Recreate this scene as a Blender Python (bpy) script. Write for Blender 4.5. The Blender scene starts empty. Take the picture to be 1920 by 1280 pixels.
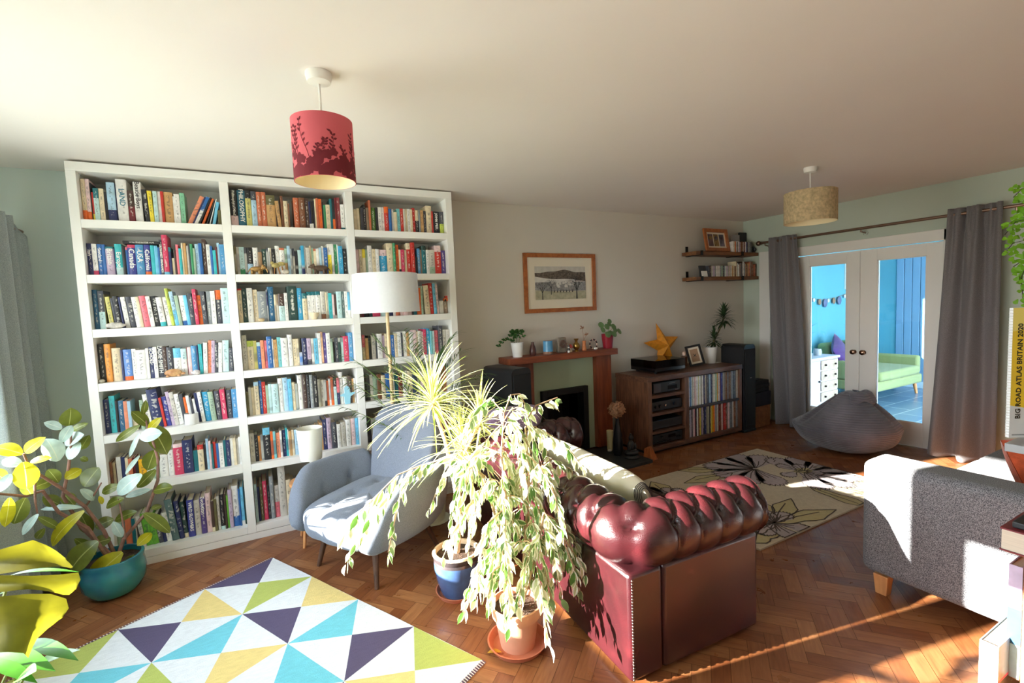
import bpy, bmesh, math, random
from mathutils import Vector, Matrix
from math import pi, sin, cos, radians, sqrt, exp
random.seed(11)
SC = bpy.context.scene
COL = SC.collection

# ------------------------------------------------------------------ colour and materials
def lin(c):
    return tuple(((x/255)/12.92 if x/255 <= .04045 else ((x/255+.055)/1.055)**2.4) for x in c)

MATS = {}
def nt(m):
    m.use_nodes = True
    t = m.node_tree
    return t, t.nodes, t.links

def node(t, kind, **kw):
    n = t.nodes.new(kind)
    for k, v in kw.items():
        if k in n.inputs: n.inputs[k].default_value = v
        else: setattr(n, k, v)
    return n

def ramp(t, stops, interp='LINEAR'):
    r = t.nodes.new('ShaderNodeValToRGB'); r.color_ramp.interpolation = interp
    e = r.color_ramp.elements
    while len(e) < len(stops): e.new(.5)
    for i, (p, c) in enumerate(stops):
        e[i].position = p; e[i].color = tuple(c)+(1,)
    return r

def M(name, c, rough=.55, metal=0, var=0, scale=8, bump=0, bscale=60, coat=0, sheen=0, spec=.5, trans=0, stretch=None, tl=0, c2=None):
    """procedural material: base colour with soft noise variation and optional bump; c, c2 in sRGB 0-255"""
    if name in MATS: return MATS[name]
    m = bpy.data.materials.new(name); t, N, L = nt(m)
    b = N['Principled BSDF']; out = N['Material Output']
    lc = lin(c)
    tc = node(t, 'ShaderNodeTexCoord')
    src = tc.outputs['Object']
    if stretch:
        mp = node(t, 'ShaderNodeMapping'); mp.inputs['Scale'].default_value = stretch
        L.new(src, mp.inputs['Vector']); src = mp.outputs['Vector']
    nz = node(t, 'ShaderNodeTexNoise', Scale=scale, Detail=4.0)
    L.new(src, nz.inputs['Vector'])
    l2 = lin(c2) if c2 else tuple(max(0, x*(1-var)) for x in lc)
    l1 = lc if c2 else tuple(min(1, x*(1+var*.5)) for x in lc)
    r = ramp(t, [(.32, l2), (.68, l1)])
    L.new(nz.outputs['Fac'], r.inputs['Fac'])
    L.new(r.outputs['Color'], b.inputs['Base Color'])
    b.inputs['Roughness'].default_value = rough; b.inputs['Metallic'].default_value = metal
    b.inputs['Specular IOR Level'].default_value = spec
    if coat: b.inputs['Coat Weight'].default_value = coat; b.inputs['Coat Roughness'].default_value = .15
    if sheen: b.inputs['Sheen Weight'].default_value = sheen
    if trans: b.inputs['Transmission Weight'].default_value = trans
    if bump:
        n2 = node(t, 'ShaderNodeTexNoise', Scale=bscale, Detail=3.0)
        L.new(src, n2.inputs['Vector'])
        bp = node(t, 'ShaderNodeBump', Strength=bump, Distance=.01)
        L.new(n2.outputs['Fac'], bp.inputs['Height']); L.new(bp.outputs['Normal'], b.inputs['Normal'])
    if tl:
        tr = node(t, 'ShaderNodeBsdfTranslucent'); L.new(r.outputs['Color'], tr.inputs['Color'])
        mx = node(t, 'ShaderNodeMixShader'); mx.inputs[0].default_value = tl
        L.new(b.outputs[0], mx.inputs[1]); L.new(tr.outputs[0], mx.inputs[2]); L.new(mx.outputs[0], out.inputs['Surface'])
    MATS[name] = m
    return m

def WOOD(name, c1, c2, scale=(2, 14, 14), rough=.45, nsc=3.2, coat=0, bump=.12):
    if name in MATS: return MATS[name]
    m = bpy.data.materials.new(name); t, N, L = nt(m); b = N['Principled BSDF']
    tc = node(t, 'ShaderNodeTexCoord'); mp = node(t, 'ShaderNodeMapping'); mp.inputs['Scale'].default_value = scale
    L.new(tc.outputs['Object'], mp.inputs['Vector'])
    nz = node(t, 'ShaderNodeTexNoise', Scale=nsc, Detail=6.0, Distortion=.8); L.new(mp.outputs[0], nz.inputs['Vector'])
    r = ramp(t, [(.28, lin(c2)), (.7, lin(c1))]); L.new(nz.outputs['Fac'], r.inputs['Fac'])
    L.new(r.outputs['Color'], b.inputs['Base Color']); b.inputs['Roughness'].default_value = rough
    if coat: b.inputs['Coat Weight'].default_value = coat
    bp = node(t, 'ShaderNodeBump', Strength=bump, Distance=.004); L.new(nz.outputs['Fac'], bp.inputs['Height']); L.new(bp.outputs['Normal'], b.inputs['Normal'])
    MATS[name] = m
    return m

def LEAF(name, front, back, edge=None, tl=.35, rough=.4, vein=None):
    """two-sided leaf: upper and under side have their own colours, a thin blade lets light through"""
    if name in MATS: return MATS[name]
    m = bpy.data.materials.new(name); t, N, L = nt(m); b = N['Principled BSDF']; out = N['Material Output']
    g = node(t, 'ShaderNodeNewGeometry')
    uv = node(t, 'ShaderNodeUVMap'); sx = node(t, 'ShaderNodeSeparateXYZ'); L.new(uv.outputs[0], sx.inputs[0])
    nz = node(t, 'ShaderNodeTexNoise', Scale=18.0, Detail=3.0); tc = node(t, 'ShaderNodeTexCoord'); L.new(tc.outputs['Object'], nz.inputs['Vector'])
    def tone(c):
        l = lin(c)
        r = ramp(t, [(.3, tuple(x*.72 for x in l)), (.7, tuple(min(1, x*1.15) for x in l))]); L.new(nz.outputs['Fac'], r.inputs['Fac']); return r.outputs['Color']
    f = tone(front); k = tone(back)
    mx = node(t, 'ShaderNodeMix', data_type='RGBA'); L.new(g.outputs['Backfacing'], mx.inputs['Factor'])
    L.new(f, mx.inputs['A']); L.new(k, mx.inputs['B'])
    colr = mx.outputs['Result']
    if edge:   # variegation: pale margin, set by the distance across the blade (uv.x: 0 edge, .5 midrib)
        ab = node(t, 'ShaderNodeMath', operation='SUBTRACT'); L.new(sx.outputs['X'], ab.inputs[0]); ab.inputs[1].default_value = .5
        a2 = node(t, 'ShaderNodeMath', operation='ABSOLUTE'); L.new(ab.outputs[0], a2.inputs[0])
        a3 = node(t, 'ShaderNodeMath', operation='ADD'); L.new(a2.outputs[0], a3.inputs[0])
        n2 = node(t, 'ShaderNodeTexNoise', Scale=25.0); L.new(tc.outputs['Object'], n2.inputs['Vector'])
        a4 = node(t, 'ShaderNodeMath', operation='MULTIPLY_ADD'); L.new(n2.outputs['Fac'], a4.inputs[0]); a4.inputs[1].default_value = .5; a4.inputs[2].default_value = -.25
        L.new(a4.outputs[0], a3.inputs[1])
        er = ramp(t, [(edge[1], (0, 0, 0)), (edge[1]+.06, (1, 1, 1))]); L.new(a3.outputs[0], er.inputs['Fac'])
        m2 = node(t, 'ShaderNodeMix', data_type='RGBA'); L.new(er.outputs['Color'], m2.inputs['Factor']); L.new(colr, m2.inputs['A']); m2.inputs['B'].default_value = lin(edge[0])+(1,)
        colr = m2.outputs['Result']
    if vein:
        ab = node(t, 'ShaderNodeMath', operation='SUBTRACT'); L.new(sx.outputs['X'], ab.inputs[0]); ab.inputs[1].default_value = .5
        a2 = node(t, 'ShaderNodeMath', operation='ABSOLUTE'); L.new(ab.outputs[0], a2.inputs[0])
        vr = ramp(t, [(.0, (1, 1, 1)), (.035, (0, 0, 0))]); L.new(a2.outputs[0], vr.inputs['Fac'])
        m3 = node(t, 'ShaderNodeMix', data_type='RGBA'); L.new(vr.outputs['Color'], m3.inputs['Factor']); L.new(colr, m3.inputs['A']); m3.inputs['B'].default_value = lin(vein)+(1,)
        colr = m3.outputs['Result']
    L.new(colr, b.inputs['Base Color']); b.inputs['Roughness'].default_value = rough
    tr = node(t, 'ShaderNodeBsdfTranslucent'); L.new(colr, tr.inputs['Color'])
    ms = node(t, 'ShaderNodeMixShader'); ms.inputs[0].default_value = tl
    L.new(b.outputs[0], ms.inputs[1]); L.new(tr.outputs[0], ms.inputs[2]); L.new(ms.outputs[0], out.inputs['Surface'])
    MATS[name] = m
    return m

def GLASS(name, tint=(255, 255, 255), refl=.5):
    m = bpy.data.materials.new(name); t, N, L = nt(m); out = N['Material Output']
    tr = node(t, 'ShaderNodeBsdfTransparent'); tr.inputs['Color'].default_value = lin(tint)+(1,)
    gl = node(t, 'ShaderNodeBsdfGlossy', Roughness=.02)
    fr = node(t, 'ShaderNodeFresnel', IOR=1.5)
    mp = node(t, 'ShaderNodeMath', operation='MULTIPLY'); L.new(fr.outputs[0], mp.inputs[0]); mp.inputs[1].default_value = refl
    mx = node(t, 'ShaderNodeMixShader'); L.new(mp.outputs[0], mx.inputs[0]); L.new(tr.outputs[0], mx.inputs[1]); L.new(gl.outputs[0], mx.inputs[2])
    L.new(mx.outputs[0], out.inputs['Surface'])
    MATS[name] = m
    return m

# ------------------------------------------------------------------ mesh building, world coordinates throughout
WL = {}
class MB:
    def __init__(s): s.v = []; s.f = []; s.m = []; s.uv = {}
    def add(s, vs, fs, mi=0, mat=None):
        o = len(s.v)
        for p in vs:
            p = Vector(p); s.v.append(mat @ p if mat else p)
        for f in fs: s.f.append(tuple(i+o for i in f)); s.m.append(mi)
        return s
    def bx(s, x0, y0, z0, x1, y1, z1, mi=0, mat=None):
        v = [(x, y, z) for z in (z0, z1) for y in (y0, y1) for x in (x0, x1)]
        return s.add(v, [(0, 2, 3, 1), (4, 5, 7, 6), (0, 1, 5, 4), (2, 6, 7, 3), (0, 4, 6, 2), (1, 3, 7, 5)], mi, mat)
    def box(s, c, d, mi=0, mat=None):
        return s.bx(c[0]-d[0]/2, c[1]-d[1]/2, c[2]-d[2]/2, c[0]+d[0]/2, c[1]+d[1]/2, c[2]+d[2]/2, mi, mat)
    def tube(s, pts, r, n=8, mi=0, cap=True, mat=None):
        pts = [Vector(p) for p in pts]; rs = r if isinstance(r, (list, tuple)) else [r]*len(pts)
        V = []; F = []; up = None
        for i, p in enumerate(pts):
            d = (pts[min(i+1, len(pts)-1)]-pts[max(i-1, 0)])
            d = d.normalized() if d.length > 1e-9 else Vector((0, 0, 1))
            if up is None: up = Vector((0, 0, 1)) if abs(d.z) < .9 else Vector((1, 0, 0))
            a = d.cross(up)
            if a.length < 1e-6: a = d.cross(Vector((1, 0, 0)))
            a.normalize(); b = d.cross(a).normalized(); up = -b if False else a.cross(d)
            for k in range(n):
                w = 2*pi*k/n; V.append(p+(a*cos(w)+b*sin(w))*rs[i])
        for i in range(len(pts)-1):
            for k in range(n):
                F.append((i*n+k, i*n+(k+1) % n, (i+1)*n+(k+1) % n, (i+1)*n+k))
        if cap:
            F.append(tuple(range(n-1, -1, -1))); F.append(tuple((len(pts)-1)*n+k for k in range(n)))
        return s.add(V, F, mi, mat)
    def lathe(s, prof, c=(0, 0, 0), n=28, mi=0, mis=None, sx=1, sy=1, rot=0, mat=None):
        V = []; F = []; m0 = len(s.f)
        for (r, z) in prof:
            for k in range(n):
                w = 2*pi*k/n+rot; V.append((c[0]+max(r, 1e-4)*cos(w)*sx, c[1]+max(r, 1e-4)*sin(w)*sy, c[2]+z))
        for i in range(len(prof)-1):
            for k in range(n): F.append((i*n+k, i*n+(k+1) % n, (i+1)*n+(k+1) % n, (i+1)*n+k))
        s.add(V, F, mi, mat)
        if mis:
            for i in range(len(prof)-1):
                for k in range(n): s.m[m0+i*n+k] = mis[i]
        return s
    def ball(s, c, r, n=16, m=10, mi=0, mat=None, fn=None):
        if not isinstance(r, (tuple, list)): r = (r, r, r)
        V = []; F = []
        for i in range(m+1):
            ph = pi*i/m
            for k in range(n):
                w = 2*pi*k/n; d = Vector((sin(ph)*cos(w), sin(ph)*sin(w), -cos(ph)))
                q = fn(d) if fn else 1
                V.append((c[0]+d.x*r[0]*q, c[1]+d.y*r[1]*q, c[2]+d.z*r[2]*q))
        for i in range(m):
            for k in range(n): F.append((i*n+k, i*n+(k+1) % n, (i+1)*n+(k+1) % n, (i+1)*n+k))
        return s.add(V, F, mi, mat)
    def grid(s, fn, nu, nv, cu=False, cv=False, mi=0):
        V = [fn(i/(nu if cu else nu-1), j/(nv if cv else nv-1)) for i in range(nu) for j in range(nv)]
        F = []
        for i in range(nu if cu else nu-1):
            for j in range(nv if cv else nv-1):
                a = i*nv+j; b = ((i+1) % nu)*nv+j; c2 = ((i+1) % nu)*nv+(j+1) % nv; d = i*nv+(j+1) % nv
                F.append((a, b, c2, d))
        return s.add(V, F, mi)
    def prism(s, poly, z0, z1, mi=0, mat=None):
        n = len(poly)
        V = [(p[0], p[1], z0) for p in poly]+[(p[0], p[1], z1) for p in poly]
        F = [tuple(range(n-1, -1, -1)), tuple(range(n, 2*n))]+[(i, (i+1) % n, n+(i+1) % n, n+i) for i in range(n)]
        return s.add(V, F, mi, mat)
    def leaf(s, p0, p1, w, nrm, mi=0, bend=.12, fold=.12, ns=7, shape=None, uvs=True):
        """leaf blade from p0 (base) to p1 (tip), half folded on its midrib"""
        p0 = Vector(p0); p1 = Vector(p1); d = p1-p0; ln = d.length
        nrm = Vector(nrm); nrm = (nrm-d*(nrm.dot(d)/max(ln*ln, 1e-9)))
        if nrm.length < 1e-5: nrm = d.orthogonal()
        nrm.normalize(); sd = d.cross(nrm).normalized()
        o = len(s.v); V = []; F = []
        sh = shape or (lambda t: (sin(pi*min(1, t*1.02))**.75)*(1-.25*t))
        for i in range(ns+1):
            t = i/ns; q = p0+d*t+nrm*(bend*ln*4*t*(1-t)); h = w*max(sh(t), .02)/2
            V += [q-sd*h+nrm*h*fold*2, q, q+sd*h+nrm*h*fold*2]
        for i in range(ns):
            a = i*3; F += [(a, a+1, a+4, a+3), (a+1, a+2, a+5, a+4)]
        s.add(V, F, mi)
        if uvs:
            for i in range(ns+1):
                for k in range(3): s.uv[o+i*3+k] = (k*.5, i/ns)
        return s
    def build(s, name, mats, parent=None, smooth=False, bevel=0, seg=2, sub=0, ang=40, solid=0, origin=None):
        if not isinstance(mats, (list, tuple)): mats = [mats]
        me = bpy.data.meshes.new(name)
        lo = Vector((min(p.x for p in s.v), min(p.y for p in s.v), min(p.z for p in s.v)))
        hi = Vector((max(p.x for p in s.v), max(p.y for p in s.v), max(p.z for p in s.v)))
        og = Vector(origin) if origin else Vector(((lo.x+hi.x)/2, (lo.y+hi.y)/2, lo.z))
        me.from_pydata([tuple(p-og) for p in s.v], [], s.f)
        for m in mats: me.materials.append(m)
        me.polygons.foreach_set('material_index', s.m)
        if s.uv:
            ul = me.uv_layers.new(name='UVMap')
            for lp in me.loops:
                ul.data[lp.index].uv = s.uv.get(lp.vertex_index, (.5, .5))
        if smooth:
            me.polygons.foreach_set('use_smooth', [True]*len(me.polygons))
            if ang < 180: me.set_sharp_from_angle(angle=radians(ang))
        me.update()
        o = bpy.data.objects.new(name, me); COL.objects.link(o)
        WL[o.name] = og
        if parent:
            o.parent = parent; o.location = og-WL[parent.name]
        else: o.location = og
        if sub:
            md = o.modifiers.new('subdivision', 'SUBSURF'); md.levels = sub; md.render_levels = sub
        if bevel:
            md = o.modifiers.new('bevel', 'BEVEL'); md.width = bevel; md.segments = seg; md.limit_method = 'ANGLE'; md.angle_limit = radians(40)
            md.harden_normals = False
        if solid:
            md = o.modifiers.new('thickness', 'SOLIDIFY'); md.thickness = solid; md.offset = 0
        return o

def tag(o, label=None, cat=None, group=None, kind=None):
    if label: o['label'] = label
    if cat: o['category'] = cat
    if group: o['group'] = group
    if kind: o['kind'] = kind
    return o
def thing(name, label, cat, loc, group=None):
    o = bpy.data.objects.new(name, None); COL.objects.link(o); o.location = loc; o.empty_display_size = .05
    WL[o.name] = Vector(loc)
    return tag(o, label, cat, group)
def struct(o): o['kind'] = 'structure'; return o
def box(name, a, b, m, parent=None, **k): return MB().bx(*a, *b).build(name, m, parent, **k)
def Rz(a, c=(0, 0, 0)): return Matrix.Translation(c) @ Matrix.Rotation(a, 4, 'Z') @ Matrix.Translation(-Vector(c))
def RX(axis, a, c=(0, 0, 0)): return Matrix.Translation(c) @ Matrix.Rotation(a, 4, axis) @ Matrix.Translation(-Vector(c))
def text(txt, size, m, parent, org, xdir, ydir, name='lettering', depth=.0006, align='CENTER', bold=0, sx=1.0):
    """raised lettering laid out along xdir with its up along ydir"""
    cu = bpy.data.curves.new(name, 'FONT'); cu.body = txt; cu.size = size; cu.align_x = align; cu.align_y = 'CENTER'; cu.resolution_u = 2; cu.extrude = depth; cu.offset = bold
    to = bpy.data.objects.new('tmp_text', cu); COL.objects.link(to)
    me = bpy.data.meshes.new_from_object(to)
    bpy.data.objects.remove(to); bpy.data.curves.remove(cu)
    x = Vector(xdir).normalized(); y = Vector(ydir).normalized(); z = x.cross(y)
    R = Matrix((x, y, z)).transposed()
    for v in me.vertices:
        p = v.co.copy(); p.x *= sx; v.co = R @ p
    me.materials.clear(); me.materials.append(m); me.name = name
    o = bpy.data.objects.new(name, me); COL.objects.link(o)
    WL[o.name] = Vector(org)
    o.parent = parent; o.location = Vector(org)-(WL[parent.name] if parent else Vector())
    return o
ONES = 'first second third fourth fifth sixth seventh eighth ninth tenth eleventh twelfth thirteenth fourteenth fifteenth sixteenth seventeenth eighteenth nineteenth'.split()
def ordw(n):
    if n < 20: return ONES[n-1]
    tn = {2: ('twenty', 'twentieth'), 3: ('thirty', 'thirtieth'), 4: ('forty', 'fortieth'), 5: ('fifty', 'fiftieth'), 6: ('sixty', 'sixtieth')}[n//10]
    return tn[1] if n % 10 == 0 else tn[0]+'-'+ONES[n % 10-1]
# ------------------------------------------------------------------ setting
H = 2.507
XL, XR, YF = -6.95, 0.0, -4.75
mint = M('mint_wall_paint', (214, 226, 220), .8, var=.02, scale=2, bump=.03, bscale=120)
warm = M('warm_grey_wall_paint', (214, 207, 196), .8, var=.02, scale=2, bump=.03, bscale=120)
sage = M('sage_right_wall_paint', (196, 206, 192), .8, var=.02, scale=2, bump=.03, bscale=120)
ceilm = M('ceiling_paint', (236, 229, 223), .85, var=.015, scale=1.5)
gloss = M('white_gloss_paint', (238, 235, 229), .35, var=.01)
satin = M('bookcase_white_paint', (240, 239, 235), .4, var=.012, scale=3)

struct(MB().bx(XL-.3, 0, -.05, -5.2, .15, H).build('wall_back', mint))
wb = MB(); FX0, FX1, FZ = -3.13, -2.69, .635
wb.bx(-5.2, 0, -.05, FX0, .15, H); wb.bx(FX1, 0, -.05, XR+.02, .15, H); wb.bx(FX0, 0, FZ, FX1, .15, H)
struct(wb.build('wall_back', warm))
struct(MB().bx(XL-.3, YF-.15, H, 0.12, .15, H+.12).build('ceiling', ceilm))
struct(MB().bx(XL-.3, YF-.15, -.05, XR+.12, YF, H).build('wall_front', mint))
# right wall with the doorway
DY0, DY1, DZ = -.640, -2.052, 1.995
w = MB()
w.bx(0, DY0, -.05, .12, .15, H); w.bx(0, YF, -.05, .12, DY1, H); w.bx(0, DY1, DZ, .12, DY0, H)
struct(w.build('wall_right', sage))
# left wall with two window openings
W1 = (-.55, -2.144, .75, 2.15); W2 = (-2.262, -3.75, .75, 1.72)  # second opening's unseen head lowered to shade the top of the sofa arm
w = MB()
w.bx(XL-.28, W1[0], -.05, XL, .0, H); w.bx(XL-.28, YF, -.05, XL, W2[1], H)
w.bx(XL-.28, W1[1], 0, XL, W1[0], W1[2]); w.bx(XL-.28, W1[1], W1[3], XL, W1[0], H)
w.bx(XL-.28, W2[1], 0, XL, W2[0], W2[2]); w.bx(XL-.28, W2[1], W2[3], XL, W2[0], H)
w.bx(XL-.28, W2[0], 0, XL, W1[1], H)
struct(w.build('wall_left', mint))
wg = GLASS('window_glass', (250, 252, 252), .4)
for i, W in enumerate((W1, W2)):
    f = MB(); y0, y1, z0, z1 = W; x0, x1 = XL-.14, XL-.07; t = .045
    f.bx(x0, y1, z0, x1, y0, z0+t); f.bx(x0, y1, z1-t, x1, y0, z1); f.bx(x0, y0-t, z0+t, x1, y0, z1-t); f.bx(x0, y1, z0+t, x1, y1+t, z1-t)
    o = struct(f.build('window_%d' % (i+1), gloss))
    MB().bx(XL-.11, y1+t, z0+t, XL-.104, y0-t, z1-t).build('pane', wg, o)
    MB().bx(XL-.07, y1-.03, z0-.03, XL+.10, y0+.03, z0-.001).build('sill', gloss, o, bevel=.006)

# parquet: herringbone blocks of one floor mesh
def parquet():
    m = bpy.data.materials.new('oak_parquet'); t, N, L = nt(m); b = N['Principled BSDF']
    uv = node(t, 'ShaderNodeUVMap', uv_map='UVMap'); rn = node(t, 'ShaderNodeUVMap', uv_map='block')
    sp = node(t, 'ShaderNodeSeparateXYZ'); L.new(rn.outputs[0], sp.inputs[0])
    mp = node(t, 'ShaderNodeMapping'); mp.inputs['Scale'].default_value = (5, 45, 1); L.new(uv.outputs[0], mp.inputs['Vector'])
    cb = node(t, 'ShaderNodeVectorMath', operation='ADD'); L.new(mp.outputs[0], cb.inputs[0])
    cm = node(t, 'ShaderNodeCombineXYZ'); mu = node(t, 'ShaderNodeMath', operation='MULTIPLY'); L.new(sp.outputs['X'], mu.inputs[0]); mu.inputs[1].default_value = 50
    L.new(mu.outputs[0], cm.inputs['Z']); L.new(mu.outputs[0], cm.inputs['X']); L.new(cm.outputs[0], cb.inputs[1])
    nz = node(t, 'ShaderNodeTexNoise', Scale=1.6, Detail=5.0, Distortion=.6); L.new(cb.outputs[0], nz.inputs['Vector'])
    grain = ramp(t, [(.3, lin((142, 93, 60))), (.72, lin((166, 116, 76)))]); L.new(nz.outputs['Fac'], grain.inputs['Fac'])
    tone = ramp(t, [(0, lin((196, 166, 148))), (.35, lin((218, 196, 180))), (.7, lin((236, 220, 205))), (1, lin((255, 250, 240)))]); L.new(sp.outputs['X'], tone.inputs['Fac'])
    mx = node(t, 'ShaderNodeMix', data_type='RGBA', blend_type='MULTIPLY'); mx.inputs['Factor'].default_value = 1
    L.new(grain.outputs[0], mx.inputs['A']); L.new(tone.outputs[0], mx.inputs['B'])
    # dark joints round each block
    s2 = node(t, 'ShaderNodeSeparateXYZ'); L.new(uv.outputs[0], s2.inputs[0])
    L.new(mx.outputs['Result'], b.inputs['Base Color'])
    b.inputs['Roughness'].default_value = .33; b.inputs['Coat Weight'].default_value = .12; b.inputs['Coat Roughness'].default_value = .25
    n3 = node(t, 'ShaderNodeTexNoise', Scale=9.0, Detail=4.0); tc = node(t, 'ShaderNodeTexCoord'); L.new(tc.outputs['Object'], n3.inputs['Vector'])
    rr = ramp(t, [(.3, (.26, .26, .26)), (.7, (.48, .48, .48))]); L.new(n3.outputs['Fac'], rr.inputs['Fac']); L.new(rr.outputs[0], b.inputs['Roughness'])
    bp = node(t, 'ShaderNodeBump', Strength=.08, Distance=.003); L.new(nz.outputs['Fac'], bp.inputs['Height']); L.new(bp.outputs[0], b.inputs['Normal'])
    joint = M('parquet_joint', (70, 40, 22), .7)
    V = []; F = []; UV = []; BK = []; MI = []
    Lb, Wb, g = .2286, .0762, .0008
    ca, sa = cos(radians(-50)), sin(radians(-50))
    def quad(x, y, w, h, along):
        cs = [(x+g, y+g), (x+w-g, y+g), (x+w-g, y+h-g), (x+g, y+h-g)]
        q = [(ca*a-sa*c-3.4, sa*a+ca*c-2.3) for a, c in cs]
        if all(p[0] < XL-.3 or p[0] > .02 or p[1] > .05 or p[1] < YF-.1 for p in q): return
        r = random.random(); o = len(V)
        for (a, c), p in zip(cs, q):
            V.append((p[0], p[1], 0)); UV.append((a, c) if along else (c, a)); BK.append((r, random.random()))
        F.append((o, o+1, o+2, o+3)); MI.append(0)
    R = 24
    # herringbone lattice: step (Wb, Wb) along the zigzag and (2L,0) shifts per stripe
    for i in range(-70, 71):
        for j in range(-14, 15):
            ox = i*Wb+j*2*Lb; oy = i*Wb
            if abs(ox) > 5.2 or abs(oy) > 5.2: continue
            quad(ox, oy, Lb, Wb, True)
            quad(ox+Lb, oy+Wb-Lb, Wb, Lb, False)
    o = len(V)
    V += [(XL-.3, YF-.15, -.001), (.12, YF-.15, -.001), (.12, .15, -.001), (XL-.3, .15, -.001)]
    F.append((o, o+1, o+2, o+3)); MI.append(1); UV += [(0, 0)]*4; BK += [(0, 0)]*4
    V += [(XL-.3, YF-.15, -.08), (.12, YF-.15, -.08), (.12, .15, -.08), (XL-.3, .15, -.08)]
    F.append((o+7, o+6, o+5, o+4)); MI.append(1); UV += [(0, 0)]*4; BK += [(0, 0)]*4
    me = bpy.data.meshes.new('floor'); me.from_pydata(V, [], F); me.materials.append(m); me.materials.append(joint)
    me.polygons.foreach_set('material_index', MI)
    for nm, dat in (('UVMap', UV), ('block', BK)):
        ul = me.uv_layers.new(name=nm)
        for lp in me.loops: ul.data[lp.index].uv = dat[lp.vertex_index]
    ob = bpy.data.objects.new('floor', me); COL.objects.link(ob); struct(ob); WL['floor'] = Vector()
parquet()

# skirting and architrave
struct(MB().bx(-1.0, -.018, 0, 0, 0, .11).bx(-4.1, -.018, 0, -3.5, 0, .11).bx(-2.33, -.018, 0, -1.0, 0, .11).build('baseboard_back', gloss, bevel=.004))
struct(MB().bx(-.018, -.235, 0, 0, -.02, .11).bx(-.018, YF, 0, 0, -2.175, .11).build('baseboard_right', gloss, bevel=.004))
a = MB(); a.bx(-.022, -.655, 0, .0, -.535, 2.09); a.bx(-.022, -2.16, 0, .0, -2.04, 2.09); a.bx(-.022, -2.16, 1.985, 0, -.535, 2.09)
struct(a.build('trim_1', gloss, bevel=.005))
# boxed pipe casing beside the doorway, up to picture-rail height
struct(MB().bx(-.03, -.377, 0, -.0, -.238, 2.09).build('trim_2', gloss, bevel=.004))

# the two glazed doors
steel = M('brushed_steel', (190, 180, 172), .28, 1, var=.05)
bronze = M('bronze_metal', (150, 120, 100), .25, 1, var=.05)
dglass = GLASS('door_glass', (238, 246, 250), 1.0)
def door(n, y0, y1, gy0, gy1, kny):
    x0, x1 = .012, .052; zt = 1.981
    d = MB()
    d.bx(x0, gy0, .006, x1, y0, zt); d.bx(x0, y1, .006, x1, gy1, zt); d.bx(x0, gy1, .006, x1, gy0, .238); d.bx(x0, gy1, 1.864, x1, gy0, zt)
    o = struct(d.build('door_%d' % n, gloss, bevel=.0025))
    b = MB(); t = .008
    for (a0, a1, c0, c1) in ((gy0-t, gy0, .238, 1.864), (gy1, gy1+t, .238, 1.864), (gy1, gy0, .238, .246), (gy1, gy0, 1.856, 1.864)):
        b.bx(x0+.006, a0, c0, x1-.006, a1, c1)
    b.build('glazing_bead', gloss, o)
    MB().bx(.029, gy1+.004, .242, .034, gy0-.004, 1.86).build('pane', dglass, o)
    k = MB(); k.lathe([(0, -.052), (.016, -.05), (.025, -.044), (.027, -.034), (.020, -.024), (.011, -.018), (.010, -.008), (.021, -.006), (.022, 0)], n=20, mat=Matrix.Translation((x0, kny, .91)) @ Matrix.Rotation(pi/2, 4, 'Y'))
    k.build('knob', bronze, o, smooth=True)
    hy = y0 if n == 1 else y1
    h = MB()
    h.tube([(.004, hy-.002 if n == 2 else hy, 1.71), (.004, hy-.002 if n == 2 else hy, 1.81)], .007, 10)
    h.build('hinge', steel, o, smooth=True)
door(1, -.648, -1.3445, -.827, -1.215, -1.300)
door(2, -1.3475, -2.045, -1.501, -1.907, -1.390)

# the room beyond the doors
blue = M('turquoise_wall_paint', (92, 168, 192), .8, var=.03, scale=2)
bluegrey = M('blue_panelling_paint', (118, 160, 196), .6, var=.04, scale=3)
NX, NY = 3.55, .16
struct(MB().bx(.12, NY, -.02, NX+.1, NY+.1, 2.45).build('wall_next_back', blue))
struct(MB().bx(NX, -4.2, -.02, NX+.1, NY, 2.45).build('wall_next_far', blue))
struct(MB().bx(.12, -4.2, 2.42, NX+.1, NY+.1, 2.5).build('ceiling_next', ceilm))
def tiles():
    m = bpy.data.materials.new('slate_blue_tiles'); t, N, L = nt(m); b = N['Principled BSDF']
    tc = node(t, 'ShaderNodeTexCoord')
    br = node(t, 'ShaderNodeTexBrick', Scale=1.0); br.offset = .5; br.inputs['Brick Width'].default_value = .6; br.inputs['Row Height'].default_value = .3
    br.inputs['Mortar Size'].default_value = .006; br.inputs['Mortar Smooth'].default_value = .1
    br.inputs['Color1'].default_value = lin((96, 128, 158))+(1,); br.inputs['Color2'].default_value = lin((110, 142, 170))+(1,); br.inputs['Mortar'].default_value = lin((190, 205, 215))+(1,)
    L.new(tc.outputs['Object'], br.inputs['Vector']); L.new(br.outputs['Color'], b.inputs['Base Color']); b.inputs['Roughness'].default_value = .25
    return m
struct(MB().bx(.0, -4.2, -.06, NX, NY, -.002).build('floor_next', tiles()))
p = MB()
for i in range(9):
    y = -.20-i*.105; p.bx(NX-.02, y-.098, .1, NX, y, 2.1)
struct(p.build('trim_3', bluegrey, bevel=.006))
struct(MB().bx(NX-.03, -4.2, 0, NX, -.2, .1).build('baseboard_next', M('pale_blue_paint', (190, 215, 230), .5)))

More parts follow.
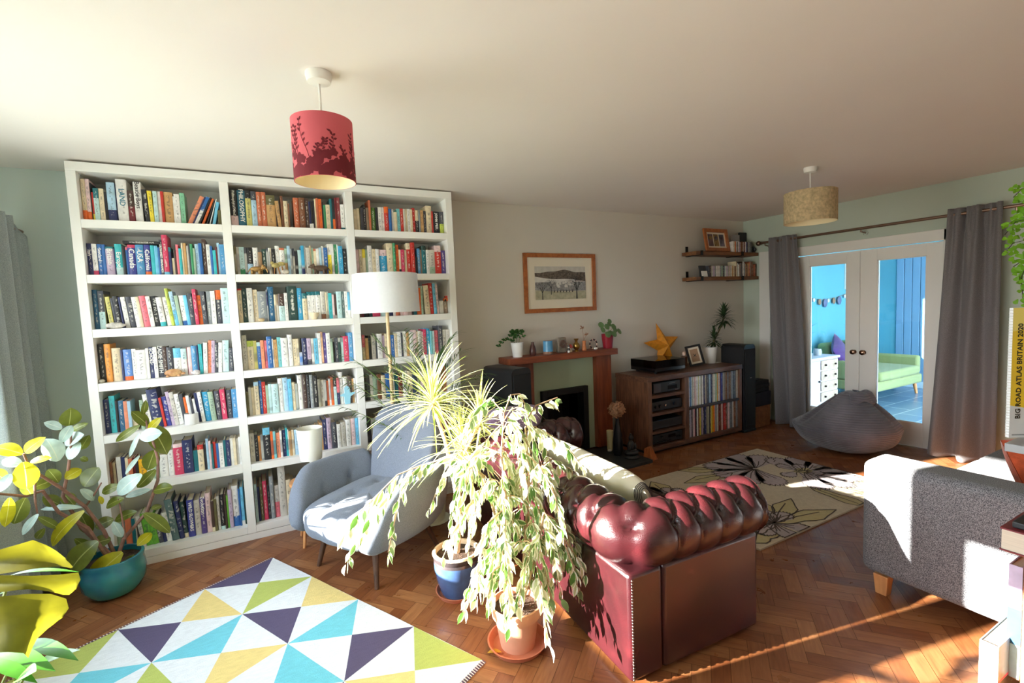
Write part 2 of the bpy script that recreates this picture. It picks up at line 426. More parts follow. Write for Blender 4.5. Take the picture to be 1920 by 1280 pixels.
BOOKS = {  # a few thin dark books are painted in for shaded gaps
 'L1': (-6475, "22,246,C-o25 20,246,P-o22 5,228,B 10,171,r-y25 25,194,A+t30 25,195,C 15,176,B 41,235,L-N30 5,232,N 53,259,W 33,196,D-m50 51,250,W 24,205,B,-3 22,199,y,-2 22,200,A 18,201,W 15,201,r 48,199,T 7,176,W 30,190,W 27,201,j 4,0,. 27,199,S,24 10,196,N,24 22,196,b-W50,24 19,197,B,24 25,187,o,22 19,177,B,19 18,181,W,16 18,157,s,12 18,0,. 20,102,O"),
 'L2': (-6484, "23,191,N 24,189,W-h15 23,189,b 16,187,b 41,175,u+t8 6,162,N 36,192,a-A25 16,180,B 13,174,b+p10 40,188,v+h10 43,189,b2 33,190,v-o12 22,188,a 18,185,s 11,175,b 14,223,K 31,254,h-s8 15,177,N+t15 14,109,C 13,160,D 14,195,p 16,171,a 10,206,C 16,206,T 13,190,I 10,200,K 15,201,g 12,173,G 21,202,L 19,206,b 24,234,D 21,200,W 15,190,b 18,162,a 8,184,m 14,212,L 29,202,b2"),
 'L3': (-6481, "25,239,b3 30,233,K-A45 18,211,O 26,196,y2,-4 14,188,K,-5 23,198,B,-5 14,191,N,-4 24,193,W,-5 32,194,K,-5 23,191,W,-5 16,192,C,-5 34,196,p,-5 23,193,W,-5 29,194,B,-5 35,185,W-a14,-5 23,186,W,-6 20,241,l,-6 21,221,L-s45,-6 20,194,G,-5 26,194,W-b15,-4 20,195,s,-4 25,206,K,-3 21,234,h,-2 22,193,o,-2 27,218,K,-2 24,219,e 27,220,W 34,225,K+o28 43,237,A"),
 'L4': (-6478, "31,235,B 31,233,o2 47,205,C 13,193,N 42,193,b4-o13 23,194,W 49,185,W 16,193,W 23,197,N 21,198,W 27,195,K 22,196,D 34,190,K 42,181,W+s35 33,175,W+A40 4,182,m 21,182,P 31,190,b2 9,191,N 21,198,a 24,206,W,3 20,218,S,4 20,215,u,4 21,201,K,4 26,201,W,4 40,213,A,3 28,160,K,2"),
 'L5': (-6477, "27,212,N 29,232,a 13,200,B 29,197,b3 20,191,S 17,189,L 27,95,C 16,0,. 38,187,G 28,223,W,-5 56,249,N,-6 14,191,r,-6 26,195,v,-6 19,224,u,-6 23,218,I,-6 26,204,W,-6 19,198,K,-5 15,177,o,-5 18,185,W,-5 15,171,K,-5 15,161,W,-5 19,197,N,-5 21,201,W,-5 35,197,s2,-4 31,195,G,-4 32,196,K,-3 30,204,h,-2 33,194,K 30,198,b2"),
 'L6': (-6484, "13,150,n 16,141,C 5,134,D 24,175,I 21,169,N 16,162,C 21,153,R 13,153,m 16,150,B 41,137,y3 36,155,W 33,146,G 48,146,W 34,168,W 52,205,h+P12 57,221,N 27,143,t 35,176,C+r18 15,173,B 15,210,L 14,192,P 12,171,t 17,182,r 16,168,b 28,168,W 16,184,t 24,181,N 19,188,W 18,189,C 16,182,I 13,190,W"),
 'L7': (-6485, "29,204,G 16,187,t 35,205,R 19,199,t 27,207,I 22,209,I,-6 36,216,g2,-6 34,207,g2,-6 25,194,K,-6 20,177,N,-6 29,195,W,-6 42,279,e2,-6 28,258,N,-5 24,245,d-C12,-4 40,249,v 35,239,I 33,248,v2 31,271,P 17,213,D-C15 17,221,O 19,236,I 27,244,B-A10 14,241,D 13,231,g2 24,268,u 40,285,W-b25 11,263,b 21,271,s-W12 10,264,d"),
 'M1': (-5709, "45,242,B-P30 49,243,t2 35,245,y2+B22 34,242,L+K25 28,240,R 33,241,R 58,224,T+O30 10,185,D 24,185,T,-4 17,223,n 31,190,C 9,172,n 29,0,. 37,218,R 39,219,n 27,220,D 13,198,N-W20 14,199,B-W20 13,207,K 11,218,C 15,223,R 24,219,o 11,197,B 17,178,g 30,182,C 17,226,t 17,226,B-o35 11,234,m 30,239,m2 27,189,W-t10"),
 'M2': (-5706, "13,197,O 17,187,I 30,188,A-g20 16,185,K 35,185,B-L40 34,186,W 23,154,T 28,177,d 13,185,K 12,185,W 8,185,C 24,178,B 27,201,W 34,187,W+R8 17,184,G-T45 19,203,L 12,181,e 17,185,I+K30 21,167,B 23,175,A 20,206,s2-N25 12,206,W 27,192,I 11,208,C 14,193,G 18,185,C+R8 20,186,W 18,194,L 15,206,W 26,195,b 28,223,W-y65 17,224,W 23,220,g 8,221,W 32,209,s2 31,191,B"),
 'M3': (-5708, "24,232,C+r5 30,233,d 36,234,W 29,224,C 56,211,e 7,223,N 39,242,b3 14,187,C 14,188,n2 38,192,A+D45 21,197,W 63,243,d 34,230,s2 32,192,C+t20 29,201,W+t13 29,202,W+t13 35,203,W+t13 33,203,I-n18 11,196,C 11,200,W 24,189,a 15,178,P 17,178,D 36,199,A 21,199,e2 23,200,W 17,193,W+s70"),
 'M4': (-5709, "31,239,I 39,199,C+l20 21,197,y2 23,186,b+A15 22,198,S 18,195,p 34,222,b 8,203,W 25,196,T 24,212,a2 45,206,W 31,226,W 26,192,C 16,193,C 20,93,b4 34,194,N 27,191,u-K20 20,188,W 29,188,s 22,224,W 15,233,S2 22,225,v2 28,222,W 17,179,G 15,183,B 23,184,K 19,180,d 19,181,A 39,190,h 31,215,b2"),
 'M5': (-5710, "16,167,O 18,197,I 18,194,C 31,232,C+L12 20,237,b 23,226,r 18,200,G 19,208,A 46,205,A 31,241,W 33,242,L 25,231,s 21,201,C 20,190,e2 32,249,W 29,250,D 22,247,B 24,244,e 31,237,B 19,206,O2 26,199,I 17,195,B 17,188,o 15,200,W 19,209,o 21,213,A+B35 21,202,N+p55 29,243,W 33,203,W 31,204,D 16,184,T 12,189,W"),
 'M6': (-5701, "28,203,I 23,189,B 15,178,o2 17,182,e 46,228,B+s22 17,199,o 17,196,a2 26,181,S 14,193,W 24,193,N 14,205,a 7,194,W 18,183,T 16,187,C 37,184,L 14,196,W 18,177,R 25,182,W 29,182,C 29,183,I 26,192,T 19,208,T 28,229,N 32,238,u 38,199,K 31,179,W 35,188,I 35,205,W 36,206,P 20,207,s"),
 'M7': (-5698, "18,274,A 15,248,N 20,268,O 27,280,h 17,243,B 27,309,e 31,233,p+I52 47,370,I 34,259,C 25,244,u 18,198,B 36,238,K 36,247,B 52,241,K 52,242,D 61,244,N"),
 'R1': (-4899, "23,159,C 20,167,C 10,176,O 20,176,K 22,201,B 20,177,n2 16,234,R 36,182,g3 20,183,B 27,187,W 23,188,W 33,193,r+o25 23,177,b 19,177,W 25,157,C 26,183,a2 26,187,r 19,184,I 15,188,C 26,189,W 17,185,C 22,198,r 31,182,B+C45 11,182,e 27,183,T 25,179,K 50,223,C 9,181,r 58,181,B 35,182,K-l45"),
 'R2': (-4905, "6,184,m 22,189,P 24,189,C 22,190,C+y35 20,190,G 34,219,W 26,192,C 27,192,W 64,189,s2+P25 52,241,C 19,242,g 26,230,o 15,193,C-B20 28,193,h 22,190,C 35,245,r+C20 33,250,r 20,136,B 24,205,b2 16,197,n2 36,228,t+d15 25,194,W 50,195,I-G30 56,231,r+P22 40,193,v2"),
 'R3': (-4912, "24,203,n 20,203,m 40,212,B 24,188,d 61,198,h 50,207,A 21,208,C 34,209,N 21,210,W 34,210,R 34,220,P 35,212,P 31,213,P 13,214,B 27,223,t 42,215,o 32,225,G 45,234,C,-3 32,253,r,-2 25,249,s,-2 23,241,P,-2 33,106,I 43,102,n2"),
 'R4': (-4913, "12,188,K 24,189,C+p50 24,165,T 20,182,B 37,182,I 12,174,K 41,192,W 21,176,u 25,189,C 21,189,C 30,177,b 26,186,C 30,196,W 13,188,K 35,197,W 18,189,T 40,189,W 27,203,P 13,191,C 31,196,I 14,187,P 25,205,h 34,210,s2 18,189,a2 18,189,A 37,190,p 38,226,K 33,192,I 29,192,I"),
 'R5': (-4917, "28,182,B 24,191,K 24,200,W 33,188,G 33,197,n 33,185,C 38,195,b 34,204,W 34,192,t 35,184,m 39,202,W 40,199,C 40,191,N 40,205,W 41,189,P 41,203,s 42,200,K 47,196,I 47,206,R 48,198,W"),
 'R6': (-4913, "41,192,K 45,185,W 46,199,C 46,187,N 47,197,r 47,194,W 48,186,G 49,200,T 49,197,W 54,194,b 50,204,K 56,201,C 56,198,W 62,199,m 39,205,I"),
}
# ------------------------------------------------------------------ big white bookcase
BX = dict(x0=-6.514, x0i=-6.467, x1l=-5.753, x1r=-5.701, x2l=-4.964, x2r=-4.911, x3i=-4.181, x3=-4.127)
ZS = [2.161, 1.835, 1.509, 1.182, .861, .533, .101]
BF = -.327
bc = thing('bookcase', 'tall white built-in bookcase of three bays filled with books', 'bookcase', ((BX['x0']+BX['x3'])/2, -.16, 0))
def bpart(n, a, b, m=satin): return MB().bx(*a, *b).build(n, m, bc, bevel=.002)
bpart('side_panel', (BX['x0'], BF, .0), (BX['x0i'], -.002, 2.438)); bpart('side_panel', (BX['x3i'], BF, .0), (BX['x3'], -.002, 2.438))
bpart('divider', (BX['x1l'], BF, .05), (BX['x1r'], -.012, 2.438)); bpart('divider', (BX['x2l'], BF, .05), (BX['x2r'], -.012, 2.438))
bpart('top_panel', (BX['x0'], BF-.001, 2.4382), (BX['x3'], -.002, 2.492))
MB().bx(BX['x0i'], -.011, .05, BX['x3i'], -.002, 2.438).build('back_panel', satin, bc)
bpart('plinth', (BX['x0i'], BF+.004, .0), (BX['x3i'], BF+.03, .048))
BAYS = {'L': (BX['x0i'], BX['x1l']), 'M': (BX['x1r'], BX['x2l']), 'R': (BX['x2r'], BX['x3i'])}
for k, (a, b) in BAYS.items():
    for i, z in enumerate(ZS):
        bpart('shelf', (a+.0003, BF+.001, z-.05), (b-.0003, -.0115, z))

# ------------------------------------------------------------------ books
PAL = {  # code: (colour, word)
 'W': ((234, 232, 228), 'white'), 'C': ((226, 210, 178), 'cream'), 'I': ((203, 198, 188), 'pale grey'), 'B': ((38, 38, 43), 'black'), 'K': ((72, 74, 84), 'charcoal'),
 'N': ((42, 50, 95), 'navy'), 'b': ((48, 104, 172), 'blue'), 'b2': ((80, 145, 192), 'mid blue'), 'b3': ((48, 102, 140), 'steel blue'), 'b4': ((95, 138, 205), 'cornflower blue'),
 's': ((112, 192, 226), 'sky blue'), 's2': ((58, 160, 206), 'bright blue'), 't': ((28, 108, 118), 'teal'), 't2': ((40, 102, 125), 'petrol blue'), 'a': ((60, 182, 190), 'aqua'), 'a2': ((120, 190, 195), 'pale teal'),
 'g': ((60, 145, 98), 'green'), 'g2': ((110, 182, 62), 'bright green'), 'g3': ((84, 124, 58), 'leaf green'), 'd': ((42, 70, 66), 'dark green'), 'l': ((190, 205, 85), 'lime'), 'j': ((132, 196, 160), 'mint'),
 'y': ((236, 214, 62), 'yellow'), 'y2': ((208, 200, 118), 'pale yellow'), 'y3': ((245, 182, 30), 'amber'), 'o': ((232, 108, 44), 'orange'), 'o2': ((238, 160, 76), 'light orange'),
 'r': ((198, 52, 44), 'red'), 'm': ((118, 38, 46), 'maroon'), 'm2': ((150, 66, 70), 'oxblood'), 'p': ((230, 118, 132), 'pink'), 'h': ((206, 62, 98), 'crimson pink'), 'v': ((62, 66, 145), 'indigo'), 'v2': ((86, 70, 135), 'violet'),
 'u': ((196, 176, 200), 'lilac'), 'n': ((128, 82, 56), 'brown'), 'n2': ((148, 128, 108), 'taupe'), 'T': ((200, 156, 102), 'tan'), 'e': ((140, 146, 150), 'grey'), 'e2': ((88, 112, 112), 'slate grey'),
 'S': ((236, 148, 112), 'salmon'), 'S2': ((250, 192, 152), 'peach'), 'O': ((104, 98, 62), 'olive'), 'O2': ((168, 162, 136), 'khaki'), 'R': ((202, 112, 78), 'terracotta'), 'A': ((190, 220, 220), 'pale aqua'),
 'G': ((160, 184, 160), 'sage green'), 'P': ((234, 204, 204), 'pale pink'), 'D': ((76, 56, 50), 'dark brown'), 'L': ((172, 206, 228), 'light blue')}
def book_mat(code):
    nm = 'book_cover_'+PAL[code][1].replace(' ', '_')
    if nm in MATS: return MATS[nm]
    c = lin(PAL[code][0]); m = bpy.data.materials.new(nm); t, N, L = nt(m); b = N['Principled BSDF']
    tc = node(t, 'ShaderNodeTexCoord'); sp = node(t, 'ShaderNodeSeparateXYZ'); L.new(tc.outputs['Generated'], sp.inputs[0])
    oi = node(t, 'ShaderNodeObjectInfo')
    # worn title lines down the middle of the spine
    cm = node(t, 'ShaderNodeCombineXYZ'); a = node(t, 'ShaderNodeMath', operation='MULTIPLY'); L.new(sp.outputs['Z'], a.inputs[0]); a.inputs[1].default_value = 16
    L.new(a.outputs[0], cm.inputs['X']); a2 = node(t, 'ShaderNodeMath', operation='MULTIPLY'); L.new(oi.outputs['Random'], a2.inputs[0]); a2.inputs[1].default_value = 91; L.new(a2.outputs[0], cm.inputs['Y'])
    a3 = node(t, 'ShaderNodeMath', operation='MULTIPLY'); L.new(sp.outputs['X'], a3.inputs[0]); a3.inputs[1].default_value = 3; L.new(a3.outputs[0], cm.inputs['Z'])
    nz = node(t, 'ShaderNodeTexNoise', Scale=1.0, Detail=2.0); L.new(cm.outputs[0], nz.inputs['Vector'])
    th = ramp(t, [(.52, (0, 0, 0)), (.56, (1, 1, 1))]); L.new(nz.outputs['Fac'], th.inputs['Fac'])
    xr = ramp(t, [(.30, (0, 0, 0)), (.36, (1, 1, 1)), (.64, (1, 1, 1)), (.70, (0, 0, 0))]); L.new(sp.outputs['X'], xr.inputs['Fac'])
    zr = ramp(t, [(.12, (0, 0, 0)), (.2, (1, 1, 1)), (.88, (1, 1, 1)), (.93, (0, 0, 0))]); L.new(sp.outputs['Z'], zr.inputs['Fac'])
    m1 = node(t, 'ShaderNodeMath', operation='MULTIPLY'); L.new(th.outputs[0], m1.inputs[0]); L.new(xr.outputs[0], m1.inputs[1])
    m2 = node(t, 'ShaderNodeMath', operation='MULTIPLY'); L.new(m1.outputs[0], m2.inputs[0]); L.new(zr.outputs[0], m2.inputs[1])
    m3 = node(t, 'ShaderNodeMath', operation='MULTIPLY'); L.new(m2.outputs[0], m3.inputs[0]); m3.inputs[1].default_value = .5
    lum = .3*c[0]+.6*c[1]+.1*c[2]
    mark = (.05, .05, .07) if lum > .3 else (.8, .78, .7)
    mx = node(t, 'ShaderNodeMix', data_type='RGBA'); L.new(m3.outputs[0], mx.inputs['Factor'])
    n2 = node(t, 'ShaderNodeTexNoise', Scale=30.0); L.new(tc.outputs['Object'], n2.inputs['Vector'])
    r = ramp(t, [(.3, tuple(x*.85 for x in c)), (.7, tuple(min(1, x*1.08) for x in c))]); L.new(n2.outputs['Fac'], r.inputs['Fac'])
    L.new(r.outputs[0], mx.inputs['A']); mx.inputs['B'].default_value = mark+(1,)
    L.new(mx.outputs['Result'], b.inputs['Base Color']); b.inputs['Roughness'].default_value = .42
    MATS[nm] = m
    return m
paper = M('book_paper', (226, 214, 190), .8, var=.2, scale=5, stretch=(1, 400, 400))
import re
def parse(c):
    mm = re.match(r'([A-Za-z]\d?)(.*)$', c); main = mm.group(1); top = bot = None
    for q in re.findall(r'([+-])([A-Za-z])(\d\d?)', mm.group(2)):
        if q[0] == '+': top = (q[1], int(q[2])/100)
        else: bot = (q[1], int(q[2])/100)
    return main, top, bot
def cover_geo(mb, x0, w, z0, h, yf, dep, main, top, bot, mats, lean=0, hard=False, th=.0022):
    """spine and two boards: a U-section standing on z0; returns the frame used"""
    code = [main]+([top[0]] if top else [])+([bot[0]] if bot else [])
    idx = {}
    for c in code:
        bm_ = book_mat(c)
        if bm_ not in mats: mats.append(bm_)
        idx[c] = mats.index(bm_)
    th = min(th, w*.2); bow = .004 if hard else .0012
    out = [(0, dep), (0, bow), (w*.15, bow*.35), (w*.35, 0), (w*.65, 0), (w*.85, bow*.35), (w, bow), (w, dep)]
    inn = [(th, dep), (th, bow+th), (w*.22, bow+th), (w*.38, bow+th), (w*.62, bow+th), (w*.78, bow+th), (w-th, bow+th), (w-th, dep)]
    zz = [0]; cc = []
    if bot: zz.append(h*bot[1]); cc.append(bot[0])
    if top: zz.append(h*(1-top[1])); cc.append(main); zz.append(h); cc.append(top[0])
    else: zz.append(h); cc.append(main)
    mt = Matrix.Translation((x0, yf, z0))
    if lean:
        a = radians(lean); px = w if lean > 0 else 0
        mt = mt @ Matrix.Translation((px, 0, 0)) @ Matrix.Rotation(a, 4, 'Y') @ Matrix.Translation((-px, 0, 0))
    n = 8
    V = []
    for z in zz: V += [(x, y, z) for x, y in out]
    for z in zz: V += [(x, y, z) for x, y in inn]
    o2 = n*len(zz)
    for s in range(len(zz)-1):
        F = []
        for i in range(n-1):
            F.append((s*n+i, s*n+i+1, (s+1)*n+i+1, (s+1)*n+i)); F.append((o2+s*n+i, o2+(s+1)*n+i, o2+(s+1)*n+i+1, o2+s*n+i+1))
        F.append((s*n, (s+1)*n, o2+(s+1)*n, o2+s*n)); F.append((s*n+7, o2+s*n+7, o2+(s+1)*n+7, (s+1)*n+7))
        if s == 0: F += [(i, o2+i, o2+i+1, i+1) for i in range(n-1)]
        if s == len(zz)-2:
            a = (s+1)*n; F += [(a+i, a+i+1, o2+a+i+1, o2+a+i) for i in range(n-1)]
        mb_v = V if s == 0 else []
        if s == 0: base = len(mb.v); mb.add(V, F, idx[cc[s]], mt)
        else:
            for f in F: mb.f.append(tuple(i+base for i in f)); mb.m.append(idx[cc[s]])
    return mt, th, bow
def book(x0, w, z0, h, yf, dep, c, lean=0, hard=False, mbs=None):
    main, top, bot = parse(c)
    if mbs is not None:     # gathered into the uncounted remainder
        mb, pb, mats = mbs
        mt, th, bow = cover_geo(mb, x0, w, z0, h, yf, dep, main, top, bot, mats, lean, hard)
        pb.bx(th+.0003, bow+th, .003 if hard else .0008, w-th-.0003, dep-.003, h-(.004 if hard else .0015), 0, mt)
        return
    mb = MB(); mats = []
    mt, th, bow = cover_geo(mb, x0, w, z0, h, yf, dep, main, top, bot, mats, lean, hard)
    o = mb.build('book', mats)
    MB().bx(th+.0003, bow+th, .003 if hard else .0008, w-th-.0003, dep-.003, h-(.004 if hard else .0015), 0, mt).build('page_block', paper, o)
    return o, mt, w
TITLES = {('L1', 10): ('LAND', .58, 'E', .032), ('L1', 12): ('Beastie Boys', .68, 'K', .026), ('L2', 1): ('Italy', .7, 'W', .02), ('L2', 3): ('Scotland', .66, 'W', .018), ('L2', 5): ('Britain', .66, 'W', .03),
 ('L2', 7): ('Europe', .5, 'W', .026), ('L2', 10): ('Canada', .55, 'W', .032), ('L2', 11): ('USA', .62, 'W', .032), ('L2', 12): ('California', .5, 'W', .026),
 ('L2', 16): ('NORTH-WEST HIGHLANDS', .5, 'W', .014), ('L4', 9): ('ECHOES', .72, 'W', .024), ('L4', 11): ('ZADIE SMITH', .6, 'W', .026), ('L7', 15): ('WILD FLOWERS', .55, 'W', .022), ('L7', 17): ('Evolution', .78, 'W', .026),
 ('M1', 1): ('Philosophy of Mind', .66, 'W', .017), ('M1', 2): ('PHILOSOPHY', .58, 'W', .03), ('M3', 12): ('OF THE WORLD', .52, 'W', .012), ('R1', 29): ('JOHN PEEL', .55, 'W', .022)}
tcol = {'W': M('spine_title_white', (240, 238, 230), .5), 'K': M('spine_title_black', (30, 30, 34), .5), 'E': M('spine_title_teal', (50, 120, 140), .5)}
ROWW = ['top', 'second', 'third', 'fourth', 'fifth', 'sixth', 'bottom']
BAYW = {'L': 'left', 'M': 'middle', 'R': 'right'}
allb = []
for key, (st, dat) in BOOKS.items():
    a, b = BAYS[key[0]]; a += .002; b -= .002
    its = [(lambda q: (int(q[0])/1000, int(q[1])/1000, q[2], int(q[3]) if len(q) > 3 else 0))(e.split(',')) for e in dat.split()]
    x = st/1000; tot = sum(i[0] for i in its); sc = 1.0
    if x < a: x = a
    if x+tot > b: sc = (b-x)/tot
    n = 0; row = int(key[1])-1; z = ZS[row]; zmax = (ZS[row-1]-.05 if row else 2.438)-.006
    for (w, h, c, ln) in its:
        w *= sc
        if c == '.': x += w; continue
        n += 1; allb.append([key, n, x, w, z, min(h, zmax-z-.012), c, ln]); x += w
def vis(e):
    key, n, x, w, z, h, c, ln = e
    hid = 1.0
    if key in ('R5', 'R6'): hid = .05
    if key == 'R3' and n < 16: hid = .06
    if key == 'M7' and n > 10: hid = .03
    if key == 'L7' and n < 6: hid = .3
    return w*h*hid
rank = sorted(range(len(allb)), key=lambda i: -vis(allb[i]))
keep = set(rank[:288])
smb = (MB(), MB(), [])
CATB = 'book'
for i, (key, n, x, w, z, h, c, ln) in enumerate(allb):
    rnd = random.Random(i*7+3)
    hard = w > .03 or h > .235
    dep = min(.235, max(.105, h*.66*rnd.uniform(.92, 1.08))); yf = -.272+rnd.uniform(-.006, .008)
    if dep > .255: dep = .25
    if key == 'R3' and c == 'I': hard = False
    g = w*.985-.0004
    tn = lambda d: math.tan(radians(d))
    nx_ = allb[i+1] if i+1 < len(allb) and allb[i+1][0] == key and abs(allb[i+1][2]-x-w) < .002 else None
    nl, nh = (nx_[7], nx_[5]) if nx_ else (0, 9)
    if nx_ is None and ln > 0 and x+w < BAYS[key[0]][1]-.012: nl = ln
    if ln > nl: g -= min(h, nh)*(tn(ln)-tn(nl))*1.02
    elif nl < ln: pass
    if nl < 0 and ln > nl and ln <= 0: pass
    g = max(.0045, g)*cos(radians(ln))
    if i in keep or (key, n) in TITLES:
        o, mt, ww = book(x, g, z+.0004, h, yf, dep, c, ln, hard)
        main, top, bot = parse(c)
        sz = 'thick' if w > .036 else 'slim' if w < .0165 else 'tall' if h > .225 else 'short' if h < .165 else 'medium'
        cw = PAL[main][1]
        if top: cw += ' and '+PAL[top[0]][1]
        elif bot: cw += ' and '+PAL[bot[0]][1]
        tag(o, '%s %s book, %s from left on %s shelf of %s bay' % (sz, cw, ordw(n), ROWW[int(key[1])-1], BAYW[key[0]]), CATB, 'books on the %s shelf of the %s bay' % (ROWW[int(key[1])-1], BAYW[key[0]]))
        if (key, n) in TITLES:
            s, zf, cc, fs = TITLES[(key, n)]
            p = mt @ Vector((ww/2, -.0006, h*zf)); q = mt.to_3x3()
            text(s, min(fs, ww*.95)*1.25, tcol[cc], o, p, q @ Vector((0, 0, -1)), q @ Vector((1, 0, 0)), 'spine_title', .0003, bold=.0004)
    else:
        book(x, g, z+.0004, h, yf, dep, c, ln, hard, smb)
so = smb[0].build('books', smb[2]); tag(so, 'narrow and half hidden books filling gaps between larger ones in the white bookcase', 'books', kind='stuff')
smb[1].build('page_blocks', paper, so)
# books lying flat
def flat_book(label, cx, x0, x1, z0, th, yf, dep, c, txt=None, tc_='W', grp=None, ts=.02):
    main, top, bot = parse(c); mats = [book_mat(main)]
    mb = MB(); t = min(.003, th*.16)
    mb.bx(x0, yf, z0, x1, yf+dep, z0+t); mb.bx(x0, yf, z0+th-t, x1, yf+dep, z0+th); mb.bx(x0, yf, z0+t, x1, yf+t, z0+th-t)
    o = mb.build('book', mats, bevel=.0008); tag(o, label, 'book', grp)
    MB().bx(x0+.003, yf+t+.0003, z0+t+.0003, x1-.003, yf+dep-.003, z0+th-t-.0003).build('page_block', paper, o)
    if txt: text(txt, ts, tcol[tc_], o, ((x0+x1)/2, yf-.0006, z0+th/2), (1, 0, 0), (0, 0, 1), 'spine_title', .0003)
    return o
flat_book('thin black guidebook lying flat across the blue travel books in left bay', 0, -6.29, -6.10, ZS[1]+.1935, .018, -.28, .12, 'B', 'WALKING IN THE ALPS', 'W', ts=.012)
# ------------------------------------------------------------------ materials for the furniture
leather = bpy.data.materials.new('oxblood_leather')
def _leather():
    t, N, L = nt(leather); b = N['Principled BSDF']; tc = node(t, 'ShaderNodeTexCoord')
    nz = node(t, 'ShaderNodeTexNoise', Scale=5.0, Detail=5.0, Distortion=.5); L.new(tc.outputs['Object'], nz.inputs['Vector'])
    r = ramp(t, [(.3, lin((36, 13, 16))), (.55, lin((56, 19, 23))), (.75, lin((78, 27, 31)))]); L.new(nz.outputs['Fac'], r.inputs['Fac'])
    L.new(r.outputs[0], b.inputs['Base Color']); b.inputs['Roughness'].default_value = .27; b.inputs['Coat Weight'].default_value = .35; b.inputs['Coat Roughness'].default_value = .18
    vo = node(t, 'ShaderNodeTexVoronoi', Scale=260.0); L.new(tc.outputs['Object'], vo.inputs['Vector'])
    n2 = node(t, 'ShaderNodeTexNoise', Scale=14.0, Detail=4.0); L.new(tc.outputs['Object'], n2.inputs['Vector'])
    ad = node(t, 'ShaderNodeMath', operation='MULTIPLY_ADD'); L.new(n2.outputs['Fac'], ad.inputs[0]); ad.inputs[1].default_value = 2.5; L.new(vo.outputs['Distance'], ad.inputs[2])
    bp = node(t, 'ShaderNodeBump', Strength=.16, Distance=.006); L.new(ad.outputs[0], bp.inputs['Height']); L.new(bp.outputs[0], b.inputs['Normal'])
_leather()
def fabric(name, c1, c2, scale=420, bump=.35, sheen=.15, rough=.95, big=0):
    m = bpy.data.materials.new(name); t, N, L = nt(m); b = N['Principled BSDF']; tc = node(t, 'ShaderNodeTexCoord')
    nz = node(t, 'ShaderNodeTexNoise', Scale=scale, Detail=2.0); L.new(tc.outputs['Object'], nz.inputs['Vector'])
    r = ramp(t, [(.36, lin(c2)), (.64, lin(c1))]); L.new(nz.outputs['Fac'], r.inputs['Fac']); L.new(r.outputs[0], b.inputs['Base Color'])
    b.inputs['Roughness'].default_value = rough; b.inputs['Sheen Weight'].default_value = sheen; b.inputs['Specular IOR Level'].default_value = .2
    bp = node(t, 'ShaderNodeBump', Strength=bump, Distance=.002); L.new(nz.outputs['Fac'], bp.inputs['Height']); L.new(bp.outputs[0], b.inputs['Normal'])
    return m
chairf = fabric('grey_wool', (124, 130, 142), (98, 104, 116))
sofaf = fabric('charcoal_fleck_fabric', (150, 150, 154), (58, 60, 66), 330)
curtf = fabric('grey_curtain_linen', (138, 134, 136), (112, 108, 110), 300)
curtb = fabric('silver_curtain_linen', (166, 176, 178), (142, 152, 154), 300)
walnut = WOOD('walnut_leg', (96, 66, 48), (60, 40, 30), (14, 14, 2), .4)
beech = WOOD('beech_leg', (222, 160, 104), (196, 134, 82), (12, 12, 2), .4)
darkwood = WOOD('rustic_dark_wood', (128, 84, 58), (66, 40, 28), (12, 12, 1.6), .5)
darkwood_h = WOOD('rustic_dark_wood_board', (118, 78, 55), (62, 38, 28), (1.6, 12, 12), .5)
mahog = WOOD('mahogany', (150, 78, 46), (112, 52, 30), (10, 10, 1.2), .42)
mahog_h = WOOD('mahogany_board', (150, 78, 46), (112, 52, 30), (1.2, 10, 10), .42)
blackp = M('black_plastic', (20, 20, 22), .4, var=.1)
blackm = M('black_satin', (26, 26, 29), .5, var=.08)
chrome = M('chrome', (210, 210, 212), .15, 1)
brass = M('brass', (176, 142, 78), .28, 1, var=.1)
white_cer = M('white_ceramic', (240, 240, 238), .25, var=.01)
terra = M('terracotta', (196, 116, 84), .8, var=.12, scale=10)
soil = M('potting_soil', (72, 52, 38), .95, var=.5, scale=70, bump=.9, bscale=120)
cream_fab = M('cream_linen', (236, 230, 210), .9, var=.03, scale=20)

# ------------------------------------------------------------------ oxblood chesterfield
CT = Matrix.Translation((-4.39, -2.645, 0)) @ Matrix.Rotation(radians(-3), 4, 'Z')
CD, CL = .74, 1.64
cs = thing('chesterfield_sofa', 'oxblood leather chesterfield sofa with deep buttoned rolled back and arms', 'sofa', CT @ Vector((CD/2, CL/2, 0)))
def cbox(n, a, b, m=leather, bev=.018, **k): return MB().bx(*a, *b, 0, CT).build(n, m, cs, bevel=bev, seg=3, smooth=True, **k)
cbox('back_panel', (0, 0, .02), (.17, CL, .47)); cbox('arm_panel', (.171, 0, .02), (CD, .17, .47)); cbox('arm_panel', (.171, CL-.17, .02), (CD, CL, .47))
cbox('front_rail', (.5, .171, .04), (CD-.01, CL-.171, .29)); cbox('seat_base', (.172, .171, .06), (.499, CL-.171, .29))
for i in range(2):
    y0 = .175+i*(CL-.35)/2; y1 = y0+(CL-.35)/2-.004
    cbox('seat_cushion', (.19, y0, .291), (CD+.03, y1, .43), bev=.05)
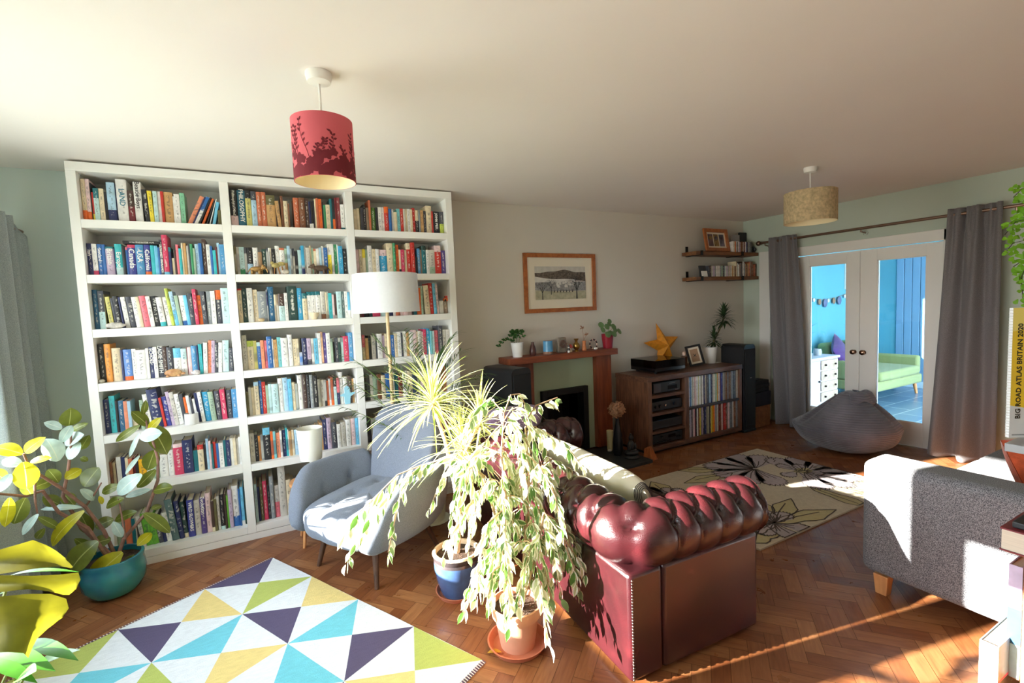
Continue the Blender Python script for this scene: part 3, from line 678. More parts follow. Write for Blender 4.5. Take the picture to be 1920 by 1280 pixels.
def roll():
    R, zc, rc = .128, .575, .10
    ya, yb, xb = .078, CL-.078, .078
    # path with rounded corners
    P = []
    def seg(a, b, n): return [(a[0]+(b[0]-a[0])*i/n, a[1]+(b[1]-a[1])*i/n) for i in range(n)]
    P += seg((CD+.01, ya), (xb+rc, ya), 84)
    for i in range(14): a = -pi/2-pi/2*i/14; P.append((xb+rc+rc*cos(a), ya+rc+rc*sin(a)))
    P += seg((xb, ya+rc), (xb, yb-rc), 170)
    for i in range(14): a = pi-pi/2*i/14; P.append((xb+rc+rc*cos(a), yb-rc+rc*sin(a)))
    P += seg((xb+rc, yb), (CD+.01, yb), 84); P.append((CD+.01, yb))
    S = [0]
    for a, b in zip(P, P[1:]): S.append(S[-1]+sqrt((b[0]-a[0])**2+(b[1]-a[1])**2))
    TL = S[-1]; pit = .1255
    tA, tB, tC = radians(18), radians(82), radians(146)
    bt = []
    k = -1
    while k*pit < TL+pit:
        bt.append((k*pit+.02, tA)); bt.append(((k+.5)*pit+.02, tB)); bt.append((k*pit+.02, tC)); k += 1
    def dseg(p, a, b):
        vx, vy = b[0]-a[0], b[1]-a[1]; l2 = vx*vx+vy*vy
        t = max(0, min(1, ((p[0]-a[0])*vx+(p[1]-a[1])*vy)/l2)) if l2 else 0
        return sqrt((p[0]-a[0]-vx*t)**2+(p[1]-a[1]-vy*t)**2)
    segs = []
    k = -1
    while k*pit < TL+pit:
        s0 = k*pit+.02; A = (s0, tA*R); B = (s0+pit/2, tB*R); B0 = (s0-pit/2, tB*R); Cc = (s0, tC*R)
        segs += [(A, B), (A, B0), (B, Cc), (B0, Cc), (A, (s0, radians(-75)*R)), (Cc, (s0, radians(235)*R))]; k += 1
    def rad(s, th):
        q = (s, th*R); dm = 9
        for a, b in segs:
            if min(a[0], b[0])-.06 < s < max(a[0], b[0])+.06:
                d = dseg(q, a, b)
                if d < dm: dm = d
        db = min((sqrt((s-a)**2+((th-b)*R)**2) for a, b in bt if abs(s-a) < .08), default=9)
        return R*(1.03)-.012*exp(-(dm/.012)**2)-.006*exp(-(dm/.03)**2)-.022*exp(-(db/.014)**2)-.014*exp(-(db/.03)**2)
    n = 46; V = []; rows = []
    for i, (p, s) in enumerate(zip(P, S)):
        a = P[max(0, i-1)]; b = P[min(len(P)-1, i+1)]
        tx, ty = b[0]-a[0], b[1]-a[1]; l = sqrt(tx*tx+ty*ty); tx /= l; ty /= l
        ox, oy = ty, -tx    # outward is on the right of a path that runs clockwise from the near arm
        ox, oy = (-ty, tx) if False else (ox, oy)
        rows.append((p, s, (ox, oy), 1.0, 0))
    # scroll fronts: close the roll with a domed end
    f0 = [(( P[0][0]+d, P[0][1]), 0, (0, -1), k, 0) for d, k in ((.034, .02), (.033, .3), (.029, .6), (.02, .83), (.01, .95))]
    f1 = [((P[-1][0]+d, P[-1][1]), TL, (0, 1), k, 0) for d, k in ((.01, .95), (.02, .83), (.029, .6), (.033, .3), (.034, .02))]
    rows[0] = (rows[0][0], 0, (0, -1), 1, 0); rows[-1] = (rows[-1][0], TL, (0, 1), 1, 0)
    rows = f0+rows+f1
    for (p, s, o, k, _) in rows:
        for j in range(n):
            th = -pi/2+2*pi*j/n
            r = rad(s, th)*k if k == 1 else (rad(s, th)*.4+R*.6)*k*(1-.03*(cos(th*9)*.5+.5) if k > .25 else 1)
            V.append(CT @ Vector((p[0]+o[0]*cos(th)*r, p[1]+o[1]*cos(th)*r, zc+sin(th)*r)))
    F = []
    for i in range(len(rows)-1):
        for j in range(n): F.append((i*n+j, (i+1)*n+j, (i+1)*n+(j+1) % n, i*n+(j+1) % n))
    F.append(tuple(range(n))); F.append(tuple((len(rows)-1)*n+j for j in range(n-1, -1, -1)))
    mb = MB(); mb.add(V, F); mb.build('rolled_top', leather, cs, smooth=True, ang=180)
roll()
nm = MB()
for i in range(34):
    z = .035+i*.0125; p = CT @ Vector((.012, -.001, z)); nm.ball(p, .0045, 8, 5)
nm.build('nail_trim', M('antique_nail_heads', (150, 138, 130), .3, 1), cs, smooth=True)
for a, b in ((.05, .05), (.05, CL-.05), (CD-.06, .06), (CD-.06, CL-.06)):
    p = CT @ Vector((a, b, 0)); MB().lathe([(.02, 0), (.028, .006), (.028, .019)], p, 12).build('foot', blackp, cs, smooth=True)
# cream pillow with striped side, and knitted bolster
def pillow():
    th = thing('cream_pillow', 'long cream pillow with striped end leaning inside the leather sofa back', 'pillow', CT @ Vector((.36, .72, .432)), None)
    m = M('striped_pillow_side', (235, 230, 218), .9)
    def f(u, v):   # u along length, v round the section
        l = (u-.5)*1.0; a = 2*pi*v
        k = (1-abs(2*u-1)**6)**.5
        x = .078*k*(abs(cos(a))**.7)*(1 if cos(a) > 0 else -1); z = .125*(.55+.45*k)*(abs(sin(a))**.8)*(1 if sin(a) > 0 else -1)
        lean = radians(24); q = Vector((x*cos(lean)-z*sin(lean), l, x*sin(lean)+z*cos(lean)))
        return CT @ (q+Vector((.37, .79, .572)))
    mb = MB(); mb.grid(f, 40, 28, False, True); o = mb.build('pillow_cover', cream_fab, th, smooth=True, ang=180)
    st = MB()
    for i in range(5):
        u = .012+i*.007
        st.tube([f(u, j/24)+(CT.to_3x3() @ Vector((0, -.001, 0))) for j in range(25)], .0022, 5, 0, False)
    st.build('stripe_piping', M('charcoal_stripe', (90, 86, 84), .9), th, smooth=True)
pillow()
pb = MB()
def bol(u, v):
    a = 2*pi*v; k = min(1, sqrt(max(0, 1-abs(2*u-1)**7))); r = .082*max(.02, k)*(1+.012*sin(60*v*2*pi/6)*sin(u*70))
    q = Vector((-4.26, -1.08, .765)).lerp(Vector((-3.86, -1.16, .765)), u)
    return q+Vector((0.17*cos(a)*r, .98*cos(a)*r, sin(a)*r))
pb.grid(bol, 48, 40, False, True)
tag(pb.build('knitted_bolster', M('purple_knit', (126, 96, 124), .95, var=.35, scale=90, bump=.9, bscale=160, sheen=.3), smooth=True, ang=180), 'fuzzy purple knitted bolster lying on the far arm of the leather sofa', 'cushion')

# ------------------------------------------------------------------ grey buttoned armchair
ac = Vector((-5.016, -1.04, 0)); fv = Vector((-.874, -.486, 0)); sv = Vector((.491, -.871, 0))
AT = Matrix((( sv.x, -fv.x, 0, ac.x), (sv.y, -fv.y, 0, ac.y), (0, 0, 1, 0), (0, 0, 0, 1)))     # local x: right arm side, y: towards the back
arm = thing('armchair', 'grey wool mid-century armchair with buttoned back and walnut legs', 'armchair', ac)
def aleg(tx, ty, bx_, by_):
    MB().tube([AT @ Vector((tx, ty, .30)), AT @ Vector((bx_, by_, 0))], [.024, .013], 14).build('leg', walnut, arm, smooth=True)
aleg(-.20, -.20, -.258, -.257); aleg(.20, -.20, .258, -.257); aleg(.17, .17, .255, .262); aleg(-.17, .17, -.255, .262)
def superb(c, r, e=.55, n=40, m=24, warp=None, tilt=0):
    mb = MB()
    def f(u, v):
        ph = -pi/2+pi*u; th = 2*pi*v
        s = lambda x, k: math.copysign(abs(x)**k, x)
        p = Vector((r[0]*s(cos(ph), e)*s(cos(th), e), r[1]*s(cos(ph), e)*s(sin(th), e), r[2]*s(sin(ph), e)))
        if warp: p = warp(p)
        if tilt: p = Matrix.Rotation(tilt, 3, 'X') @ p
        return AT @ (p+Vector(c))
    mb.grid(f, m, n, False, True)
    return mb
def seatw(p):
    if p.z > 0:
        for cx in (-.1, .1): p.z -= .022*exp(-((p.x-cx)/.02)**2)*(1 if p.y < .12 else 0)
        for cx in (-.1, .1):
            for cy in (-.02, .17): p.z -= .03*exp(-((p.x-cx)**2+(p.y-cy)**2)/.035**2)
    if p.y < -.2:
        for cx in (-.1, .1): p.y += .014*exp(-((p.x-cx)/.018)**2)
    return p
superb((0, -.05, .335), (.31, .335, .105), .5, 72, 44, seatw, radians(4)).build('seat', chairf, arm, smooth=True, ang=180)
def backw(p):
    t = (p.z+.30)/.6
    p.x *= .82+.30*min(1, max(0, t))-(.10*max(0, (t-.62)/.38)**2)
    p.y -= .55*p.x*p.x
    for bx2, bz in ((-.12, .15), (.12, .15), (-.12, -.05), (.12, -.05), (0, .05), (0, .24)):
        if p.y < .03: p.y += .03*exp(-((p.x-bx2)**2+(p.z-bz)**2)/.03**2)
    return p
BT = radians(-17)
superb((0, .285, .575), (.275, .068, .335), .42, 64, 44, backw, BT).build('backrest', chairf, arm, smooth=True, ang=180)
def armp(sgn):
    mb = MB()
    Y0, Y1 = -.385, .27
    def f(u, v):
        y = Y0+(Y1-Y0)*u
        kf = min(1, max(0, (u)/.34)); top = .36+.235*sin(pi/2*kf)**.75
        end = min(1, sqrt(max(0, 1-(1-min(1, u/.14))**2))+.02) * min(1, sqrt(max(0, 1-(1-min(1, (1-u)/.1))**2))+.02)
        bot = .235; zc = (top+bot)/2; hz = (top-bot)/2*end; th = .072*end
        a = 2*pi*v; s = lambda x, k: math.copysign(abs(x)**k, x)
        dz = hz*s(sin(a), .85); dx = th*s(cos(a), .85)
        x = .315+.05*sin(pi*min(1, max(0, u)))+dx+.22*(zc+dz-.36)+(-.03 if u > .75 else 0)*(u-.75)/.25
        if dx < 0:
            for by, bz in ((-.14, .43), (.06, .45)): x += .028*exp(-((y-by)**2+(zc+dz-bz)**2)/.03**2)
        return AT @ Vector((sgn*x, y, zc+dz))
    mb.grid(f, 50, 40, False, True)
    if sgn < 0: mb.f = [tuple(reversed(q)) for q in mb.f]
    mb.build('arm', chairf, arm, smooth=True, ang=180)
armp(1); armp(-1)
def btn(p, d):
    MB().ball((0, 0, 0), (.016, .016, .009), 14, 8, 0, Matrix.Translation(p) @ d.to_track_quat('Z', 'Y').to_matrix().to_4x4()).build('button', chairf, arm, smooth=True, ang=180)
bn = AT.to_3x3() @ (Matrix.Rotation(BT, 3, 'X') @ Vector((0, -1, 0)))
for bx2, bz in ((-.12, .15), (.12, .15), (-.12, -.05), (.12, -.05), (0, .05), (0, .24)):
    q = Matrix.Rotation(BT, 3, 'X') @ Vector((bx2*.98, -.055-.55*bx2*bx2+.022, bz)); btn(AT @ (q+Vector((0, .285, .575))), bn)
for sg in (1, -1):
    for by, bz in ((-.14, .43), (.06, .45)): btn(AT @ Vector((sg*(.315+.05*sin(pi*(by+.385)/.655)-.072+.028+.22*(bz-.36)), by, bz)), AT.to_3x3() @ Vector((-sg, 0, .2)))
for cx in (-.1, .1): btn(AT @ Vector((cx, .0, .418)), Vector((0, 0, 1)))

# ------------------------------------------------------------------ grey sofa at the right
gs = thing('grey_sofa', 'charcoal flecked fabric sofa with square arm and beech block feet', 'sofa', (-1.7, -3.2, 0))
MB().bx(-2.92, -3.68, .105, -2.70, -2.755, .69).build('arm', sofaf, gs, bevel=.045, seg=5, smooth=True)
MB().bx(-.50, -3.68, .105, -.28, -2.755, .69).build('arm', sofaf, gs, bevel=.045, seg=5, smooth=True)
MB().bx(-2.699, -3.68, .12, -.501, -2.80, .29).build('base', sofaf, gs, bevel=.02, smooth=True)
MB().bx(-2.699, -3.68, .291, -.501, -3.46, .82).build('back', sofaf, gs, bevel=.06, seg=4, smooth=True)
for x0, x1 in ((-2.697, -1.603), (-1.597, -.503)): MB().bx(x0, -3.458, .292, x1, -2.785, .455).build('seat_cushion', sofaf, gs, bevel=.045, seg=4, smooth=True)
for x, y in ((-2.905, -2.875), (-2.905, -3.655), (-.36, -2.875), (-.36, -3.655)):
    f = MB(); f.add([(x+.008, y+.008, 0), (x+.057, y+.008, 0), (x+.057, y+.057, 0), (x+.008, y+.057, 0), (x, y, .104), (x+.065, y, .104), (x+.065, y+.065, .104), (x, y+.065, .104)], [(3, 2, 1, 0), (4, 5, 6, 7), (0, 1, 5, 4), (1, 2, 6, 5), (2, 3, 7, 6), (3, 0, 4, 7)])
    f.build('foot', beech, gs, bevel=.003)
oc = MB()
def orc(u, v):
    a = (u-.5)*2; b = (v-.5)*2; k = (1-a**4)*(1-b**4)
    return None
def cushion(name, m, c, sx, sy, th, rot, label, cat='cushion'):
    mb = MB(); n = 22
    for sgn in (1, -1):
        def f(u, v):
            a, b = 2*u-1, 2*v-1
            e = max(abs(a), abs(b)); pin = 1-.06*(1-abs(a*b))*e
            h = th*.5*((1-a*a)*(1-b*b))**.42
            return Vector(c)+rot @ Vector((a*sx/2*pin, b*sy/2*pin, sgn*h+(.001*sgn)))
        o = len(mb.f); mb.grid(f, n, n)
        if sgn < 0: mb.f[o:] = [tuple(reversed(q)) for q in mb.f[o:]]
    return tag(mb.build(name, m, smooth=True, ang=180), label, cat)
cushion('orange_cushion', M('burnt_orange_velvet', (206, 84, 40), .85, var=.25, scale=30, sheen=.5, bump=.3, bscale=60), (-2.16, -3.235, .585), .40, .40, .15,
        Matrix.Rotation(radians(-14), 3, 'Z') @ Matrix.Rotation(radians(66), 3, 'X'), 'burnt orange velvet cushion propped on the charcoal sofa seat')

# ------------------------------------------------------------------ bean bag
bb = thing('bean_bag', 'slouchy grey corduroy bean bag on the floor before the glazed doors', 'bean bag', (-.60, -1.52, 0))
def beanmat():
    m = bpy.data.materials.new('grey_corduroy'); t, N, L = nt(m); b = N['Principled BSDF']; tc = node(t, 'ShaderNodeTexCoord')
    nz = node(t, 'ShaderNodeTexNoise', Scale=3.0, Detail=3.0); L.new(tc.outputs['Object'], nz.inputs['Vector'])
    r = ramp(t, [(.3, lin((84, 82, 90))), (.7, lin((122, 118, 128)))]); L.new(nz.outputs['Fac'], r.inputs['Fac']); L.new(r.outputs[0], b.inputs['Base Color'])
    wv = node(t, 'ShaderNodeTexWave', Scale=16.0, Distortion=1.2); wv.bands_direction = 'Z'; L.new(tc.outputs['Object'], wv.inputs['Vector']); wv.inputs['Detail Scale'].default_value = .6
    bp = node(t, 'ShaderNodeBump', Strength=.7, Distance=.006); L.new(wv.outputs['Fac'], bp.inputs['Height']); L.new(bp.outputs[0], b.inputs['Normal'])
    b.inputs['Roughness'].default_value = .9; b.inputs['Sheen Weight'].default_value = .35
    return m
bbm = beanmat()
def bean(u, v):
    th = 2*pi*v; ph = pi*u
    a = Vector((-.446, .894, 0)); c = Vector((.894, .446, 0))
    sx = sin(ph); z = -cos(ph)
    lo = 1.0 if z < 0 else (1-.25*z)
    la = .425*cos(th)*sx**.8*lo; ca_ = .38*sin(th)*sx**.8*lo
    if cos(th) > 0: la *= 1+.12*max(0, cos(th))**3*(1 if z < .3 else .8)     # the left side trails out
    zz = .255+.265*z if z > 0 else .255+.255*z
    if z > 0:
        pk = exp(-((la+.02)**2)/.20**2-((ca_)**2)/.3**2); zz += .07*pk*z
        zz -= .11*max(0, cos(th))**1.5*sx*z**.5
        # folds fanning from the gathered top
        f = sin(th*7+2.2*sin(th*2))*.5+.5
        zz -= .03*(f**4)*z*(sx**.6)*1.2; la *= 1-.035*(f**4)*z; ca_ *= 1-.035*(f**4)*z
    w = 1+.018*sin(5*th+3*z)+.012*sin(9*th-4*z)
    return Vector((-.565, -1.53, 0))+a*la*w+c*ca_*w+Vector((0, 0, max(.002, zz)))
mb = MB(); mb.grid(bean, 60, 96, False, True); mb.build('body', bbm, bb, smooth=True, ang=180)
fl = MB()
def flap(u, v):      # gathered neck of cloth folded over on top
    p = bean(.80+.12*u, .30+.44*v); k = sin(pi*v)
    return p+Vector((-.03*k*u, -.02*k*u, .012+.055*sin(pi*u)*k+.012*sin(v*26)*(1-u)))
fl.grid(flap, 16, 36); fl.build('gathered_neck', bbm, bb, smooth=True, ang=180, solid=.008)

# ------------------------------------------------------------------ curtains and rod
def curtain(name, label, fn, nu, nv, m, grp):
    mb = MB(); mb.grid(fn, nu, nv)
    return tag(mb.build(name, m, smooth=True, ang=180, solid=.005), label, 'curtain', grp)
def rcurt(u, v):   # u across, v down from the heading
    z = 2.245-2.225*v
    y0 = -2.105+.085*v**1.1; y1 = -2.455-.02*v
    sp = u
    # gather: pinch pleats crowd the middle of the heading
    y = y0+(y1-y0)*sp
    am = .022+.065*v**.8; f = sin(2*pi*(2.25*u+.08))*am*(1-.5*abs(2*u-1))+.02*sin(2*pi*5.3*u+1.2)*(1-v)**2
    if v < .09: f += .012*sin(2*pi*9*u)*(sin(pi*u)**2)
    x = -.105-.02*v-f-.07*v*v*exp(-((u-.12)/.16)**2)
    return Vector((min(-.03, x), y, z+.010*sin(2*pi*u*3+.4)*v-.012*v*u))
curtain('curtain', 'long grey linen curtain hanging at the right side of the glazed doors', rcurt, 90, 60, curtf, 'grey curtains on the door rod')
def lcurt(u, v):
    z = 2.235-2.222*v
    y0 = -.437-.125*v**1.3; y1 = -.748-.125*v**1.2-.03*sin(pi*v)
    y = y0+(y1-y0)*u
    am = .02+.05*v**.7; f = sin(2*pi*(1.8*u+.15))*am+.016*sin(2*pi*6*u+.5)*(1-v)**2
    x = -.115-.03*v-f-.03*sin(pi*v)*exp(-((u-.35)/.2)**2)
    return Vector((min(-.055, x), y, z))
curtain('curtain', 'narrow grey linen curtain hanging at the left side of the glazed doors', lcurt, 80, 60, curtf, 'grey curtains on the door rod')
rod = thing('curtain_rod', 'slim metal curtain rod running above the glazed doors', 'curtain rod', (-.1, -1.5, 2.19))
MB().tube([(-.095, -.31, 2.192), (-.095, -2.75, 2.192)], .0135, 14).build('pole', M('pewter_rod', (150, 124, 108), .35, 1), rod, smooth=True)
MB().ball((-.095, -.275, 2.192), .03, 16, 10).tube([(-.095, -.30, 2.192), (-.095, -.312, 2.192)], .018, 12).build('finial', M('pewter_finial', (120, 96, 84), .3, 1), rod, smooth=True)
for y in (-.36, -1.40, -2.53):
    b = MB(); b.tube([(-.095, y, 2.178), (-.095, y, 2.160), (-.004, y, 2.150)], .007, 8); b.lathe([(.022, 0), (.022, .006)], (0, 0, 0), 14, mat=Matrix.Translation((-.007, y, 2.15)) @ Matrix.Rotation(pi/2, 4, 'Y')); b.build('bracket', M('pewter_rod', (0, 0, 0)), rod, smooth=True)
def wcurt(u, v):    # the drawn-back curtain at the far end of the window wall
    z = 2.175-2.155*v
    y = -.10-.62*u
    am = .035+.025*v; f = sin(2*pi*(4.6*u+.1))*am+.012*sin(2*pi*11*u+1)*(1-v)
    x = -6.815+f+.004*v
    if u < .12: z -= .11*(1-u/.12)*(1-v)
    return Vector((x, y, z))
curtain('curtain', 'silvery grey curtain drawn back beside the window left of the bookcase', wcurt, 150, 40, curtb, None)
MB().tube([(-6.815, -.06, 2.12), (-6.815, -4.2, 2.12)], .012, 10)
rod2 = thing('curtain_rod', 'curtain rod carrying the silvery curtain over the left window', 'curtain rod', (-6.815, -2, 2.12))
MB().tube([(-6.815, -.04, 2.118), (-6.815, -4.2, 2.118)], .011, 10).build('pole', M('pewter_rod', (0, 0, 0)), rod2, smooth=True)
for y in (-.05, -2.2, -4.1): MB().tube([(-6.815, y, 2.106), (-6.949, y, 2.106)], .007, 8).build('bracket', M('pewter_rod', (0, 0, 0)), rod2, smooth=True)
def wcurt2(u, v):
    y = -3.72-.5*u
    return Vector((-6.815+sin(2*pi*4*u)*(.03+.02*v), y, 2.17-2.15*v))
curtain('curtain', 'silvery grey curtain at the near end of the window wall', wcurt2, 80, 20, curtb, None)

# ------------------------------------------------------------------ rugs
def tri_rug():
    cols = {'p': (92, 82, 112), 'w': (236, 238, 240), 'g': (188, 198, 104), 'y': (238, 212, 138), 'a': (120, 206, 222)}
    ms = []; ix = {}
    for k, c in cols.items():
        nm = {'p': 'aubergine', 'w': 'ecru', 'g': 'lime', 'y': 'straw', 'a': 'turquoise'}[k]
        ix[k] = len(ms); ms.append(M('kilim_'+nm, c, .95, var=.07, scale=26, bump=.5, bscale=160, stretch=(1, 3, 1)))
    T = Vector((-5.613, -.686, 0)); A = Vector((.4566, -.8897, 0))*.2121; B = Vector((-.8897, -.4566, 0))*.199
    def W(i, j, z): 
        p = T+A*i+B*j; return (p.x, p.y, z+.003*sin(i*.9+j*.6)**2)
    # per cell: a-low, b-low, a-high, b-high
    C = {(0, 0): 'pwgw', (0, 1): 'wywp', (1, 0): 'wywp', (1, 1): 'awyw', (2, 0): 'awpw', (3, 0): 'wgwy', (2, 1): 'wwwa', (0, 2): 'gwaw', (1, 2): 'wgwp', (3, 1): 'pwaw', (2, 2): 'ywgw', (3, 2): 'wawp'}
    C[(2, 1)] = 'wawg'
    mb = MB(); z = .006
    for (i, j), c in C.items():
        n = 4
        ctr = (2*i+1, 2*j+1); cs_ = [(2*i, 2*j), (2*i, 2*j+2), (2*i+2, 2*j+2), (2*i+2, 2*j)]
        ed = [((0, 1), c[0]), ((3, 0), c[1]), ((2, 3), c[2]), ((1, 2), c[3])]
        for (a, b), k in ed:
            a, b = cs_[a], cs_[b]
            for s in range(n):
                p0 = [a[q]+(b[q]-a[q])*s/n for q in (0, 1)]; p1 = [a[q]+(b[q]-a[q])*(s+1)/n for q in (0, 1)]
                rows = 3
                for r in range(rows):
                    f0, f1 = r/rows, (r+1)/rows
                    L = lambda p, f: W(p[0]+(ctr[0]-p[0])*f, p[1]+(ctr[1]-p[1])*f, z)
                    if r < rows-1: V = [L(p0, f0), L(p1, f0), L(p1, f1), L(p0, f1)]
                    else: V = [L(p0, f0), L(p1, f0), L(p1, 1)]
                    e1 = Vector(V[1])-Vector(V[0]); e2 = Vector(V[2])-Vector(V[0])
                    if e1.cross(e2).z < 0: V = V[::-1]
                    mb.add(V, [tuple(range(len(V)))], ix[k])
    # underside and sides
    V = [W(0, 0, z), W(8, 0, z), W(8, 6, z), W(0, 6, z)]; lo = [(p[0], p[1], .0008) for p in V]
    mb.add(V+lo, [(0, 1, 5, 4), (1, 2, 6, 5), (2, 3, 7, 6), (3, 0, 4, 7), (4, 5, 6, 7)], ix['w'])
    o = thing('patterned_rug', 'flat woven rug of purple, turquoise, lime and yellow triangles on ecru', 'rug', T+A*4+B*3)
    mb.build('weave', ms, o)
    for i in (0, 8):     # overcast stitching along both ends
        st = MB(); n = 190
        for k in range(n):
            j0 = 6*k/n; j1 = 6*(k+.62)/n; d = -.09 if i == 0 else .09
            a = W(i, j0, z+.002); b = W(i, j1, z+.002); c2 = W(i+d, j1, .0035); d2 = W(i+d, j0, .0035)
            st.add([a, b, c2, d2], [(0, 1, 2, 3) if i else (3, 2, 1, 0)], k % 2)
        st.build('edge_binding', [M('binding_aubergine', (90, 78, 110), .95), M('binding_ecru', (232, 230, 230), .95)], o)
tri_rug()
def floral_rug():
    X0, X1, Y0, Y1, z = -3.01, -1.237, -2.259, -1.03, .012
    ms = [M('rug_pile_oatmeal', (208, 196, 174), .97, var=.08, scale=40, bump=.6, bscale=240), M('rug_pile_lilac', (186, 174, 178), .97, var=.07, scale=40, bump=.6, bscale=240),
          M('rug_pile_mustard', (196, 184, 140), .97, var=.07, scale=40, bump=.6, bscale=240), M('rug_line_umber', (88, 78, 74), .97, var=.1, scale=60)]
    mb = MB(); mb.bx(X0, Y0, .0008, X1, Y1, z)
    def inb(p): return (min(X1-.004, max(X0+.004, p[0])), min(Y1-.004, max(Y0+.004, p[1])))
    def fan(c, pts, zz, mi):
        V = [(*inb(c), zz)]+[(*inb(p), zz) for p in pts]; n = len(pts)
        F = []
        for i in range(n):
            a, b, d = V[0], V[1+i], V[1+(i+1) % n]
            F.append((0, 1+i, 1+(i+1) % n) if (b[0]-a[0])*(d[1]-a[1])-(b[1]-a[1])*(d[0]-a[0]) > 0 else (0, 1+(i+1) % n, 1+i))
        mb.add(V, F, mi)
    def line(pts, w=.011, zz=.0145, close=False):
        if close: pts = pts+[pts[0]]
        for a, b in zip(pts, pts[1:]):
            a, b = inb(a), inb(b); dx, dy = b[0]-a[0], b[1]-a[1]; l = sqrt(dx*dx+dy*dy)
            if l < 1e-4: continue
            nx, ny = -dy/l*w/2, dx/l*w/2; ex, ey = dx/l*w*.3, dy/l*w*.3
            mb.add([(a[0]-nx-ex, a[1]-ny-ey, zz), (b[0]-nx+ex, b[1]-ny+ey, zz), (b[0]+nx+ex, b[1]+ny+ey, zz), (a[0]+nx-ex, a[1]+ny-ey, zz)], [(0, 1, 2, 3)], 3)
    rr = random.Random(5)
    def petal(c, ang, ln, wd, zz, mi=1, lines=5, frill=.05):
        ux, uy = cos(ang), sin(ang)
        pts = []
        for i in range(29):
            t = -1+2*i/28; rad = ln*(1-.30*abs(t)**2.2)*(1+frill*sin(i*2.1+ang*7)); a = ang+t*wd
            pts.append((c[0]+cos(a)*rad, c[1]+sin(a)*rad))
        fan(c, pts+[c], zz, mi); line(pts, .007)
        for k in range(lines):
            a = ang+wd*(-.75+1.5*k/max(1, lines-1)); f0, f1 = .05, .5+.25*rr.random()
            line([(c[0]+cos(a+.12*q)*ln*f, c[1]+sin(a+.12*q)*ln*f) for q, f in ((0, f0), (.3, (f0+f1)/2), (1, f1))], .008)
    def leafp(c, ang, ln, w, zz=.0128, mi=2):
        pts = []
        for s in (1, -1):
            for i in range(9):
                t = i/8 if s == 1 else 1-i/8
                q = w*sin(pi*t)**.7*(1+.22*sin(t*13))*s
                pts.append((c[0]+cos(ang)*ln*t-sin(ang)*q, c[1]+sin(ang)*ln*t+cos(ang)*q))
        fan((c[0]+cos(ang)*ln*.45, c[1]+sin(ang)*ln*.45), pts, zz, mi); line(pts, .009, .0146, True)
        line([(c[0]+cos(ang)*ln*t, c[1]+sin(ang)*ln*t+.02*sin(3*t)) for t in (.1, .4, .75)], .009)
    ctr = (-1.78, -1.38)
    for a, l in ((3.0, .52), (3.4, .5), (2.6, .42)): leafp((ctr[0]+cos(a)*.26, ctr[1]+sin(a)*.26), a, l, .07)
    for a, l in ((-1.35, .66), (-1.05, .62), (-1.65, .5), (-.55, .5)): leafp((ctr[0]+cos(a)*.5, ctr[1]+sin(a)*.5), a, l, .06)
    for a in (2.35, 2.95, 3.6, 4.2, 1.7, 1.1, .45): petal(ctr, a, .42 if a < 3.4 else .40, .42, .0129, 1, 4)
    c2 = (-1.52, -1.66)
    for a in (4.0, 4.6, 5.2, 5.8, .1, .7, 1.3): petal(c2, a, .40, .40, .0133, 1, 3, .06)
    for a in (3.2, 4.4, 5.4, .4, 1.4): petal((-1.55, -1.62), a, .2, .45, .0137, 1, 2, .06)
    fan((-1.50, -1.64), [(-1.50+.09*cos(q)*(1+.2*sin(q*5)), -1.64+.06*sin(q)) for q in [i*pi/9 for i in range(18)]], .0141, 2)
    c3 = (-2.84, -1.42)
    for a, l in ((1.9, .34), (1.3, .34), (2.4, .2)): leafp(c3, a, l, .08)
    for a in (-.2, .5, 1.1, -.9, -1.7, 2.6, 3.4): petal(c3, a, .19, .42, .0131, 1, 3)
    c4 = (-2.62, -2.10)
    for a, l in ((.9, .42), (.35, .5), (-.2, .55), (1.5, .3), (3.0, .32)): leafp(c4, a, l, .07)
    for a in (.2, 1.0, 1.8, 2.6, 3.4, 4.2, 5.2): petal(c4, a, .22, .42, .0131, 1, 3)
    leafp((-2.97, -2.2), .4, .3, .09)
    tag(mb.build('floral_rug', ms), 'oatmeal wool rug with large outlined lilac flowers and mustard leaves', 'rug')
floral_rug()
# ------------------------------------------------------------------ pendant lamps
def pendant(label, x, y, r, zt, zb, ms, inner, cordm, deco=None, rr=.05):
    p = thing('pendant_lamp', label, 'lamp', (x, y, zb))
    MB().lathe([(0, 0), (rr, 0), (rr*1.02, -.012), (rr*.9, -.036), (.012, -.042), (0, -.042)][::-1], (x, y, H-.0005), 28).build('ceiling_rose', gloss, p, smooth=True)
    MB().tube([(x, y, H-.042), (x, y, zt-.03)], .0045, 8).build('cord', cordm, p, smooth=True)
    mb = MB(); mb.lathe([(r, 0), (r, zt-zb), (r-.002, zt-zb), (r-.002, 0), (r, 0)], (x, y, zb), 64, 0, [0, 0, 1, 0])
    if deco: deco(mb, x, y, r, zt, zb)
    mb.build('lamp_shade', ms, p, smooth=True)
    MB().lathe([(.018, 0), (.02, -.03), (.02, -.06), (.0, -.06)], (x, y, zt-.03), 16).build('lamp_holder', gloss, p, smooth=True)
    f = MB()
    for k in range(3): a = 2*pi*k/3; f.tube([(x+.018*cos(a), y+.018*sin(a), zt-.045), (x+(r-.003)*cos(a), y+(r-.003)*sin(a), zt-.012)], .0015, 5)
    f.build('spider_ring', chrome, p)
    MB().ball((x, y, zt-.13), (.028, .028, .04), 16, 10).build('bulb', M('opal_bulb', (235, 232, 225), .3), p, smooth=True)
    return p
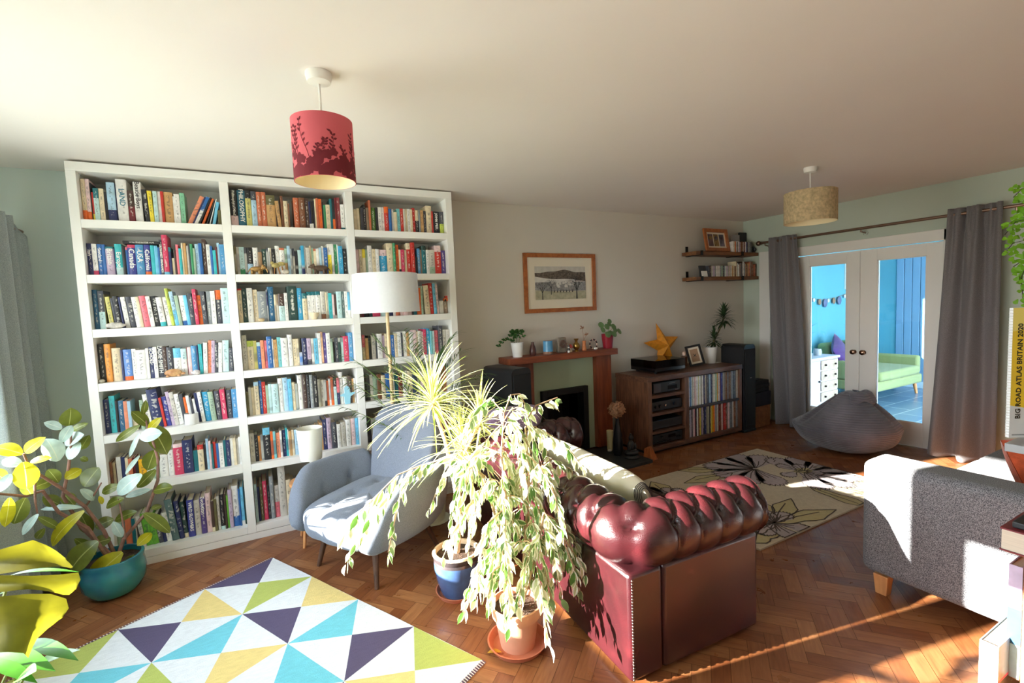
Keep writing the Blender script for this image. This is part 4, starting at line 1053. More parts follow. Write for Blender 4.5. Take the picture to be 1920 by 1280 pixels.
def flowers(mb, x, y, r, zt, zb):
    rd = random.Random(4); h = zt-zb; R = r+.0007
    def wp(s, z): a = s/r; return (x+R*cos(a), y+R*sin(a), zb+z)
    def blob(pts):
        cx = sum(p[0] for p in pts)/len(pts); cz = sum(p[1] for p in pts)/len(pts)
        pts = [(a, min(h-.002, max(.0008, b))) for a, b in pts]; cz = min(h, max(0, cz))
        V = [wp(cx, cz)]+[wp(a, b) for a, b in pts]; n = len(pts)
        mb.add(V, [(0, 1+i, 1+(i+1) % n) for i in range(n)], 2)
    def leaf(s, z, a, l, w):
        pts = []
        for k in range(7): t = k/6; q = w*sin(pi*t); pts.append((s+cos(a)*l*t-sin(a)*q, z+sin(a)*l*t+cos(a)*q))
        for k in range(5, 0, -1): t = k/6; q = -w*sin(pi*t); pts.append((s+cos(a)*l*t-sin(a)*q, z+sin(a)*l*t+cos(a)*q))
        blob(pts)
    def flower(s, z, q):
        for k in range(5):
            a = 2*pi*k/5+rd.random()*.3; leaf(s, z, a, q, q*.42)
    def stem(pts, w=.0011):
        for (a, b), (c, d) in zip(pts, pts[1:]):
            l = sqrt((c-a)**2+(d-b)**2); nx, nz = -(d-b)/l*w, (c-a)/l*w
            blob([(a-nx, b-nz), (c-nx, d-nz), (c+nx, d+nz), (a+nx, b+nz)])
    C = 2*pi*r; n = 22
    for k in range(46):
        s = C*k/46+rd.uniform(-.006, .006); flower(s, rd.uniform(.0, .05), rd.uniform(.02, .032))
    for k in range(24):
        s = C*k/24+rd.uniform(-.01, .01); flower(s, rd.uniform(.05, .10), rd.uniform(.016, .026))
    for k in range(n):
        s = C*k/n+rd.uniform(-.012, .012); z = .07; top = rd.uniform(.11, .21); lean = rd.uniform(-.03, .03); pts = []
        for q in range(8):
            t = q/7; pts.append((s+lean*t+.006*sin(5*t+k), z+(top-z)*t))
        stem(pts)
        for q in range(2, 8):
            a, b = pts[q]
            for sg in (1, -1):
                if rd.random() < .8: leaf(a, b, pi/2-sg*rd.uniform(.5, 1.2), rd.uniform(.012, .022), .0042)
pinkm = M('coral_pink_shade', (226, 106, 116), .75, var=.03, scale=6, tl=.15)
pendant('coral pink drum pendant shade printed with dark red flowers', -5.314, -1.93, .1175, 2.317, 2.077, [pinkm, M('cream_shade_lining', (246, 230, 190), .8), M('wine_flock_print', (112, 28, 40), .9)], None, M('white_flex', (236, 232, 228), .5), flowers)
pendant('small beige fibre drum pendant hanging before the glazed doors', -1.80, -1.86, .178, 2.322, 2.092, [M('beige_fibre_shade', (208, 186, 146), .85, var=.3, scale=45, tl=.2), M('cream_shade_lining', (0, 0, 0))], None, M('white_flex', (0, 0, 0)), None, .045)

# ------------------------------------------------------------------ floor lamp and small table lamp on its stool
lx, ly = -4.772, -.60
fl_ = thing('floor_lamp', 'tall floor lamp with wide white drum shade and slim pale wood pole', 'lamp', (lx, ly, 0))
shadew = M('white_linen_shade', (236, 238, 244), .85, var=.02, scale=60, tl=.25)
MB().lathe([(.232, 0), (.225, .272), (.223, .272), (.230, 0), (.232, 0)], (lx, ly, 1.538), 64).build('lamp_shade', shadew, fl_, smooth=True)
MB().tube([(lx, ly, .03), (lx, ly, 1.60)], [.015, .012], 14).build('pole', WOOD('pale_birch', (232, 204, 160), (208, 176, 128), (16, 16, 1.2), .45), fl_, smooth=True)
MB().lathe([(0, 0), (.14, 0), (.14, .012), (.05, .022), (.02, .032), (0, .032)], (lx, ly, 0), 36).build('base', M('pale_birch', (0, 0, 0)), fl_, smooth=True)
MB().lathe([(.02, 0), (.02, .07), (0, .07)], (lx, ly, 1.6), 16).build('lamp_holder', gloss, fl_, smooth=True)
s_ = MB()
for k in range(3): a = 2*pi*k/3; s_.tube([(lx+.018*cos(a), ly+.018*sin(a), 1.66), (lx+.223*cos(a), ly+.223*sin(a), 1.78)], .002, 5)
s_.build('spider_ring', chrome, fl_)
tx, ty = -5.335, -.545
st = thing('side_table', 'small round stool table on splayed beech legs behind the armchair', 'table', (tx, ty, 0))
MB().lathe([(0, .395), (.145, .395), (.15, .405), (.145, .42), (0, .42)], (tx, ty, 0), 40).build('table_top', beech, st, smooth=True)
for k, (ex, ey) in enumerate(((-.085, -.10), (-.085, .10), (.10, 0))):
    MB().tube([(tx+ex*.55, ty+ey*.55, .395), (tx+ex*1.05, ty+ey*1.05, 0)], [.016, .010], 12).build('leg', beech if k != 2 else walnut, st, smooth=True)
tl_ = thing('table_lamp', 'small white cylinder lamp standing on the stool behind the armchair', 'lamp', (tx, ty, .42))
MB().lathe([(0, 0), (.055, 0), (.055, .012), (.016, .022), (.013, .05), (.013, .19), (0, .19)], (tx, ty, .4205), 28).build('base', white_cer, tl_, smooth=True)
MB().lathe([(.070, 0), (.083, .215), (.081, .215), (.068, 0), (.070, 0)], (tx, ty, .562), 48).build('lamp_shade', M('ivory_shade', (240, 238, 228), .8, tl=.2), tl_, smooth=True)

# ------------------------------------------------------------------ fireplace
fp = thing('fireplace', 'mahogany fireplace surround with mantel shelf and pale green inset panel', 'fireplace', (-2.95, -.1, 0))
MB().bx(-3.60, -.225, 1.008, -2.325, -.001, 1.068).build('mantel_shelf', mahog_h, fp, bevel=.004)
MB().bx(-3.49, -.125, .032, -3.29, -.001, 1.007).build('pilaster', mahog, fp, bevel=.003); MB().bx(-2.53, -.125, .032, -2.335, -.001, 1.007).build('pilaster', mahog, fp, bevel=.003)
g = MB(); y0, y1 = -.065, -.001
g.bx(-3.289, y0, .032, -3.19, y1, 1.007); g.bx(-2.63, y0, .032, -2.531, y1, 1.007); g.bx(-3.19, y0, .70, -2.63, y1, 1.007); g.build('green_panel', M('celadon_paint', (168, 182, 152), .5, var=.02), fp)
fm = M('black_iron', (24, 23, 23), .5, .4, var=.2)
g = MB(); g.bx(-3.19, -.105, .032, -3.13, -.001, .70); g.bx(-2.69, -.105, .032, -2.63, -.001, .70); g.bx(-3.13, -.105, .64, -2.69, -.001, .70); g.build('fire_frame', fm, fp, bevel=.004)
soot = M('sooty_firebrick', (38, 34, 32), .9, var=.4, scale=12, bump=.4)
g = MB(); g.bx(-3.13, .30, 0, -2.69, .32, .635); g.bx(-3.15, 0, 0, -3.13, .32, .635); g.bx(-2.69, 0, 0, -2.67, .32, .635); g.bx(-3.13, .0, .615, -2.69, .32, .635); g.bx(-3.13, 0, .0, -2.69, .32, .03); g.build('fire_chamber', soot, fp)
g = MB()
for i in range(9): g.tube([(-3.06+i*.037, .05, .08), (-3.06+i*.037, .05, .20)], .006, 6)
g.tube([(-3.08, .05, .08), (-2.74, .05, .08)], .008, 6); g.tube([(-3.08, .05, .20), (-2.74, .05, .20)], .008, 6)
for xx in (-3.07, -2.75): g.tube([(xx, .05, .2), (xx, .05, .031)], .009, 6)
g.build('grate', fm, fp)
tag(MB().bx(-3.50, -.725, .0005, -2.36, -.127, .031).build('hearth', M('slate_slab', (52, 54, 54), .45, var=.25, scale=9, bump=.15), bevel=.003), 'dark slate hearth slab lying on the floor before the fireplace', 'hearth')

# ------------------------------------------------------------------ framed print over the mantel
def picture(name, label, c, w, h, fwid, matw, fm_, art, normal=(0, -1, 0), up=(0, 0, 1), fd=.02, cat='picture', glass=True, standcol=None):
    n = Vector(normal).normalized(); u = Vector(up).normalized(); r = u.cross(n).normalized(); r = -r if False else r
    Mx = Matrix((r, u, n)).transposed().to_4x4(); Mx.translation = Vector(c)
    o = thing(name, label, cat, Mx @ Vector((0, -h/2, 0)))
    f = MB()
    for a in ((-w/2, -h/2, -w/2+fwid, h/2), (w/2-fwid, -h/2, w/2, h/2), (-w/2+fwid, h/2-fwid, w/2-fwid, h/2), (-w/2+fwid, -h/2, w/2-fwid, -h/2+fwid)):
        f.bx(a[0], a[1], 0, a[2], a[3], fd, 0, Mx)
    f.build('frame', fm_, o, bevel=.0015)
    MB().bx(-w/2+fwid, -h/2+fwid, .001, w/2-fwid, h/2-fwid, .004, 0, Mx).build('mount', M('ivory_mount', (236, 226, 206), .8), o)
    art(o, Mx, w-2*fwid-2*matw, h-2*fwid-2*matw, .0045)
    return o
def landscape(o, Mx, w, h, z):
    ms = [M('print_sky', (205, 200, 190), .8, var=.12, scale=20), M('print_wood', (110, 98, 88), .8, var=.55, scale=60), M('print_snow', (222, 218, 212), .8, var=.1, scale=30), M('print_town', (160, 158, 158), .8, var=.4, scale=50), M('print_ink', (50, 50, 56), .8), M('print_grass', (186, 182, 156), .8, var=.2, scale=24)]
    mb = MB(); rd = random.Random(3); k = [0]
    def poly(pts, mi):
        k[0] += 1; zz = z+k[0]*.00004
        V = [Mx @ Vector((p[0]*w/2, p[1]*h/2, zz)) for p in pts]; mb.add(V, [tuple(range(len(V)))], mi)
    def strip(top, bot, mi):
        for a, b, c2, d in zip(top, top[1:], bot, bot[1:]): poly([(c2[0], c2[1]), (d[0], d[1]), (b[0], b[1]), (a[0], a[1])], mi)
    xs = [-1+i/10 for i in range(21)]
    strip([(x, 1) for x in xs], [(x, .5) for x in xs], 0)
    hill = [(x, .62+.16*exp(-((x-.1)/.5)**2)+.03*sin(x*9)) for x in xs]; strip(hill, [(x, .2-.15*max(0, x)) for x in xs], 1)
    strip([(x, .36-.25*(x+1)/2+.04*sin(4*x)) for x in xs], [(x, -.2) for x in xs], 2)
    strip([(x, .05+.06*sin(13*x)*(abs(x) < .5)) for x in xs], [(x, -.5) for x in xs], 3)
    strip([(x, -.42-.12*sin((x+1)*1.2)) for x in xs], [(x, -1) for x in xs], 5)
    for i in range(14): x = rd.uniform(-.4, .45); y = rd.uniform(-.3, .0); poly([(x, y), (x+.09, y), (x+.09, y+.12), (x+.045, y+.2), (x, y+.12)], 2)
    for i in range(7): x = -.3+i*.12; poly([(x, -.58), (x+.05, -.58), (x+.025, -.4)], 4)
    def branch(x, y, a, l, t, d):
        x2, y2 = x+cos(a)*l*.62, y+sin(a)*l; nx, ny = -sin(a)*t*.62, cos(a)*t
        poly([(x-nx, y-ny), (x2-nx*.6, y2-ny*.6), (x2+nx*.6, y2+ny*.6), (x+nx, y+ny)], 4)
        if d:
            for q in ((-.5, .0, .5) if d > 2 else (-.4, .4)): branch(x2, y2, a+q+rd.uniform(-.15, .15), l*.68, t*.55, d-1)
    branch(.62, -1, pi/2, .52, .045, 5); branch(-.75, -1, pi/2, .4, .03, 4); branch(-.42, -.7, pi/2, .35, .025, 4)
    mb.build('print', ms, o)
oak = WOOD('honey_oak', (186, 110, 58), (150, 82, 40), (8, 8, 8), .4)
picture('framed_print', 'oak framed ink landscape of bare trees hanging above the fireplace', ((-3.295-2.425)/2, -.003, (1.470+2.054)/2), .87, .585, .040, .088, oak, landscape)

# ------------------------------------------------------------------ record cabinet and hi-fi
X0, X1, YB_, YF_, ZT = -2.25, -.825, -.09, -.565, .79
cab = thing('record_cabinet', 'rustic dark timber cabinet holding records and stacked hi-fi units', 'cabinet', ((X0+X1)/2, -.33, 0))
def cpart(n, a, b, m): return MB().bx(*a, *b).build(n, m, cab, bevel=.003)
cpart('cabinet_top', (X0-.005, YF_-.006, ZT-.05), (X1+.005, YB_, ZT), darkwood_h)
cpart('side_panel', (X0, YF_, .035), (X0+.052, YB_, ZT-.0505), darkwood); cpart('side_panel', (X1-.04, YF_, .035), (X1, YB_, ZT-.0505), darkwood)
cpart('divider', (-1.735, YF_, .0805), (-1.675, YB_-.02, ZT-.0505), darkwood)
cpart('bottom_panel', (X0+.0525, YF_, .035), (X1-.0405, YB_, .08), darkwood_h)
MB().bx(X0+.0525, YB_-.018, .0805, X1-.0405, YB_, ZT-.0505).build('back_panel', darkwood_h, cab)
for z0, z1 in ((.568, .600), (.390, .420), (.205, .232)): cpart('shelf', (X0+.0525, YF_+.002, z0), (-1.7355, YB_-.019, z1), darkwood_h)
cpart('shelf', (-1.6745, YF_+.004, .385), (X1-.0405, YB_-.019, .412), M('ebonised_board', (52, 40, 40), .5, var=.2))
MB().bx(X0+.03, YF_+.06, 0, X1-.03, YB_-.05, .0345).build('plinth', M('black_satin', (0, 0, 0)), cab)
cabz = [.6005, .4205, .2325, .0805]
def hifi(label, z, h, w, kind):
    x0 = -2.165+(.43-w)/2-.01; y1 = YB_-.06; y0 = YF_+.03
    o = thing('hifi_unit', label, 'hi-fi unit', (x0+w/2, (y0+y1)/2, z), 'hi-fi units stacked in the record cabinet')
    MB().bx(x0, y0, z+.012, x0+w, y1, z+h).build('case', blackm, o, bevel=.004)
    for fx in (.04, w-.04):
        for fy in (.05, .25): MB().lathe([(.014, 0), (.014, .0118), (0, .0118)], (x0+fx, y0+fy, z), 10).build('foot', blackp if kind else chrome, o)
    def knob(px, pz, r, m=None): MB().lathe([(r, 0), (r*.95, .018), (0, .019)], (0, 0, 0), 18, mat=Matrix.Translation((x0+px, y0, z+pz)) @ Matrix.Rotation(pi/2, 4, 'X')).build('dial', m or blackp, o, smooth=True)
    dk = M('smoked_display', (12, 14, 18), .15); gy = M('grey_facia', (64, 60, 62), .4)
    if kind == 0:
        MB().bx(x0+.004, y0-.006, z+.02, x0+.10, y0-.0005, z+h-.01).build('speaker_facia', gy, o); MB().bx(x0+.20, y0-.004, z+.035, x0+.33, y0-.0005, z+.075).build('display', dk, o)
        b = MB(); b.bx(x0+.22, y0-.004, z+h-.022, x0+.30, y0-.0005, z+h-.017); b.build('badge', chrome, o); MB().bx(x0+.30, y0-.005, z+.02, x0+.35, y0-.0005, z+.026).build('button_row', chrome, o)
    elif kind == 1:
        knob(.055, .055, .018); knob(.11, .055, .018); knob(.175, .06, .012, chrome); knob(.31, .06, .020)
    elif kind == 2:
        MB().bx(x0+.02, y0-.002, z+.02, x0+.40, y0-.0005, z+.024).build('trim_strip', gy, o)
    else:
        for i in range(8): knob(.04+.028*i, .03, .007)
        knob(.13, .075, .014); knob(.345, .05, .014); knob(.385, .05, .014); MB().bx(x0+.22, y0-.003, z+.055, x0+.32, y0-.0005, z+.085).build('display', dk, o)
hifi('black compact player with small screen on the top cabinet shelf', cabz[0], .115, .38, 0)
hifi('black amplifier with four round dials on the second cabinet shelf', cabz[1], .105, .425, 1)
hifi('plain black amplifier box on the third cabinet shelf', cabz[2], .100, .425, 2)
hifi('black receiver with rows of small knobs on the lowest cabinet shelf', cabz[3], .105, .425, 3)
def records(x0, x1, z, codes, hgt, where, seed):
    rd = random.Random(seed); w = (x1-x0)/len(codes); x = x0; cl = codes.split()
    ws = [rd.uniform(.6, 1.5) for _ in cl]; s = sum(ws); ws = [q*(x1-x0)/s for q in ws]
    for i, (c, wd_) in enumerate(zip(cl, ws)):
        h = min(hgt, .315+rd.uniform(-.004, .0)); yf = YF_+.02+rd.uniform(0, .02)
        mb = MB(); mb.bx(x+.0004, yf, z+.0004, x+wd_*.96, yf+.31, z+h)
        o = mb.build('vinyl_record', book_mat(c))
        tag(o, 'record in %s sleeve, %s from left in the %s record compartment' % (PAL[c][1], ordw(i+1), where), 'record', 'records in the %s compartment' % where)
        x += wd_
records(-1.6735, X1-.042, .4125, 'W W b L I W P W W y2 W O W N n I K N L N B I W G r y3 W P n v e I e n2 n D e n n2 e K e n I', .312, 'upper', 1)
records(-1.6735, X1-.042, .0805, 'L e W u K P p B W n y K I u B N I O2 P K y G C y3 o W e I B T m n P e r r n e P e K e W n e L', .30, 'lower', 2)
# turntable
tt = thing('turntable', 'black turntable under a clear lid on the record cabinet', 'turntable', (-1.835, -.285, ZT))
a0, a1, b0, b1 = -2.05, -1.62, -.47, -.11
MB().bx(a0, b0, .812, a1, b1, .850).build('plinth', M('gloss_black', (14, 14, 16), .15), tt, bevel=.004)
for p, q in ((a0+.05, b0+.05), (a1-.05, b0+.05), (a0+.05, b1-.05), (a1-.05, b1-.05)): MB().lathe([(.018, 0), (.02, .02), (0, .02)], (p, q, ZT+.001), 12).build('foot', blackp, tt)
MB().lathe([(0, 0), (.15, 0), (.15, .018), (0, .018)], (a0+.18, (b0+b1)/2, .8505), 48).build('platter', M('grey_facia', (0, 0, 0)), tt, smooth=True)
t2 = MB(); t2.tube([(a1-.06, b1-.07, .852), (a1-.06, b1-.07, .885), (a1-.075, b0+.16, .882), (a1-.13, b0+.09, .875)], .005, 8); t2.build('tonearm', chrome, tt, smooth=True)
l = MB(); th = .003
zz0, zz1 = .8505, .925
l.bx(a0, b0, zz0, a0+th, b1, zz1); l.bx(a1-th, b0, zz0, a1, b1, zz1); l.bx(a0+th, b0, zz0, a1-th, b0+th, zz1); l.bx(a0+th, b1-th, zz0, a1-th, b1, zz1); l.bx(a0, b0, zz1, a1, b1, zz1+th)
l.build('dust_cover', GLASS('smoky_acrylic', (226, 226, 228), 1.0), tt)
# star lantern
def star():
    P = [(-1.62, 1.294), (-1.46, 1.135), (-1.27, 1.109), (-1.38, 1.00), (-1.335, .794), (-1.49, .885), (-1.62, .794), (-1.60, .985), (-1.811, 1.08), (-1.585, 1.115)]
    P = [(-1.62, 1.294), (-1.475, 1.130), (-1.27, 1.115), (-1.405, .985), (-1.325, .795), (-1.495, .895), (-1.63, .795), (-1.60, .975), (-1.811, 1.08), (-1.605, 1.105)]
    c = (-1.50, 1.03); mb = MB(); y = -.06
    V = [(c[0], y-.075, c[1])]+[(p[0], y, p[1]) for p in P]+[(c[0], y+.05, c[1])]
    F = [(0, 1+(i+1) % 10, 1+i) for i in range(10)]+[(11, 1+i, 1+(i+1) % 10) for i in range(10)]
    mb.add(V, F)
    tag(mb.build('star_lantern', M('orange_star_paper', (238, 160, 44), .6, var=.18, scale=25, tl=.25)), 'large orange paper star standing behind the turntable', 'star lantern')
star()
# small framed insect print
def moth(o, Mx, w, h, z):
    mb = MB(); mb.add([Mx @ Vector(p) for p in ((-w/2, -h/2, z), (w/2, -h/2, z), (w/2, h/2, z), (-w/2, h/2, z))], [(0, 1, 2, 3)], 0)
    for a, l in ((.6, .035), (2.2, .03), (-.9, .03)): 
        d = Vector((cos(a), sin(a), 0)); q = Vector((-d.y, d.x, 0))*.005
        mb.add([Mx @ (p+Vector((0, 0, z+.0005))) for p in (d*-l-q*.2, d*0-q, d*l, d*0+q)], [(0, 1, 2, 3)], 1)
    mb.build('print', [M('kraft_paper', (176, 142, 112), .85, var=.1), M('print_ink', (0, 0, 0))], o)
picture('framed_insect_print', 'small black frame with insect print leaning on the record cabinet', (-1.265, -.29, .908), .19, .235, .024, .022, blackm, moth, (-.30, -.92, .28), (-.05, .28, .95), .014, 'picture frame')
wd = thing('wooden_figure', 'small wooden ornament beside the orange star on the cabinet', 'ornament', (-1.36, -.23, ZT))
MB().bx(-1.385, -.25, ZT+.0005, -1.335, -.20, ZT+.11).build('block', darkwood, wd, bevel=.004)
MB().ball((-1.36, -.225, ZT+.138), (.022, .02, .028), 12, 8).build('head', M('bisque', (226, 196, 178), .6), wd, smooth=True)
tag(MB().bx(-.93, -.31, ZT+.0005, -.84, -.25, ZT+.003).build('paper_note', M('white_paper', (236, 234, 228), .8)), 'scrap of white paper lying beside the white pot on the cabinet', 'paper')

# ------------------------------------------------------------------ speakers
def speaker(label, c, w, d, z1, rot):
    o = thing('floor_speaker', label, 'speaker', c, 'black floor-standing speakers')
    mt = Matrix.Translation(c) @ Matrix.Rotation(rot, 4, 'Z')
    sh = []
    prof = [(-d/2, 0)]; rr = .045
    poly = [(-w/2+rr*(1-cos(a)), z1-rr*(1-sin(a))) for a in [pi/2*k/6 for k in range(7)]]
    poly = [(-w/2, .03)]+poly+[(-p[0], p[1]) for p in poly[::-1]]+[(w/2, .03)]
    V = [mt @ Vector((p[0], -d/2, p[1])) for p in poly]+[mt @ Vector((p[0], d/2, p[1])) for p in poly]; n = len(poly)
    mb = MB(); mb.add(V, [tuple(range(n-1, -1, -1)), tuple(range(n, 2*n))]+[(i, (i+1) % n, n+(i+1) % n, n+i) for i in range(n)])
    mb.build('cabinet', blackm, o, smooth=True)
    MB().bx(-w/2+.012, -d/2-.012, .07, w/2-.012, -d/2-.0005, z1-.05, 0, mt).build('grille', M('speaker_cloth', (30, 30, 32), .95, bump=.5, bscale=500), o, bevel=.004)
    MB().bx(-w/2-.01, -d/2-.005, 0.0005, w/2+.01, d/2, .029, 0, mt).build('base', blackp, o, bevel=.004)
    MB().bx(-.012, -d/2-.0145, z1*.62, .012, -d/2-.0122, z1*.62+.006, 0, mt).build('badge', M('pewter_rod', (0, 0, 0)), o)
speaker('black floor-standing speaker in the corner right of the record cabinet', (-.70, -.425, 0), .195, .30, 1.005, 0)
speaker('black floor-standing speaker left of the fireplace behind the palm', (-3.735, -.41, 0), .21, .40, 1.03, radians(11))
# stack in the corner: wooden stool box, black boxes
tag(MB().bx(-.53, -.52, .0005, -.24, -.23, .25).build('wooden_box', WOOD('oiled_pine', (160, 110, 70), (120, 78, 48), (6, 6, 6), .5), bevel=.004), 'brown wooden box on the floor under the black boxes in the corner', 'box')
tag(MB().bx(-.535, -.525, .2505, -.235, -.225, .415).build('storage_box', M('navy_black_card', (30, 32, 44), .5), bevel=.003), 'square dark storage box on the wooden box in the corner', 'box', 'black boxes stacked in the corner')
for i, (dx, h) in enumerate(((0, .05), (.01, .045), (-.004, .04))):
    z = .4155+sum((.0505, .0455, .0405)[:i])
    tag(MB().bx(-.53+dx, -.51, z, -.25+dx, -.235, z+h-.001).build('flat_box', blackm, bevel=.003), ['flat black box directly on the square dark storage box', 'flat black box in the middle of the three flat boxes', 'flat black box topmost of the corner stack'][i], 'box', 'black boxes stacked in the corner')
tag(MB().bx(-.50, -.46, .5525, -.36, -.30, .572).build('black_case', M('black_leatherette', (40, 40, 44), .35), bevel=.004), 'thin black case lying on top of the corner stack', 'case')
# ------------------------------------------------------------------ a point of the photograph carried onto a plane y = const or to a depth
def _ray(u, v):
    ya, p_, ro = radians(-28.27845), radians(-4.18341), radians(-2.36643)
    f = Vector((-sin(ya)*cos(p_), cos(ya)*cos(p_), sin(p_))); r = Vector((cos(ya), sin(ya), 0)); u0 = r.cross(f)
    r2 = r*cos(ro)+u0*sin(ro); u2 = -r*sin(ro)+u0*cos(ro)
    return f+r2*(u-960)/891.0163-u2*(v-640)/891.0163
CAMP = Vector((-5.608457, -4.021543, 1.542335))
def at(u, v, y): d = _ray(u, v); return CAMP+d*((y-CAMP.y)/d.y)
def atd(u, v, dep): return CAMP+_ray(u, v)*dep

MT = 1.0685
# ------------------------------------------------------------------ ornaments on the mantel
def pot(name, m, c, rt, rb, h, parent, rim=.006, n=32, bulge=0, soilm=soil, rimh=.0, ribs=0):
    pr = [(0, 0), (rb, 0)]
    for k in range(1, 9): t = k/8; pr.append((rb+(rt-rb)*t+bulge*sin(pi*t), h*t))
    pr += [(rt-rim, h), (rt-rim-.004, h*.85), (0, h*.84)]
    mb = MB(); mb.lathe(pr, c, n)
    if ribs:
        for i, p in enumerate(mb.v):
            d = p-Vector(c); a = math.atan2(d.y, d.x); k = 1+.04*abs(sin(a*ribs/2)); mb.v[i] = Vector((c[0]+d.x*k, c[1]+d.y*k, p.z))
    mb.build('pot', m, parent, smooth=True)
    MB().lathe([(0, h*.86), (rt-rim-.006, h*.845), (rt-rim-.006, h*.842)][::-1], c, n).build('soil', soilm, parent, smooth=True)
leaf_d = LEAF('deep_green_leaf', (58, 104, 48), (110, 142, 92), tl=.25, rough=.35)
tp = thing('potted_trailing_plant', 'small trailing green plant in plain white pot at left end of mantel', 'potted plant', (-3.455, -.12, MT))
pot('pot', white_cer, (-3.455, -.12, MT), .062, .046, .135, tp)
mb = MB(); sm = MB(); rd = random.Random(8)
for k in range(13):
    a = rd.uniform(0, 2*pi); R0 = .02; L_ = rd.uniform(.06, .12)
    if k < 4: a = pi+rd.uniform(-.4, .3); L_ = .17
    p0 = Vector((-3.455+R0*cos(a), -.12+R0*sin(a), MT+.115)); pts = []
    for q in range(7):
        t = q/6; up = (.11 if k >= 4 else .05)*sin(pi*min(1, t*.8)) - (.05*t*t if k < 4 else 0)
        pts.append(p0+Vector((cos(a)*L_*t*(1 if k < 4 else .5), sin(a)*L_*t*.6, up+.02)))
    sm.tube(pts, .0014, 5)
    for q in range(1, 7):
        for sg in (1, -1):
            d = Vector((rd.uniform(-1, 1), rd.uniform(-1, .3), rd.uniform(-.2, .8))).normalized()
            mb.leaf(pts[q], pts[q]+d*rd.uniform(.02, .03), .024, Vector((rd.uniform(-.5, .5), -1, .5)), 0, .1, .08, 4)
mb.build('foliage', leaf_d, tp, smooth=True, ang=180); sm.build('stem', M('green_stem', (96, 120, 62), .6), tp)
tag(MB().lathe([(0, 0), (.024, 0), (.032, .02), (.033, .045), (.024, .085), (.013, .115), (.014, .128), (.009, .128), (0, .1)], (-3.287, -.12, MT), 24).build('bud_vase', M('chocolate_glaze', (82, 46, 40), .35, var=.2), smooth=True), 'small dark brown bud vase beside the blue mug on the mantel', 'vase')
cu = tag(MB().lathe([(0, 0), (.050, 0), (.051, .01), (.049, .025), (.047, .07), (.046, .115), (.046, .128), (.042, .128), (.042, .02), (0, .02)], (-3.115, -.12, MT), 32, 0, [0, 0, 0, 1, 1, 1, 0, 0, 0, 0]).build('stoneware_cup', [M('raw_stoneware', (150, 112, 90), .7, var=.15), M('sky_glaze', (92, 160, 204), .3, var=.15, scale=14)], smooth=True), 'blue glazed stoneware cup with brown rim on the mantel', 'cup')
fo = thing('fossil_clock', 'grey stone ornament with round carved face on the mantel', 'ornament', (-2.955, -.11, MT))
MB().bx(-3.005, -.135, MT+.0005, -2.905, -.09, MT+.15).build('stone_block', M('grey_limestone', (138, 128, 116), .85, var=.3, scale=30, bump=.5), fo, bevel=.008)
m_ = MB()
for k in range(90):
    t = k/89; a = t*6*pi; r = .008+.032*t
    m_.ball((-2.948+r*cos(a), -.138, MT+.088+r*sin(a)), .0042+.003*t, 6, 4)
m_.build('carved_spiral', M('brown_fossil', (106, 78, 66), .6, var=.3), fo, smooth=True)
fg = thing('figurine', 'tiny black and white figurine beside the fossil ornament', 'figurine', (-2.900, -.165, MT))
MB().lathe([(0, 0), (.014, 0), (.015, .02), (.009, .045), (.012, .055), (.011, .07), (0, .076)], (-2.90, -.165, MT), 14, 0, [0, 0, 1, 0, 1, 1]).build('body', [M('figurine_white', (230, 226, 220), .4), M('figurine_black', (36, 34, 36), .4)], fg, smooth=True)
mu = thing('toadstool', 'small red capped toadstool ornament on the mantel', 'ornament', (-2.857, -.13, MT))
MB().lathe([(0, 0), (.020, 0), (.016, .03), (.014, .045), (0, .045)], (-2.857, -.13, MT), 16).build('stalk', M('ivory_stalk', (226, 206, 178), .6), mu, smooth=True)
MB().lathe([(0, .042), (.027, .042), (.026, .052), (.018, .066), (.006, .076), (0, .078)], (-2.857, -.13, MT), 20).build('cap', M('toadstool_red', (186, 66, 58), .45, var=.15), mu, smooth=True)
tag(MB().lathe([(0, 0), (.024, 0), (.022, .006), (.012, .012), (.030, .03), (.036, .052), (.030, .074), (.014, .09), (.015, .108), (.026, .122), (.024, .126), (.012, .11), (0, .1)], (-2.775, -.12, MT), 28).build('brass_vase', brass, smooth=True), 'small round bellied brass vase on the mantel', 'vase')
ov = thing('orange_vase', 'slim orange bud vase holding a dried flower on the mantel', 'vase', (-2.678, -.12, MT))
MB().lathe([(0, 0), (.022, 0), (.024, .02), (.018, .05), (.016, .08), (.020, .098), (.016, .098), (0, .09)], (-2.678, -.12, MT), 22).build('vase', M('orange_glaze', (208, 128, 74), .4, var=.1), ov, smooth=True)
m_ = MB(); m_.tube([(-2.678, -.12, MT+.09), (-2.685, -.12, MT+.16), (-2.70, -.12, MT+.245)], .0016, 5); m_.tube([(-2.68, -.12, MT+.1), (-2.65, -.125, MT+.16)], .0014, 5)
for k in range(26):
    c = Vector((-2.70, -.12, MT+.235)) if k < 16 else Vector((-2.648, -.125, MT+.165)); d = Vector((rd.uniform(-1, 1), rd.uniform(-1, 1), rd.uniform(-1, 1))).normalized()*.026
    m_.leaf(c, c+d, .011, Vector((0, -1, .3)), 0, .1, .05, 3, None, False)
m_.build('dried_flower', M('dried_petals', (170, 128, 104), .9), ov)
br = thing('bead_bracelet', 'ring of dark and cream beads standing on the mantel', 'bracelet', (-2.555, -.12, MT))
m1, m2 = MB(), MB()
for k in range(22):
    a = 2*pi*k/22; (m1 if k % 3 else m2).ball((-2.555+.046*cos(a), -.115+.006*sin(a), MT+.055+.046*sin(a)), .0085, 8, 6)
m1.build('dark_beads', M('dark_beads', (58, 40, 40), .3), br, smooth=True); m2.build('pale_beads', M('pale_beads', (226, 196, 176), .4), br, smooth=True)
